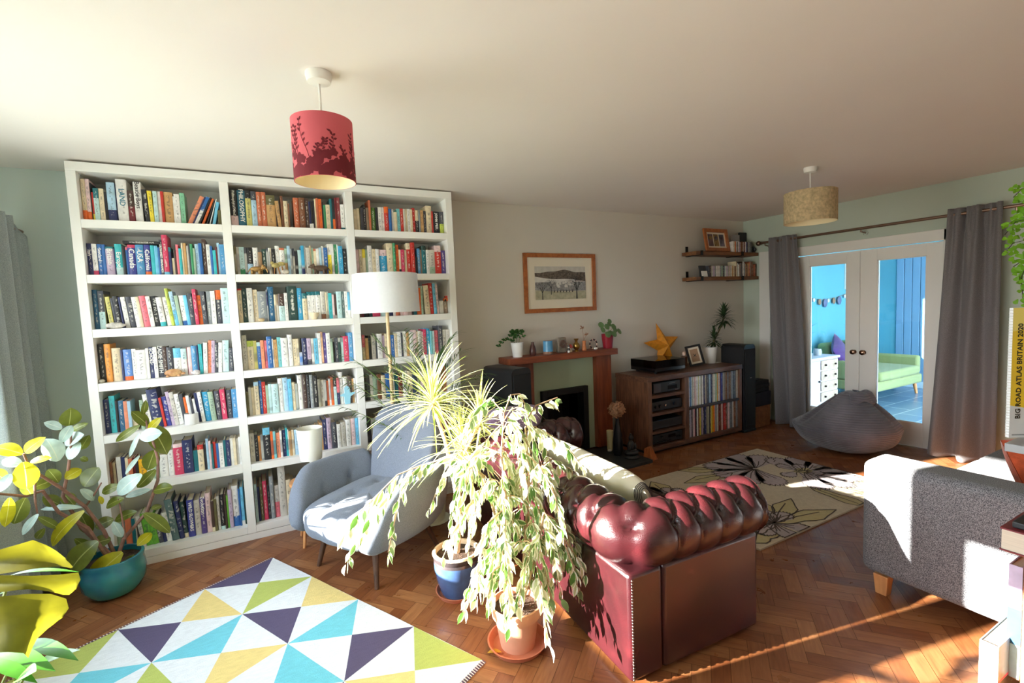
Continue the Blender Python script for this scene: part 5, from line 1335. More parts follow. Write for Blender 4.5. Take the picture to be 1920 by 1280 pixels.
tag(MB().ball((-2.57, -.17, MT+.0145), (.024, .018, .014), 14, 8).build('seashell', M('pearl_shell', (232, 226, 220), .25, var=.15, scale=60), smooth=True), 'white shell lying in front of the bead ring on the mantel', 'shell')
pl = thing('potted_pilea', 'round leaved pilea plant in ribbed red pot at right end of mantel', 'potted plant', (-2.372, -.12, MT))
pot('pot', M('ruby_red_glaze', (150, 28, 44), .3, var=.1), (-2.372, -.12, MT), .062, .046, .15, pl, ribs=20, n=60)
mb = MB(); sm = MB(); rd = random.Random(15)
tips = [(-.10, -.03, .25), (-.09, -.05, .195), (-.04, -.05, .23), (.0, -.06, .165), (-.055, -.08, .15), (.015, -.03, .285), (.05, -.05, .225), (.085, -.03, .19), (.03, -.08, .15), (.16, -.01, .17), (-.03, .03, .20), (.06, .03, .25)]
for dx, dy, dz in tips:
    b = Vector((-2.372+dx*.1, -.12+dy*.1, MT+.125)); t_ = Vector((-2.372+dx, -.12+dy, MT+dz)); md = (b+t_)/2+Vector((dx*.1, 0, .02))
    sm.tube([b, md, t_], .0016, 5)
    n = Vector((dx*2, -1+dy*4, .55)).normalized(); s1 = n.cross(Vector((0, 0, 1))).normalized(); s2 = n.cross(s1)
    r = rd.uniform(.026, .034); V = [t_]+[t_+(s1*cos(2*pi*k/16)+s2*sin(2*pi*k/16))*r-n*.006 for k in range(16)]
    o = len(mb.v); mb.add(V, [(0, 1+(k+1) % 16, 1+k) for k in range(16)])
mb.build('foliage', leaf_d, pl, smooth=True, ang=180); sm.build('stem', M('green_stem', (0, 0, 0)), pl)

# ------------------------------------------------------------------ things round the hearth
HZ = .0315
tag(MB().lathe([(0, 0), (.028, 0), (.034, .2), (.030, .2), (.026, .01), (0, .01)], (-2.475, -.24, HZ), 24).build('cream_vase', M('cream_glaze', (226, 212, 162), .4), smooth=True), 'plain cream cylinder vase at the foot of the right fireplace pilaster', 'vase')
bv = thing('black_vase', 'tall black bottle vase holding a dried hydrangea head by the hearth', 'vase', (-2.525, -.42, HZ))
MB().lathe([(0, 0), (.042, 0), (.050, .04), (.050, .12), (.040, .21), (.024, .30), (.017, .35), (.019, .37), (.013, .37), (0, .3)], (-2.525, -.42, HZ), 28).build('vase', M('black_glaze', (24, 24, 28), .3), bv, smooth=True)
MB().tube([(-2.525, -.42, HZ+.3), (-2.53, -.42, HZ+.44)], .004, 6).build('stem', M('dry_stem', (120, 92, 66), .9), bv)
mb = MB(); rd = random.Random(2)
for k in range(560):
    d = Vector((rd.gauss(0, 1), rd.gauss(0, 1), rd.gauss(0, .9)+.15)).normalized(); c = Vector((-2.53, -.42, HZ+.455))+d*rd.uniform(.05, .082)
    e = Vector((rd.uniform(-1, 1), rd.uniform(-1, 1), rd.uniform(-1, 1))).normalized()*.02
    mb.leaf(c-e*.5, c+e, .014, d, 0, .15, .1, 3, None, False)
mb.build('flower_head', M('dried_hydrangea', (206, 156, 120), .9, var=.3, scale=40, tl=.2), bv)
bu = thing('buddha_statue', 'small dark seated buddha statue on the hearth before the black vase', 'statue', (-2.475, -.56, HZ))
bm1 = M('dark_resin', (44, 42, 42), .45, var=.25, scale=20)
MB().lathe([(0, 0), (.075, 0), (.08, .012), (.07, .03), (0, .03)], (-2.475, -.56, HZ), 28).build('base', bm1, bu, smooth=True)
m_ = MB(); m_.ball((-2.475, -.56, HZ+.052), (.075, .055, .03), 20, 10); m_.ball((-2.475, -.55, HZ+.108), (.04, .03, .06), 18, 12)
m_.ball((-2.512, -.565, HZ+.10), (.016, .018, .045), 10, 8); m_.ball((-2.438, -.565, HZ+.10), (.016, .018, .045), 10, 8); m_.ball((-2.475, -.592, HZ+.075), (.035, .014, .012), 12, 8); m_.tube([(-2.475, -.552, HZ+.15), (-2.475, -.553, HZ+.18)], .013, 10)
m_.build('body', bm1, bu, smooth=True, ang=180)
m_ = MB(); m_.ball((-2.475, -.556, HZ+.195), (.022, .023, .028), 16, 12); m_.ball((-2.475, -.55, HZ+.225), (.011, .011, .011), 10, 8); m_.ball((-2.475, -.579, HZ+.193), (.004, .005, .008), 8, 6); m_.ball((-2.498, -.552, HZ+.19), (.003, .006, .012), 8, 6); m_.ball((-2.452, -.552, HZ+.19), (.003, .006, .012), 8, 6)
m_.build('head', bm1, bu, smooth=True, ang=180)
lg = MB(); lg.add([(-2.36, -.70, .0005), (-2.245, -.68, .0005), (-2.262, -.60, .0005), (-2.37, -.60, .0005), (-2.355, -.685, .13), (-2.315, -.66, .145), (-2.315, -.61, .12), (-2.36, -.61, .11)], [(3, 2, 1, 0), (4, 5, 6, 7), (0, 1, 5, 4), (1, 2, 6, 5), (2, 3, 7, 6), (3, 0, 4, 7)])
tag(lg.build('split_log', WOOD('split_log_wood', (186, 104, 48), (136, 70, 32), (10, 10, 3), .8, 3, 0, .6), bevel=.005), 'orange split log wedge standing beside the record cabinet', 'log')
tag(MB().ball((-2.53, -.30, HZ+.013), (.025, .02, .0125), 14, 8).build('pebble', M('pale_pebble', (206, 196, 184), .7), smooth=True), 'pale pebble on the hearth beside the cream vase', 'pebble')

# ------------------------------------------------------------------ corner wall shelves
def wshelf(z, label):
    o = thing('wall_shelf', label, 'shelf', (-.57, -.1, z-.04), 'plank shelves on the corner wall')
    MB().bx(-1.13, -.215, z-.04, -.003, -.008, z).build('plank', WOOD('corner_plank', (140, 92, 54), (98, 60, 34), (1.2, 9, 9), .5), o, bevel=.003)
    for x in (-1.04, -.32):
        b = MB(); b.bx(x-.02, -.0055, z-.046, x+.02, -.0005, z+.075); b.bx(x-.02, -.222, z-.046, x+.02, -.0055, z-.0405); b.bx(x-.02, -.222, z-.0405, x+.02, -.2165, z+.006)
        b.build('bracket', fm, o)
SZ1, SZ2 = 2.09, 1.797
wshelf(SZ1, 'upper plank shelf on black brackets high in the room corner'); wshelf(SZ2, 'lower plank shelf on black brackets in the room corner')
def triptych(o, Mx, w, h, z):
    ms = [M('photo_a', (120, 90, 92), .5, var=.8, scale=16), M('photo_b', (150, 116, 66), .5, var=.8, scale=18), M('photo_c', (112, 104, 116), .5, var=.8, scale=14)]
    mb = MB()
    for k in range(3):
        a = -w/2+k*w/3+.006; b = -w/2+(k+1)*w/3-.006
        mb.add([Mx @ Vector(p) for p in ((a, -h/2, z), (b, -h/2, z), (b, h/2, z), (a, h/2, z))], [(0, 1, 2, 3)], k)
        mb.ball(Mx @ Vector(((a+b)/2, h*.12, z)), (.03, .002, .035), 10, 6, (k+1) % 3)
    mb.build('photos', ms, o)
picture('framed_photos', 'wooden frame holding three photographs leaning on the upper corner shelf', (-.685, -.128, SZ1+.143), .42, .275, .042, .022, oak, triptych, (0, -.985, .17), (0, .17, .985), .02, 'picture frame')
def cds(x0, x1, z, y, codes, hs, where, seed):
    rd = random.Random(seed); cl = codes.split(); x = x0; ws = [rd.uniform(.7, 1.3) for _ in cl]; s = sum(ws)
    for i, c in enumerate(cl):
        w = ws[i]*(x1-x0)/s; h = hs(i)+rd.uniform(-.003, .003)
        o = MB().bx(x+.0004, y+rd.uniform(0, .006), z+.0005, x+w*.95, y+.12, z+h).build('disc_case', book_mat(c))
        tag(o, '%s disc case, %s from left on the %s corner shelf' % (PAL[c][1], ordw(i+1), where), 'disc case', 'disc cases on the %s corner shelf' % where); x += w
cds(-.465, -.115, SZ1, -.2, 'W C o W D W u n n I m W v K I e K', lambda i: .128, 'upper', 4)
cds(-.90, -.02, SZ2, -.195, 'K D I u e W I W e G K A W u I P I W T C n C I W n e D W e C n T R n2 n n R n', lambda i: .128 if i < 21 else .165+.02*sin(i), 'lower', 5)
tag(MB().bx(-.145, -.058, SZ1+.0005, -.012, -.030, SZ1+.27).build('black_book', M('black_cloth_cover', (28, 28, 32), .4), bevel=.004), 'large black hardback standing upright in the corner on the upper shelf', 'book')
tag(MB().bx(-.285, -.058, SZ1+.0005, -.155, -.036, SZ1+.235).build('songbook', M('grey_page', (190, 186, 188), .7, var=.15, scale=60, stretch=(1, 1, 30))), 'pale grey book standing behind the disc cases on the upper corner shelf', 'book')
ca = thing('black_gadget', 'small black gadget with round lens at right end of the upper corner shelf', 'gadget', (-.06, -.15, SZ1))
MB().bx(-.095, -.185, SZ1+.0005, -.02, -.12, SZ1+.08).build('body', blackp, ca, bevel=.012, smooth=True)
MB().lathe([(.022, 0), (.022, .02), (.016, .02), (0, .016)], (0, 0, 0), 18, mat=Matrix.Translation((-.058, -.185, SZ1+.04)) @ Matrix.Rotation(pi/2, 4, 'X')).build('lens', M('lens_glass', (70, 74, 84), .08, .6), ca, smooth=True)
tag(MB().bx(-1.005, -.17, SZ2+.0005, -.905, -.155, SZ2+.135, 0, RX('X', radians(-8), (0, -.17, SZ2))).build('photo_card', M('dark_photo_card', (54, 54, 56), .4, var=.4, scale=10)), 'dark photograph card leaning on the lower corner shelf', 'card')
tag(MB().bx(-1.02, -.205, SZ2+.0005, -.925, -.199, SZ2+.068, 0, RX('X', radians(-10), (0, -.205, SZ2))).build('white_card', M('white_paper', (0, 0, 0))), 'small white card in front of the dark photograph on the lower shelf', 'card')

# ------------------------------------------------------------------ ornaments on the bookcase
BY = -.304
def zs(r): return ZS[r]
eg = thing('elephant_figurine', 'golden elephant figurine on the second shelf of the middle bay', 'figurine', (at(482, 513, BY).x, BY, ZS[1]))
def beast(o, cx, z, L_, hgt, m, head=1, trunk=False, snout=.0):
    mb = MB(); h = hgt
    mb.ball((cx, BY, z+h*.58), (L_*.40, .018, h*.30), 16, 10)
    for sx in (-.27, -.14, .14, .27): mb.tube([(cx+sx*L_, BY+(.008 if sx in (-.14, .27) else -.008), z+h*.5), (cx+sx*L_*1.08, BY+(.008 if sx in (-.14, .27) else -.008), z+.0008)], [.009, .007], 8)
    mb.ball((cx+head*L_*.42, BY, z+h*.76), (L_*.15, .016, h*.2), 12, 8)
    mb.tube([(cx+head*L_*.28, BY, z+h*.62), (cx+head*L_*.42, BY, z+h*.78)], [.014, .011], 8)
    mb.build('body', m, o, smooth=True, ang=180)
    d = MB()
    if trunk: d.tube([(cx+head*L_*.52, BY, z+h*.74), (cx+head*L_*.60, BY, z+h*.45), (cx+head*L_*.62, BY, z+h*.2)], [.006, .005, .003], 8)
    else: d.tube([(cx+head*L_*.5, BY, z+h*.74), (cx+head*L_*.62, BY, z+h*.68)], [.009, .005], 8)
    d.build('trunk' if trunk else 'muzzle', m, o, smooth=True)
    e = MB(); e.ball((cx+head*L_*.36, BY-.012, z+h*.9), (.008, .004, .012), 8, 6); e.ball((cx+head*L_*.36, BY+.012, z+h*.9), (.008, .004, .012), 8, 6); e.build('ear', m, o, smooth=True)
    t_ = MB(); t_.tube([(cx-head*L_*.38, BY, z+h*.6), (cx-head*L_*.5, BY, z+h*.25)], [.005, .003], 6); t_.build('tail', m, o, smooth=True)
beast(eg, at(482, 513, BY).x, ZS[1], .105, .062, M('aged_gold', (172, 136, 82), .4, .5, var=.25, scale=50), 1, True)
dg = thing('bird_figurine', 'yellowish carved bird figurine on twigs beside the golden elephant', 'figurine', (at(524, 513, BY).x, BY, ZS[1]))
cx = at(522, 513, BY).x; m_ = MB(); m_.ball((cx-.012, BY, ZS[1]+.062), (.028, .014, .018), 14, 8); m_.ball((cx+.022, BY, ZS[1]+.072), (.028, .010, .014), 12, 8); m_.ball((cx-.035, BY, ZS[1]+.078), (.012, .010, .011), 10, 8)
m_.build('body', M('mossy_ochre', (176, 160, 96), .6, var=.4, scale=60), dg, smooth=True)
m_ = MB()
for a, b in ((-.02, -.025), (.0, .01), (.025, .035)): m_.tube([(cx+a, BY, ZS[1]+.055), (cx+b, BY, ZS[1]+.0008)], .005, 6)
m_.build('twig_stand', M('twig_brown', (158, 112, 66), .8, var=.3), dg, smooth=True)
tag(MB().ball((cx+.045, BY+.002, ZS[1]+.0175), (.026, .016, .017), 14, 8).build('seashell', M('ridged_shell', (206, 196, 182), .6, var=.4, scale=50), smooth=True), 'ridged grey shell beside the bird figurine on the second shelf', 'shell')
bg_ = thing('bear_figurine', 'dark carved bear figurine on the second shelf of the middle bay', 'figurine', (at(600, 513, BY).x, BY, ZS[1]))
beast(bg_, at(602, 513, BY).x, ZS[1], .135, .072, M('carved_walnut', (92, 72, 56), .6, var=.25, scale=30), -1)
tag(MB().lathe([(0, 0), (.018, 0), (.016, .004), (.024, .02), (.036, .05), (.033, .05), (.02, .02), (0, .012)], (at(590, 597, BY+.006).x, BY+.012, ZS[2]), 24).build('small_bowl', M('biscuit_bowl', (226, 208, 176), .5), smooth=True), 'small cream footed bowl on the third shelf of the middle bay', 'bowl')
tag(MB().ball((at(490, 600, BY).x, BY, ZS[2]+.0135), (.022, .016, .013), 14, 8).build('seashell', M('honey_shell', (206, 182, 142), .5, var=.3, scale=50), smooth=True), 'honey coloured shell on the third shelf of the middle bay', 'shell')
tag(MB().ball((at(216, 612, BY).x, BY, ZS[2]+.019), (.05, .016, .0185), 18, 10, 0, None, lambda d: 1+.08*sin(d.x*14)).build('seashell', M('white_conch', (214, 208, 200), .6, var=.4, scale=40), smooth=True, ang=180), 'large white conch shell on the third shelf of the left bay', 'shell')
to = thing('tortoise_ornament', 'orange and cream tortoise ornament on the fourth shelf of the left bay', 'ornament', (at(326, 706, BY).x, BY, ZS[3]))
cx = at(326, 706, BY).x
MB().ball((cx, BY, ZS[3]+.026), (.048, .019, .0255), 20, 12, 0, None, lambda d: 1 if d.z > -.3 else .92).build('carapace', M('tortoise_shell', (232, 190, 136), .4, var=.0, scale=22, c2=(150, 92, 50)), to, smooth=True)
MB().ball((cx+.05, BY, ZS[3]+.018), (.014, .009, .009), 10, 8).build('head', M('tortoise_skin', (196, 150, 108), .6), to, smooth=True)
for a in (-.03, .028): MB().ball((cx+a, BY-.012, ZS[3]+.008), (.011, .007, .0075), 8, 6).build('foot', M('tortoise_skin', (0, 0, 0)), to, smooth=True)
tag(MB().ball((at(368, 699, BY).x, BY, ZS[3]+.0165), (.026, .015, .016), 16, 10, 0, None, lambda d: 1+.1*sin(d.x*12)).build('seashell', M('striped_shell', (222, 214, 212), .5, var=.5, scale=70), smooth=True, ang=180), 'striped white shell beside the tortoise on the fourth shelf', 'shell')
tag(MB().ball((at(190, 716, BY).x, BY, ZS[3]+.0125), (.02, .015, .012), 14, 8).build('seashell', M('olive_shell', (168, 160, 142), .6, var=.4, scale=60), smooth=True), 'small olive grey shell at left end of the fourth shelf', 'shell')
mg = at(360, 797, BY-.004)
tag(MB().lathe([(0, 0), (.040, 0), (.041, .004), (.0385, .072), (.0355, .072), (.037, .01), (0, .008)], (mg.x, BY+.008-.0, ZS[4]), 32).build('white_tumbler', M('white_ceramic', (0, 0, 0)), smooth=True), 'squat white ceramic tumbler on the fifth shelf of the left bay', 'tumbler')
oc_ = thing('blue_toy', 'pale blue paper animal shape leaning on the fifth shelf of the middle bay', 'toy', (at(655, 762, BY).x, BY, ZS[4]))
cx = at(653, 762, BY).x; m_ = MB()
m_.prism([(cx-.02, ZS[4]+.001), (cx+.018, ZS[4]+.001), (cx+.022, ZS[4]+.055), (cx+.055, ZS[4]+.075), (cx+.055, ZS[4]+.085), (cx+.02, ZS[4]+.085), (cx+.02, ZS[4]+.125), (cx, ZS[4]+.14), (cx-.02, ZS[4]+.125), (cx-.02, ZS[4]+.085), (cx-.05, ZS[4]+.075), (cx-.05, ZS[4]+.065), (cx-.024, ZS[4]+.06)], 0, .006, 0, Matrix.Translation((0, BY+.01, 0)) @ Matrix.Rotation(pi/2, 4, 'X'))
m_.build('body', M('pale_blue_felt', (150, 206, 226), .8), oc_, bevel=.0015)
cx = at(842, 580, BY).x
fx = thing('toy_car', 'small red and orange toy vehicle on the third shelf of the right bay', 'toy', (at(836, 566, -.24).x, -.25, ZS[2]+.1))
q = at(838, 568, -.25)
MB().bx(q.x-.032, -.268, ZS[2]+.101, q.x+.025, -.236, ZS[2]+.128).build('body', M('toy_orange', (226, 108, 50), .4, var=.3, scale=60), fx, bevel=.006)
MB().bx(q.x-.02, -.264, ZS[2]+.1285, q.x+.012, -.240, ZS[2]+.146).build('cab', M('toy_red', (190, 60, 46), .4), fx, bevel=.005)
for a in (-.02, .014):
    MB().lathe([(.009, 0), (.009, .034), (0, .034)], (0, 0, 0), 12, mat=Matrix.Translation((q.x+a, -.2355, ZS[2]+.1095)) @ Matrix.Rotation(pi/2, 4, 'X')).build('wheel', blackp, fx)
flat_book('pale mint book lying flat on the bottom shelf of the middle bay', 0, -5.29, -5.06, ZS[6]+.302, .055, -.285, .2, 'A')
flat_book('black book lettered in white lying flat under the pale mint book', 0, -5.30, -5.03, ZS[6]+.250, .05, -.29, .2, 'B', 'EARTH', 'W', None, .05)

# ------------------------------------------------------------------ shelf unit near the camera at the right edge
su = thing('shelf_unit', 'oak shelf unit close to the camera at the right edge', 'shelf unit', (-3.45, -3.85, 0))
oakl = WOOD('light_oak', (190, 128, 72), (160, 100, 54), (6, 6, 1.2), .5)
def spart(n, a, b): MB().bx(*a, *b).build(n, oakl, su, bevel=.002)
spart('post', (-3.79, -3.605, 0), (-3.755, -3.57, 1.062)); spart('post', (-3.40, -3.605, 0), (-3.365, -3.57, 1.034)); spart('post', (-3.79, -4.30, 0), (-3.755, -4.265, 1.034)); spart('post', (-3.40, -4.30, 0), (-3.365, -4.265, 1.034))
MB().bx(-3.60, -4.30, 1.035, -3.20, -3.47, 1.06).build('top_board', M('grey_laminate', (150, 152, 156), .35), su, bevel=.002)
for z in (.80, .43, .16): spart('shelf', (-3.754, -4.264, z-.02), (-3.401, -3.52 if z != .16 else -3.50, z))
def vbook(label, x0, y0, y1, z0, h, d, c, bands=None):   # spine faces -x
    mb = MB(); t = .003
    mats = [book_mat(c)]
    if bands:
        for k in bands: mats.append(book_mat(k[0]))
        zz = [z0]+[z0+h*k[1] for k in bands]+[z0+h]
        for i in range(len(zz)-1): mb.bx(x0, y0, zz[i], x0+d, y0+t, zz[i+1], i); mb.bx(x0, y1-t, zz[i], x0+d, y1, zz[i+1], i); mb.bx(x0, y0+t, zz[i], x0+t, y1-t, zz[i+1], i)
    else: mb.bx(x0, y0, z0, x0+d, y0+t, z0+h); mb.bx(x0, y1-t, z0, x0+d, y1, z0+h); mb.bx(x0, y0+t, z0, x0+t, y1-t, z0+h)
    o = tag(mb.build('book', mats), label, 'book', 'books on the oak shelf unit')
    MB().bx(x0+t+.0003, y0+t+.0003, z0+.003, x0+d-.004, y1-t-.0003, z0+h-.003).build('page_block', paper, o)
fb = MB(); fb.bx(-3.80, -3.76, .8005, -3.60, -3.522, .804); fb.bx(-3.80, -3.76, .862, -3.60, -3.522, .866); fb.bx(-3.80, -3.76, .804, -3.60, -3.757, .862)
o = tag(fb.build('book', [book_mat('m')]), 'thick pale paged book lying flat on the oak shelf unit', 'book', 'books on the oak shelf unit'); MB().bx(-3.797, -3.755, .8045, -3.603, -3.525, .8615).build('page_block', M('old_page_edges', (206, 190, 172), .85, var=.12, scale=6, stretch=(1, 1, 90)), o)
tag(MB().bx(-3.78, -3.70, .8665, -3.62, -3.54, .885).build('black_notebook', blackm, bevel=.004), 'black notebook on top of the pale paged book', 'notebook')
vbook('tall pink and blue book on the middle shelf of the oak unit', -3.782, -3.566, -3.538, .4305, .33, .22, 'A', [('b3', .30), ('u', .62)])
vbook('white book behind the pink and blue one on the oak unit', -3.77, -3.60, -3.5665, .4305, .30, .2, 'W')
vbook('cream spined black and grey book on the lowest shelf of the oak unit', -3.86, -3.545, -3.505, .1605, .385, .26, 'K', [('B', .35), ('h', .715), ('e', .735)])
MB().bx(-3.8615, -3.545, .1605, -3.8603, -3.505, .545).build('spine_wrap', M('cream_spine', (220, 212, 194), .7), bpy.data.objects[[q.name for q in bpy.data.objects if q.get('label', '').startswith('cream spined')][0]])
# road atlas
A0 = Vector((-3.532, -3.452, 0)); AD = Vector((.86, -.51, 0)).normalized(); AN = Vector((-.51, -.86, 0)).normalized()
AM = Matrix((AD, AN, Vector((0, 0, 1)))).transposed().to_4x4(); AM.translation = A0   # local x along the cover, -y ... away from camera is -AN
ra = thing('road_atlas', 'yellow and white spiral bound road atlas standing on the oak unit', 'atlas', A0+Vector((.1, -.05, 1.0605)))
yl = M('atlas_yellow', (244, 204, 48), .35, var=.04); wl = M('atlas_white', (226, 228, 230), .35, var=.03)
MB().bx(.012, -.012, 1.0605, .285, .0, 1.474, 0, AM).build('page_block', wl, ra)
pz = [(.012, 1.165)]+[(.012+.273*k/8, 1.165-.035*sin(pi/2*k/8)) for k in range(1, 9)]
cv = MB(); V = [AM @ Vector((x, .0008, z)) for x, z in pz]+[AM @ Vector((x, .0008, 1.430-.03*(1-sin(pi/2*(x-.012)/.273)) )) for x, z in pz]
cv.add(V, [(i, i+1, 9+i+1, 9+i) for i in range(8)]); cv.build('cover_panel', yl, ra)
cv = MB(); V = [AM @ Vector((x, .0006, 1.400+.03*sin(pi/2*(x-.012)/.273))) for x, z in pz]+[AM @ Vector((x, .0006, 1.474)) for x, z in pz]
cv.add(V, [(i, i+1, 9+i+1, 9+i) for i in range(8)]); cv.build('cover_band', M('atlas_pale_yellow', (250, 226, 120), .35), ra)
sp_ = MB()
for k in range(46):
    z = 1.07+k*.0088; sp_.tube([AM @ Vector((.014+.006*cos(a), .006*sin(a)-.006, z)) for a in [2*pi*j/8 for j in range(9)]], .0011, 4)
sp_.build('spiral_binding', M('white_wire', (225, 225, 225), .4), ra)
text('BIG ROAD ATLAS BRITAIN 2020', .0215, M('atlas_print', (40, 36, 24), .5), ra, AM @ Vector((.036, .0012, 1.273)), Vector((0, 0, 1)), -AD, 'cover_lettering', .0002, bold=.0006)
MB().bx(.02, .0005, 1.068, .285, .0012, 1.072, 0, AM).build('cover_rule', M('grey_laminate', (0, 0, 0)), ra)

# ------------------------------------------------------------------ the room beyond
sb = thing('sideboard', 'distressed white sideboard with a column of wooden drawers seen through left door glass', 'sideboard', (1.0, -.13, 0))
dw = WOOD('limed_pine', (206, 190, 172), (170, 150, 130), (8, 8, 8), .6); wash = M('whitewashed_wood', (206, 204, 214), .6, var=.1, scale=10)
MB().bx(.45, -.36, .06, 1.52, .10, .650).build('carcass', wash, sb, bevel=.004)
MB().bx(.43, -.385, .6505, 1.54, .11, .684).build('top', wash, sb, bevel=.006)
MB().bx(.46, -.35, 0, 1.50, .08, .0595).build('plinth', wash, sb)
kn = M('iron_knob', (50, 44, 44), .4, .7)
for i in range(4):
    z0 = .075+i*.145; d = MB().bx(1.10, -.378, z0, 1.50, -.3605, z0+.128).build('drawer', dw, sb, bevel=.004)
    for kx in (1.18, 1.42): MB().ball((kx, -.39, z0+.064), .014, 10, 8).build('knob', kn, d, smooth=True)
d = MB().bx(.50, -.376, .075, 1.06, -.3605, .64).build('door', wash, sb, bevel=.006); MB().ball((1.03, -.39, .36), .014, 10, 8).build('knob', kn, d, smooth=True)
gsf = thing('green_sofa', 'lime green two seat sofa on wooden legs beyond the right door', 'sofa', (2.45, -.35, 0))
lime = fabric('lime_wool', (160, 172, 122), (134, 148, 100), 260, .3)
MB().bx(1.75, -.72, .16, 3.12, .10, .30).build('base', lime, gsf, bevel=.03, seg=3, smooth=True); MB().bx(1.86, -.74, .3005, 3.01, -.05, .43).build('seat_cushion', lime, gsf, bevel=.04, seg=3, smooth=True)
MB().bx(1.86, -.06, .3005, 3.01, .12, .80).build('back', lime, gsf, bevel=.05, seg=3, smooth=True)
for x0 in (1.75, 3.015): MB().bx(x0, -.70, .3005, x0+.105, .10, .57).build('arm', lime, gsf, bevel=.035, seg=3, smooth=True)
for x in (1.83, 3.02):
    for y in (-.66, .03): MB().tube([(x, y, .16), (x+(.02 if x > 2 else -.02), y-(.02 if y < 0 else 0), 0)], [.026, .018], 10).build('leg', beech, gsf, smooth=True)
plum = M('plum_velvet', (70, 36, 110), .9, var=.2, scale=20, sheen=.4)
cushion('purple_cushion', plum, (2.33, -.30, .66), .50, .50, .17, Matrix.Rotation(radians(8), 3, 'Z') @ Matrix.Rotation(radians(68), 3, 'X') @ Matrix.Rotation(radians(38), 3, 'Z'), 'purple velvet cushion standing on its corner at right end of the green sofa')
cushion('purple_cushion', plum, (1.98, -.17, .65), .46, .46, .16, Matrix.Rotation(radians(14), 3, 'Z') @ Matrix.Rotation(radians(70), 3, 'X') @ Matrix.Rotation(radians(30), 3, 'Z'), 'purple velvet cushion at left end of the green sofa beside the sideboard')
np_ = thing('strappy_plant', 'strappy leaved plant in grey pot standing on the whitewashed sideboard', 'potted plant', (.93, -.16, .685))
pot('pot', M('grey_glaze', (170, 174, 182), .35), (.93, -.16, .685), .075, .055, .12, np_)
mb = MB(); rd = random.Random(3); lf2 = LEAF('strap_leaf', (62, 104, 66), (92, 132, 92), tl=.25)
for k in range(22):
    a = rd.uniform(0, 2*pi); L_ = rd.uniform(.25, .46); b = Vector((.93+.02*cos(a), -.16+.02*sin(a), .79)); tip = b+Vector((cos(a)*L_*.75, sin(a)*L_*.45, rd.uniform(.04, .36)))
    mb.leaf(b, tip, .028, Vector((-cos(a)*.6, -sin(a)*.6, 1)), 0, .16, .1, 7)
mb.build('foliage', lf2, np_, smooth=True, ang=180)
sl = thing('table_lamp', 'pale lamp behind the strappy plant on the whitewashed sideboard', 'lamp', (1.17, .0, .685))
MB().lathe([(0, 0), (.05, 0), (.04, .02), (.015, .04), (.015, .2), (0, .2)], (1.17, 0, .685), 18).build('base', white_cer, sl, smooth=True); MB().lathe([(.10, 0), (.085, .2), (.083, .2), (.098, 0), (.10, 0)], (1.17, 0, .86), 30).build('lamp_shade', M('lilac_shade', (206, 204, 224), .8), sl, smooth=True)
tag(MB().lathe([(0, 0), (.05, 0), (.055, .05), (.045, .09), (.04, .09), (.04, .02), (0, .02)], (1.32, -.2, .6845), 20).build('grey_jar', M('grey_glaze', (0, 0, 0)), smooth=True), 'small grey jar near right end of the whitewashed sideboard', 'jar')
gd = thing('shell_garland', 'string of shells and hearts across the turquoise wall beyond the doors', 'garland', (2.1, .14, 1.45))
sh = [M('shell_white', (230, 228, 226), .6, var=.2), M('shell_tan', (150, 120, 96), .6, var=.3), M('shell_blue', (96, 112, 150), .6)]
pts = [Vector((1.35+1.55*t, .145, 1.56-.10*sin(pi*t))) for t in [k/20 for k in range(21)]]
MB().tube(pts, .003, 5).build('string', M('jute', (170, 150, 120), .9), gd)
for k in range(11):
    p = pts[1+int(k*1.8)]; r = .03+.018*((k*7) % 3)
    MB().ball((p.x, .13, p.z-r*.9), (r*.8, .014, r), 12, 8).build('shell', sh[k % 3], gd, smooth=True)
o = thing('small_picture', 'small white framed picture hung high on the turquoise wall', 'picture', (2.80, .15, 1.55))
MB().bx(2.70, .135, 1.60, 2.92, .159, 2.02).build('frame', gloss, o, bevel=.004); MB().bx(2.73, .132, 1.64, 2.89, .1345, 1.98).build('print', M('pale_seascape', (196, 214, 222), .6, var=.3, scale=14), o)
# ------------------------------------------------------------------ rubber plant in the teal pot
rp = thing('rubber_plant', 'large rubber plant with broad leaves in glazed teal pot by the window', 'potted plant', (-6.42, -.60, 0))
teal = bpy.data.materials.new('teal_glaze')
def _teal():
    t, N, L = nt(teal); b = N['Principled BSDF']; tc = node(t, 'ShaderNodeTexCoord'); nz = node(t, 'ShaderNodeTexNoise', Scale=6.0, Detail=4.0); L.new(tc.outputs['Object'], nz.inputs['Vector'])
    r = ramp(t, [(.25, lin((26, 84, 118))), (.5, lin((36, 118, 124))), (.75, lin((58, 138, 124)))]); L.new(nz.outputs['Fac'], r.inputs['Fac']); L.new(r.outputs[0], b.inputs['Base Color']); b.inputs['Roughness'].default_value = .2; b.inputs['Coat Weight'].default_value = .3
_teal()
pc = (-6.42, -.60, 0)
MB().lathe([(0, .0), (.09, 0), (.12, .025), (.145, .07), (.152, .12), (.148, .16), (.143, .19), (.148, .208), (.146, .216), (.132, .216), (.132, .185), (0, .18)], pc, 44).build('pot', teal, rp, smooth=True)
MB().lathe([(0, .19), (.12, .188), (.1315, .187)][::-1], pc, 40).build('soil', soil, rp, smooth=True)
ry = lambda u: -.60-.36*max(0, min(1.2, (150-u)/150))
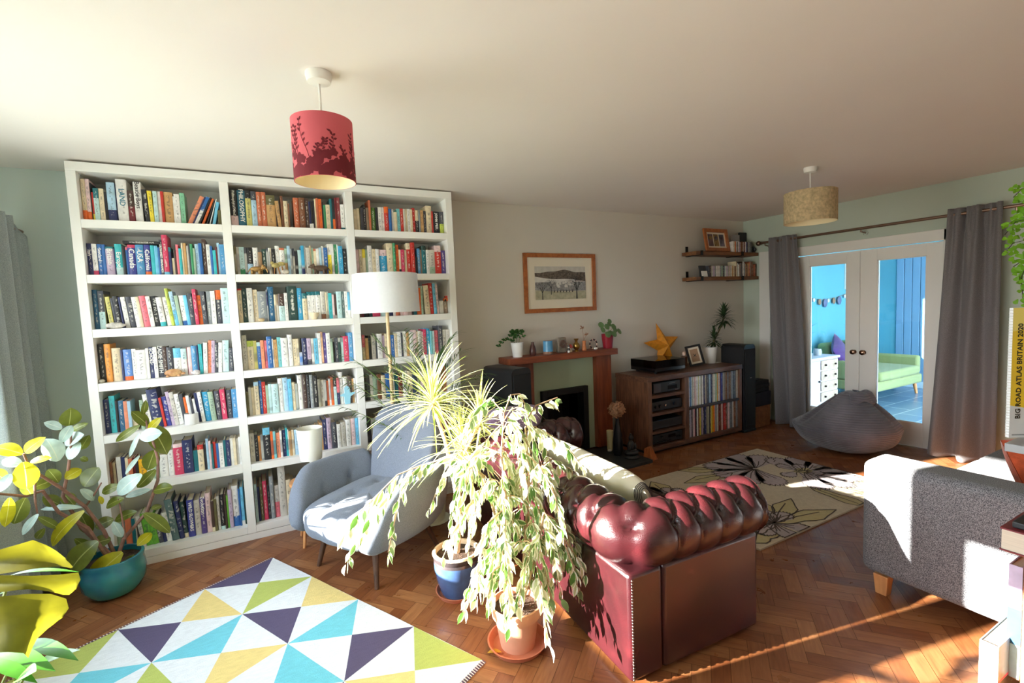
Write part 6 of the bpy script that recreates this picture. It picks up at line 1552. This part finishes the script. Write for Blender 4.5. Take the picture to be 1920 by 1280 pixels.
rst = [[(215, 1060), (232, 1010), (275, 960), (296, 900), (296, 860), (286, 825), (276, 800), (270, 772)], [(222, 1055), (195, 995), (160, 950), (115, 915), (75, 890), (52, 868), (44, 850)], [(210, 1058), (165, 990), (110, 960), (80, 920), (48, 930), (-5, 925)],
       [(218, 1050), (150, 985), (118, 930), (128, 880), (133, 840), (133, 800)], [(160, 950), (178, 925), (190, 905)], [(65, 905), (66, 940), (71, 968)], [(235, 1010), (228, 965), (222, 935)]]
sm = MB()
for i, s in enumerate(rst):
    ps = [at(u, v, ry(u)+.03*sin(i*2+k)) for k, (u, v) in enumerate(s)]
    sm.tube(ps, [.011*(1-.6*k/len(ps))*(1 if i < 4 else .55) for k in range(len(ps))], 8)
sm.build('stem', M('rubber_plant_bark', (134, 98, 84), .8, var=.3, scale=30), rp, smooth=True)
rl1 = LEAF('rubber_leaf_olive', (112, 122, 44), (142, 152, 70), tl=.38, rough=.3, vein=(196, 200, 120)); rl2 = LEAF('rubber_leaf_pale', (178, 200, 190), (196, 210, 200), tl=.25, rough=.35, vein=(220, 226, 206)); rl3 = LEAF('rubber_leaf_sunlit_yellow', (196, 186, 32), (206, 198, 60), tl=.55, rough=.35, vein=(226, 220, 120))  # yellow copy has the sun shining through the blades painted into its colour
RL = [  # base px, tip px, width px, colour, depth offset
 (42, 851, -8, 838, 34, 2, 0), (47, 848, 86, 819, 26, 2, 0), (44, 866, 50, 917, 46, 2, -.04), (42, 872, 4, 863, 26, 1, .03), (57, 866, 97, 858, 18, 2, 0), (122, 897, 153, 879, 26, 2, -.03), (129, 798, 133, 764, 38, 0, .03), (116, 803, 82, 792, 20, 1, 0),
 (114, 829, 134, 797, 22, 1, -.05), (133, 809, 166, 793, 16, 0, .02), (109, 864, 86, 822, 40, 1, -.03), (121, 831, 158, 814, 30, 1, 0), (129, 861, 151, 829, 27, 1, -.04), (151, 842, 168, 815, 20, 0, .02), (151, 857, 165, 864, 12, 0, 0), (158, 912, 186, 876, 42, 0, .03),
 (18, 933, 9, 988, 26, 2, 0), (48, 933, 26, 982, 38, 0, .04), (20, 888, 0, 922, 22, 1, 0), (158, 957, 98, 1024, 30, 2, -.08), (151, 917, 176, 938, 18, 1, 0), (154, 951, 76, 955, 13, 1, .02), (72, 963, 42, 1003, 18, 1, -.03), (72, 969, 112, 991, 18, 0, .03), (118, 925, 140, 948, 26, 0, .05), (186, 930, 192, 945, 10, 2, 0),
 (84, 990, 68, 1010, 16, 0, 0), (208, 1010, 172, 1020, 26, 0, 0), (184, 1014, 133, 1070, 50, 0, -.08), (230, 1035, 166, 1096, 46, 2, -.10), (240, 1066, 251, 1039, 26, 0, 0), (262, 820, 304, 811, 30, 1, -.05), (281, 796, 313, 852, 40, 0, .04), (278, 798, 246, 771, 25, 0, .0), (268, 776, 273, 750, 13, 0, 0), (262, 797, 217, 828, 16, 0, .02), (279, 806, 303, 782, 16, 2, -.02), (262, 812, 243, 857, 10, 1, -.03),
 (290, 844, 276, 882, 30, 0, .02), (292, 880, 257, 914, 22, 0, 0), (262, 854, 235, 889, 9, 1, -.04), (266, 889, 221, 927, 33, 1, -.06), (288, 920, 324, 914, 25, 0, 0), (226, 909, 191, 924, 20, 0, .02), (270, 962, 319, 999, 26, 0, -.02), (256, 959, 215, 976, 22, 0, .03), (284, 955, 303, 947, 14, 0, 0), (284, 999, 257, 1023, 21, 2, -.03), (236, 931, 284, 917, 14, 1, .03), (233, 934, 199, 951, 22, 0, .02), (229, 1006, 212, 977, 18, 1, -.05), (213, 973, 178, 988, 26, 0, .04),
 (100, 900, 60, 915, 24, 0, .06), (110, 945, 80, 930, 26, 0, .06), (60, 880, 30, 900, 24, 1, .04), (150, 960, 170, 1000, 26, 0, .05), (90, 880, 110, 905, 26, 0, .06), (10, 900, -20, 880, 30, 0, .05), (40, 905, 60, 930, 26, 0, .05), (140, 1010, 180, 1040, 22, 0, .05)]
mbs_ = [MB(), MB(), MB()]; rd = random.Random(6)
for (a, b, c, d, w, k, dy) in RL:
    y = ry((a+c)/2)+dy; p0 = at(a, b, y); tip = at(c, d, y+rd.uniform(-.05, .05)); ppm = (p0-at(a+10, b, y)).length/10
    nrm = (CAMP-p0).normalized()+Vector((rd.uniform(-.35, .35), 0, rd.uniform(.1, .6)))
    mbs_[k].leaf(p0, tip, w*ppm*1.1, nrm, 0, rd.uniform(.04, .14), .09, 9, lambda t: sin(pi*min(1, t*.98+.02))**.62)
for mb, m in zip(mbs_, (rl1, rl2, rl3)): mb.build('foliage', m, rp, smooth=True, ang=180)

# ------------------------------------------------------------------ kentia palm in the cream pot
kp = thing('palm', 'feathery palm in plain cream pot behind the grey armchair', 'potted plant', (-4.555, -.70, 0))
pot('pot', M('cream_pot_glaze', (226, 224, 206), .4), (-4.555, -.70, 0.004), .125, .095, .26, kp)
MB().lathe([(0, 0), (.13, 0), (.135, .003), (0, .0035)], (-4.555, -.70, 0), 32).build('saucer', M('cream_pot_glaze', (0, 0, 0)), kp, smooth=True)
fr = [((640, 705), -.75, .06), ((655, 668), -.6, .1), ((700, 632), -.75, .14), ((755, 622), -.9, .14), ((805, 640), -.8, .16), ((862, 660), -.65, .16), ((905, 700), -.6, .2), ((1008, 775), -.75, .42), ((650, 765), -.9, .04), ((880, 790), -.5, .1), ((690, 720), -.55, .1), ((835, 720), -.9, .12), ((790, 690), -1.0, .1), ((930, 760), -.85, .14), ((720, 690), -1.0, .08), ((850, 630), -.75, .2), ((775, 655), -.6, .18)]
mb = MB(); sm = MB(); rd = random.Random(12)
for (u, v), y, arch in fr:
    tip = at(u, v, y); b = Vector((-4.555+rd.uniform(-.03, .03), -.70+rd.uniform(-.03, .03), .22)); n = 15
    pts = []
    for k in range(n+1):
        t = k/n; p = b.lerp(tip, t); p.x = b.x+(tip.x-b.x)*t**1.7; p.y = b.y+(tip.y-b.y)*t**1.5; p.z = b.z+(tip.z-b.z)*t+arch*sin(pi*t)*1.0
        pts.append(p)
    sm.tube(pts, [.006*(1-.75*k/n) for k in range(n+1)], 6)
    for k in range(5, n+1):
        for h in (0, .5):
            if k == n and h: continue
            p = pts[k].lerp(pts[min(n, k+1)], h); d = (pts[min(n, k+1)]-pts[k-1]).normalized()
            for sg in (1, -1):
                sd = d.cross(Vector((0, 0, 1))); sd = (sd.normalized() if sd.length > .1 else Vector((1, 0, 0)))*sg
                dr = (d*.85+sd*.75+Vector((0, 0, rd.uniform(-.35, .05)-.3*(k/n)))).normalized(); L_ = (.17+.05*sin(pi*(k-4)/(n-3)))*rd.uniform(.8, 1.1)*(1-.25*(k/n))
                mb.leaf(p, p+dr*L_, .011, Vector((0, 0, 1))+sd*.2, 0, .07, .1, 5)
mb.build('foliage', LEAF('palm_leaflet', (74, 110, 56), (112, 140, 92), tl=.3, rough=.4), kp, smooth=True, ang=180); sm.build('stem', M('palm_stem', (120, 138, 74), .6), kp, smooth=True)

# ------------------------------------------------------------------ variegated dracaena in the blue pot
dp = thing('dracaena', 'sunlit spiky variegated dracaena in blue glazed pot', 'potted plant', (-4.735, -1.66, 0))
dc = (-4.735, -1.66, 0)
MB().lathe([(0, .0005), (.105, .0005), (.122, .028), (.116, .028), (.10, .010), (0, .010)], dc, 40).build('saucer', terra, dp, smooth=True)
bgl = M('cobalt_glaze', (66, 92, 136), .22, var=.35, scale=9, coat=.3)
MB().lathe([(0, .0105), (.088, .0105), (.094, .03), (.112, .09), (.122, .15), (.124, .19), (.120, .205), (.126, .215), (.130, .235), (.124, .243), (.112, .243), (.108, .21), (0, .205)], dc, 44, 0, [0, 0, 0, 0, 0, 1, 1, 1, 2, 2, 2, 2]).build('pot', [bgl, M('brown_glaze', (70, 62, 64), .25, var=.4, scale=14, coat=.3), M('sandy_rim', (216, 190, 158), .5, var=.15)], dp, smooth=True)
MB().lathe([(0, .226), (.10, .22), (.111, .218)][::-1], dc, 36).build('soil', soil, dp, smooth=True)
h1, h2, h3 = at(811, 756, -1.60), at(868, 842, -1.70), at(900, 792, -1.82)
sm = MB(); b0 = Vector((dc[0], dc[1], .20))
f1 = at(862, 960, -1.66); f2 = at(850, 890, -1.64)
sm.tube([b0, b0.lerp(f1, .5), f1, f2], [.017, .016, .015, .013], 10); sm.tube([f2, f2.lerp(h1, .5)+Vector((.01, 0, 0)), h1], [.012, .011, .011], 8); sm.tube([f1, f2.lerp(h2, .6), h2], [.011, .010, .010], 8); sm.tube([f2, f2.lerp(h3, .5), h3], [.010, .009, .009], 8)
sm.build('trunk', M('dracaena_bark', (196, 168, 140), .8, var=.2, scale=24, bump=.4), dp, smooth=True)
mb = [MB(), MB()]; rd = random.Random(21)
for hc, n, L0, zup in ((h1, 96, .37, .55), (h2, 80, .30, .2), (h3, 46, .27, .45)):
    for k in range(n):
        a = 2.39996*k; el = 1.25-1.75*((k+.5)/n); el += rd.uniform(-.12, .12)
        d = Vector((cos(a)*cos(el), sin(a)*cos(el), sin(el))); L_ = L0*rd.uniform(.75, 1.08)*(1 if el > -.3 else .85)
        b = hc+Vector((0, 0, .05*(.5-k/n)))+d*.008; tip = b+d*L_+Vector((0, 0, -.10*cos(el)*L_/.35))
        mb[0 if rd.random() < .6 else 1].leaf(b, tip, rd.uniform(.011, .017), Vector((-d.x*.4, -d.y*.4, 1)), 0, .09, .18, 8, lambda t: (1-t)**.55*min(1, .55+t*3))
for q, m in zip(mb, (LEAF('dracaena_leaf_cream', (214, 216, 120), (220, 222, 150), edge=((244, 240, 200), .22), tl=.4), LEAF('dracaena_leaf_green', (140, 168, 60), (170, 186, 96), edge=((232, 226, 160), .30), tl=.4))): q.build('foliage', m, dp, smooth=True, ang=180)

# ------------------------------------------------------------------ variegated weeping fig in the terracotta pot
fi = thing('weeping_fig', 'sunlit variegated weeping fig in terracotta pot beside the leather sofa', 'potted plant', (-4.655, -2.185, 0))
fc = (-4.655, -2.185, 0)
MB().lathe([(0, .0005), (.115, .0005), (.138, .034), (.131, .034), (.112, .008), (0, .008)], fc, 40).build('saucer', terra, fi, smooth=True)
MB().lathe([(0, .0085), (.078, .0085), (.100, .155), (.112, .156), (.116, .205), (.108, .207), (.102, .17), (0, .168)], fc, 40).build('pot', M('terracotta_pale', (222, 160, 128), .8, var=.12, scale=9), fi, smooth=True)
MB().lathe([(0, .186), (.09, .182), (.1035, .18)][::-1], fc, 36).build('soil', soil, fi, smooth=True)
tw = [[(958, 1165, -2.19), (955, 1050, -2.2), (950, 950, -2.2), (940, 850, -2.2), (945, 775, -2.15)], [(975, 1165, -2.18), (985, 1010, -2.2), (992, 890, -2.2), (985, 800, -2.15)], [(962, 1165, -2.2), (942, 1010, -2.18), (905, 890, -2.12), (860, 850, -2.05)], [(970, 1165, -2.2), (1000, 1060, -2.28), (1020, 960, -2.3)]]
br_ = [[(905, 890, -2.1), (850, 855, -2.0), (790, 872, -1.92), (740, 915, -1.88), (690, 975, -1.86), (648, 1055, -1.86)], [(790, 872, -1.92), (745, 890, -1.95), (705, 930, -1.95), (672, 962, -1.95), (645, 1005, -1.95)], [(775, 885, -1.92), (750, 930, -1.9), (738, 985, -1.9), (728, 1035, -1.9)], [(985, 800, -2.15), (1015, 805, -2.1), (1060, 832, -2.08), (1092, 875, -2.08), (1108, 925, -2.08)], [(985, 790, -2.15), (1005, 760, -2.1), (1045, 745, -2.08)],
       [(990, 850, -2.2), (1030, 900, -2.28), (1060, 980, -2.3), (1078, 1060, -2.3)], [(1020, 960, -2.3), (1050, 1000, -2.36), (1075, 1060, -2.38), (1085, 1110, -2.38)], [(950, 950, -2.2), (915, 980, -2.28), (900, 1050, -2.3), (893, 1115, -2.3)], [(940, 850, -2.2), (905, 835, -2.15), (880, 880, -2.15), (865, 950, -2.15), (858, 1000, -2.15)], [(945, 775, -2.15), (920, 745, -2.1), (890, 770, -2.08), (868, 815, -2.05)], [(945, 775, -2.15), (958, 740, -2.12), (975, 738, -2.1), (990, 770, -2.1)], [(992, 890, -2.2), (1035, 860, -2.15), (1070, 880, -2.15), (1090, 930, -2.15)], [(992, 890, -2.2), (1010, 870, -2.35), (1040, 930, -2.42), (1055, 1000, -2.42)], [(955, 1050, -2.2), (925, 1070, -2.3), (915, 1120, -2.32)], [(985, 1010, -2.2), (1015, 1040, -2.32), (1030, 1100, -2.34), (1035, 1140, -2.34)]]
sm = MB(); rd = random.Random(9); twigs = []
for t_ in tw: sm.tube([at(*p) for p in t_], [.0075-.0011*k for k in range(len(t_))], 7)
for b in br_:
    ps = [at(*p) for p in b]; sm.tube(ps, [.0036-.0004*k for k in range(len(ps))], 5); twigs.append(ps)
trunkpts = [at(*p) for t_ in tw for p in t_[1:]]
for k in range(64):
    t_ = tw[rd.choice((0, 0, 1, 1, 2, 3))]; i = rd.randrange(1, len(t_)-1); p = at(*t_[i]).lerp(at(*t_[i+1]), rd.random())
    a = rd.uniform(0, 2*pi); R_ = rd.uniform(.12, .28); dz = rd.uniform(-.05, .12)
    if cos(a) > .2: R_ *= .75
    ps = [p]
    for q in range(1, 6):
        s = q/5; ps.append(p+Vector((cos(a)*R_*s, sin(a)*R_*s*.8, dz*sin(pi*s)-.22*s*s)))
    ps = [Vector((min(x.x, -4.33) if x.z < .75 else x.x, x.y, x.z)) for x in ps]
    if min(x.z for x in ps) < .2: continue
    sm.tube(ps, [.0026-.0003*q for q in range(6)], 5); twigs.append(ps)
sm.build('stem', M('fig_bark', (186, 152, 118), .8, var=.2, scale=30), fi, smooth=True)
lm = [MB(), MB(), MB()]
for ps in twigs:
    ln = sum((b-a).length for a, b in zip(ps, ps[1:])); n = max(5, int(ln/.0165)); 
    for k in range(1, n+1):
        t = (k/n)*(len(ps)-1); i = min(len(ps)-2, int(t)); p = ps[i].lerp(ps[i+1], t-i); d = (ps[i+1]-ps[i]).normalized()
        a = rd.uniform(0, 2*pi); out = (d+Vector((cos(a), sin(a), 0))*.7+Vector((0, 0, -1.15+rd.uniform(-.3, .5)))).normalized()
        L_ = rd.uniform(.048, .072); st_ = p+out*.010
        sel = rd.random(); kk = 0 if sel < .5 else 1 if sel < .82 else 2
        lm[kk].leaf(st_, st_+out*L_, L_*.44, Vector((cos(a+1.3), sin(a+1.3), rd.uniform(.0, .8))), 0, rd.uniform(-.06, .10), .10, 6, lambda t: (sin(pi*min(1, t*1.0))**.8)*(1-.35*t)*1.15 if t < .8 else .34*(1-(t-.8)/.2)+.03)
        if lm[kk] is None: pass
for q, m in zip(lm, (LEAF('fig_leaf_cream', (206, 210, 150), (214, 216, 176), edge=((246, 244, 226), .20), tl=.35), LEAF('fig_leaf_variegated', (112, 146, 74), (140, 166, 112), edge=((240, 238, 208), .30), tl=.35), LEAF('fig_leaf_green', (92, 134, 58), (132, 160, 104), edge=((226, 226, 180), .42), tl=.35))): q.build('foliage', m, fi, smooth=True, ang=180)

# ------------------------------------------------------------------ dracaena compacta on the cabinet
cp = thing('compact_dracaena', 'dark green compact dracaena in white pot on the record cabinet', 'potted plant', (-.955, -.24, ZT))
pot('pot', white_cer, (-.955, -.24, ZT+.0005), .088, .066, .19, cp)
sm = MB(); k1 = Vector((-.70, -.24, 1.30)); k2 = Vector((-.90, -.26, 1.06)); b = Vector((-.945, -.24, ZT+.15))
sm.tube([b, Vector((-.86, -.24, 1.06)), Vector((-.77, -.24, 1.18)), k1], .008, 8); sm.tube([b, k2], .008, 8); sm.build('stem', M('cane_stem', (120, 110, 76), .8), cp, smooth=True)
mb = MB(); rd = random.Random(31)
for c, n, L0 in ((k1, 95, .16), (k2, 60, .125)):
    for k in range(n):
        a = 2.4*k; el = 1.4-1.9*(k/n); d = Vector((cos(a)*cos(el), sin(a)*cos(el), sin(el))); st_ = c+Vector((0, 0, .11*(.55-k/n)))
        mb.leaf(st_, st_+d*L0*rd.uniform(.7, 1.1)+Vector((0, 0, -.03*cos(el))), .026, Vector((-d.x*.5, -d.y*.5, 1)), 0, .1, .12, 6)
mb.build('foliage', LEAF('compacta_leaf', (48, 72, 40), (70, 96, 60), tl=.15, rough=.3), cp, smooth=True, ang=180)

# ------------------------------------------------------------------ monstera and lily close to the camera at lower left
mo = thing('monstera', 'monstera with big backlit yellowing leaf and strap leaves at lower left', 'potted plant', (-6.32, -2.62, 0))
mc = (-6.30, -2.60, 0)
MB().lathe([(0, 0), (.11, 0), (.15, .24), (.155, .26), (.145, .26), (.14, .22), (0, .215)], mc, 32).build('pot', terra, mo, smooth=True)
MB().lathe([(0, .225), (.13, .222), (.141, .22)][::-1], mc, 28).build('soil', soil, mo, smooth=True)
A_ = [[(-60, 1045), (0, 1030), (35, 1020), (62, 1012), (88, 1022), (105, 1032), (122, 1045), (140, 1066), (112, 1061), (62, 1066), (0, 1076), (-60, 1082)],
      [(-60, 1084), (0, 1078), (60, 1079), (110, 1077), (147, 1073), (151, 1086), (143, 1104), (127, 1117), (92, 1108), (50, 1104), (0, 1110), (-60, 1116)],
      [(-60, 1118), (0, 1118), (50, 1113), (95, 1113), (124, 1122), (129, 1140), (117, 1158), (90, 1178), (66, 1200), (53, 1233), (44, 1224), (15, 1222), (-60, 1226)]]
mb = MB()
for j, pl_ in enumerate(A_):
    # lobe as a strip between its upper and lower outline, curved away from the lens
    n = 12
    up = pl_[:len(pl_)//2+1]; lo = [pl_[0]]+pl_[:len(pl_)//2-1:-1]
    lo = pl_[len(pl_)//2:][::-1]
    def samp(P, t):
        x = t*(len(P)-1); i = min(len(P)-2, int(x)); f = x-i; return (P[i][0]*(1-f)+P[i+1][0]*f, P[i][1]*(1-f)+P[i+1][1]*f)
    V = []; F = []
    for k in range(n+1):
        for q in range(5):
            a = samp(up, k/n); b = samp(lo, k/n); u = a[0]+(b[0]-a[0])*q/4; v = a[1]+(b[1]-a[1])*q/4
            V.append(atd(u, v, 1.0+.05*(k/n)**2+.02*j+.012*sin(pi*q/4)-.05*(1-k/n)))
    for k in range(n):
        for q in range(4): F.append((k*5+q, (k+1)*5+q, (k+1)*5+q+1, k*5+q+1))
    mb.add(V, F)
mb.build('leaf', LEAF('monstera_leaf', (116, 104, 22), (104, 100, 22), tl=.55, rough=.4), mo, smooth=True, ang=180)
sm = MB(); lb = atd(-70, 1110, .96)
sm.tube([Vector((mc[0], mc[1], .2)), Vector((mc[0]-.03, mc[1], .6)), lb], [.009, .008, .005], 8)
sm.build('stem', M('monstera_stem', (120, 128, 60), .6), mo, smooth=True)
mb = MB()
def strap(P, w, dep0, dep1, nrm=(0, -.4, 1)):
    a = atd(*P[0], dep0); b = atd(*P[1], dep1); mb.leaf(a, b, w, nrm, 0, .06, .08, 9)
strap(((40, 1205), (147, 1238)), .040, 1.18, 1.10); strap(((-10, 1222), (104, 1258)), .045, 1.12, 1.06); strap(((50, 1262), (150, 1218)), .042, 1.25, 1.2); strap(((-20, 1240), (70, 1280)), .03, 1.05, 1.02); strap(((30, 1275), (68, 1258)), .05, 1.02, 1.0); strap(((-20, 1215), (30, 1262)), .06, 1.2, 1.15)
strap(((20, 1078), (148, 1072)), .012, 1.15, 1.12); strap(((-10, 1120), (70, 1098)), .02, 1.25, 1.2)
mb.build('strap_leaf', LEAF('lily_leaf', (70, 128, 38), (92, 146, 60), tl=.35, rough=.3), mo, smooth=True, ang=180)
sm = MB()
for P, d in (((40, 1205), 1.18), ((-10, 1222), 1.12), ((50, 1262), 1.25), ((-20, 1240), 1.05), ((30, 1275), 1.02), ((-20, 1215), 1.2), ((20, 1078), 1.15), ((-10, 1120), 1.25)):
    e = atd(*P, d); sm.tube([Vector((mc[0]+.02, mc[1]-.02, .2)), Vector((mc[0], mc[1], .2)).lerp(e, .6)+Vector((0, 0, .1)), e], .0035, 6)
sm.build('leaf_stalk', M('monstera_stem', (0, 0, 0)), mo, smooth=True)

# ------------------------------------------------------------------ maidenhair fern on the oak unit, and a fallen leaf
fe = thing('maidenhair_fern', 'fern with small bright leaflets hanging into view at right edge', 'potted plant', (-3.36, -3.68, 1.06))
pot('pot', terra, (-3.36, -3.68, 1.0605), .085, .06, .15, fe)
mb = MB(); sm = MB(); rd = random.Random(14)
fr2 = [[(1940, 480), (1935, 380), (1915, 355), (1900, 370)], [(1945, 480), (1930, 410), (1905, 415), (1884, 440)], [(1950, 520), (1925, 450), (1900, 455), (1888, 470)], [(1950, 540), (1935, 470), (1915, 520), (1918, 562)], [(1950, 520), (1940, 420), (1920, 400), (1898, 408)], [(1955, 560), (1940, 500), (1915, 490), (1900, 500)], [(1950, 540), (1945, 470), (1928, 540), (1926, 590)]]
for s in fr2:
    ps = [atd(u, v, 1.42+.03*k) for k, (u, v) in enumerate(s)]
    base = Vector((-3.36, -3.68, 1.19)); full = [base, base.lerp(ps[0], .6)+Vector((0, 0, .1))]+ps
    sm.tube(full, .0012, 5)
    for a, b in zip(ps, ps[1:]):
        for k in range(7):
            p = a.lerp(b, k/7)
            for sg in (1, -1):
                q = p+Vector((rd.uniform(-.01, .01), rd.uniform(-.01, .01), sg*rd.uniform(.004, .014)))
                d = Vector((rd.uniform(-1, 1)*.6, rd.uniform(-.6, .6), sg*.7-.2)).normalized()*rd.uniform(.012, .018)
                mb.leaf(q, q+d, .014, (CAMP-q), 0, .05, .05, 4, lambda t: (t*1.1)**.6 if t < .75 else 1-(t-.75)*2.2)
mb.build('foliage', LEAF('fern_leaflet', (120, 172, 40), (138, 186, 64), tl=.4), fe, smooth=True, ang=180); sm.build('stem', M('fern_stem', (40, 30, 24), .6), fe)
mb = MB(); p = at(915, 1232, -2.2); 
fl0 = Vector((-4.80, -2.165, .006)); mb.leaf(fl0, fl0+Vector((.05, -.045, .012)), .03, (0, 0, 1), 0, .1, .05, 7)
tag(mb.build('fallen_leaf', LEAF('fallen_leaf_yellow', (222, 168, 50), (214, 160, 60), tl=.2), smooth=True, ang=180), 'yellow fallen leaf on the parquet at the rug corner', 'leaf')
# ------------------------------------------------------------------ light
wd = bpy.data.worlds.new('sky'); SC.world = wd; wd.use_nodes = True
t = wd.node_tree; bg = t.nodes['Background']
tcw = t.nodes.new('ShaderNodeTexCoord'); sw = t.nodes.new('ShaderNodeSeparateXYZ'); t.links.new(tcw.outputs['Generated'], sw.inputs[0])
rw = ramp(t, [(0.0, (.34, .36, .30)), (.47, (.5, .5, .45)), (.53, (.95, .97, 1.0)), (1, (.55, .74, 1.0))])
mm_ = t.nodes.new('ShaderNodeMath'); mm_.operation = 'MULTIPLY_ADD'; t.links.new(sw.outputs['Z'], mm_.inputs[0]); mm_.inputs[1].default_value = .5; mm_.inputs[2].default_value = .5
t.links.new(mm_.outputs[0], rw.inputs['Fac']); t.links.new(rw.outputs[0], bg.inputs['Color']); bg.inputs['Strength'].default_value = 10.5
sun = bpy.data.lights.new('sun', 'SUN'); sun.energy = 36; sun.angle = radians(.53); sun.color = (1, .94, .85)
so_ = bpy.data.objects.new('sun', sun); COL.objects.link(so_)
so_.rotation_euler = Vector((1, -.21, -.30)).to_track_quat('-Z', 'Y').to_euler()
def portal(name, c, sx, sy, d):
    l = bpy.data.lights.new(name, 'AREA'); l.shape = 'RECTANGLE'; l.size = sx; l.size_y = sy
    l.cycles.is_portal = True
    o = bpy.data.objects.new(name, l); COL.objects.link(o); o.location = c
    o.rotation_euler = Vector(d).to_track_quat('-Z', 'Z').to_euler()
portal('window_portal', (XL-.29, (W1[0]+W1[1])/2, (W1[2]+W1[3])/2), abs(W1[0]-W1[1]), W1[3]-W1[2], (1, 0, 0))
portal('window_portal', (XL-.29, (W2[0]+W2[1])/2, (W2[2]+W2[3])/2), abs(W2[0]-W2[1]), W2[3]-W2[2], (1, 0, 0))
# ------------------------------------------------------------------ camera
cd = bpy.data.cameras.new('camera'); cam = bpy.data.objects.new('camera', cd); COL.objects.link(cam)
cd.sensor_width = 36; cd.lens = 891.0163*36/1920; cd.clip_start = .02
ya, pi_, ro = radians(-28.27845), radians(-4.18341), radians(-2.36643)
fw = Vector((-sin(ya)*cos(pi_), cos(ya)*cos(pi_), sin(pi_))); r0 = Vector((cos(ya), sin(ya), 0)); u0 = r0.cross(fw)
rr_ = r0*cos(ro)+u0*sin(ro); uu = -r0*sin(ro)+u0*cos(ro)
mw = Matrix((rr_, uu, -fw)).transposed().to_4x4(); mw.translation = (-5.608457, -4.021543, 1.542335)
cam.matrix_world = mw; SC.camera = cam
SC.view_settings.view_transform = 'Standard'; SC.view_settings.look = 'None'; SC.view_settings.exposure = 1.0; SC.view_settings.gamma = 1
SC.cycles.use_denoising = True; SC.cycles.max_bounces = 10; SC.cycles.diffuse_bounces = 6; SC.cycles.transparent_max_bounces = 24
SC.cycles.sample_clamp_indirect = 6; SC.cycles.caustics_reflective = False; SC.cycles.caustics_refractive = False
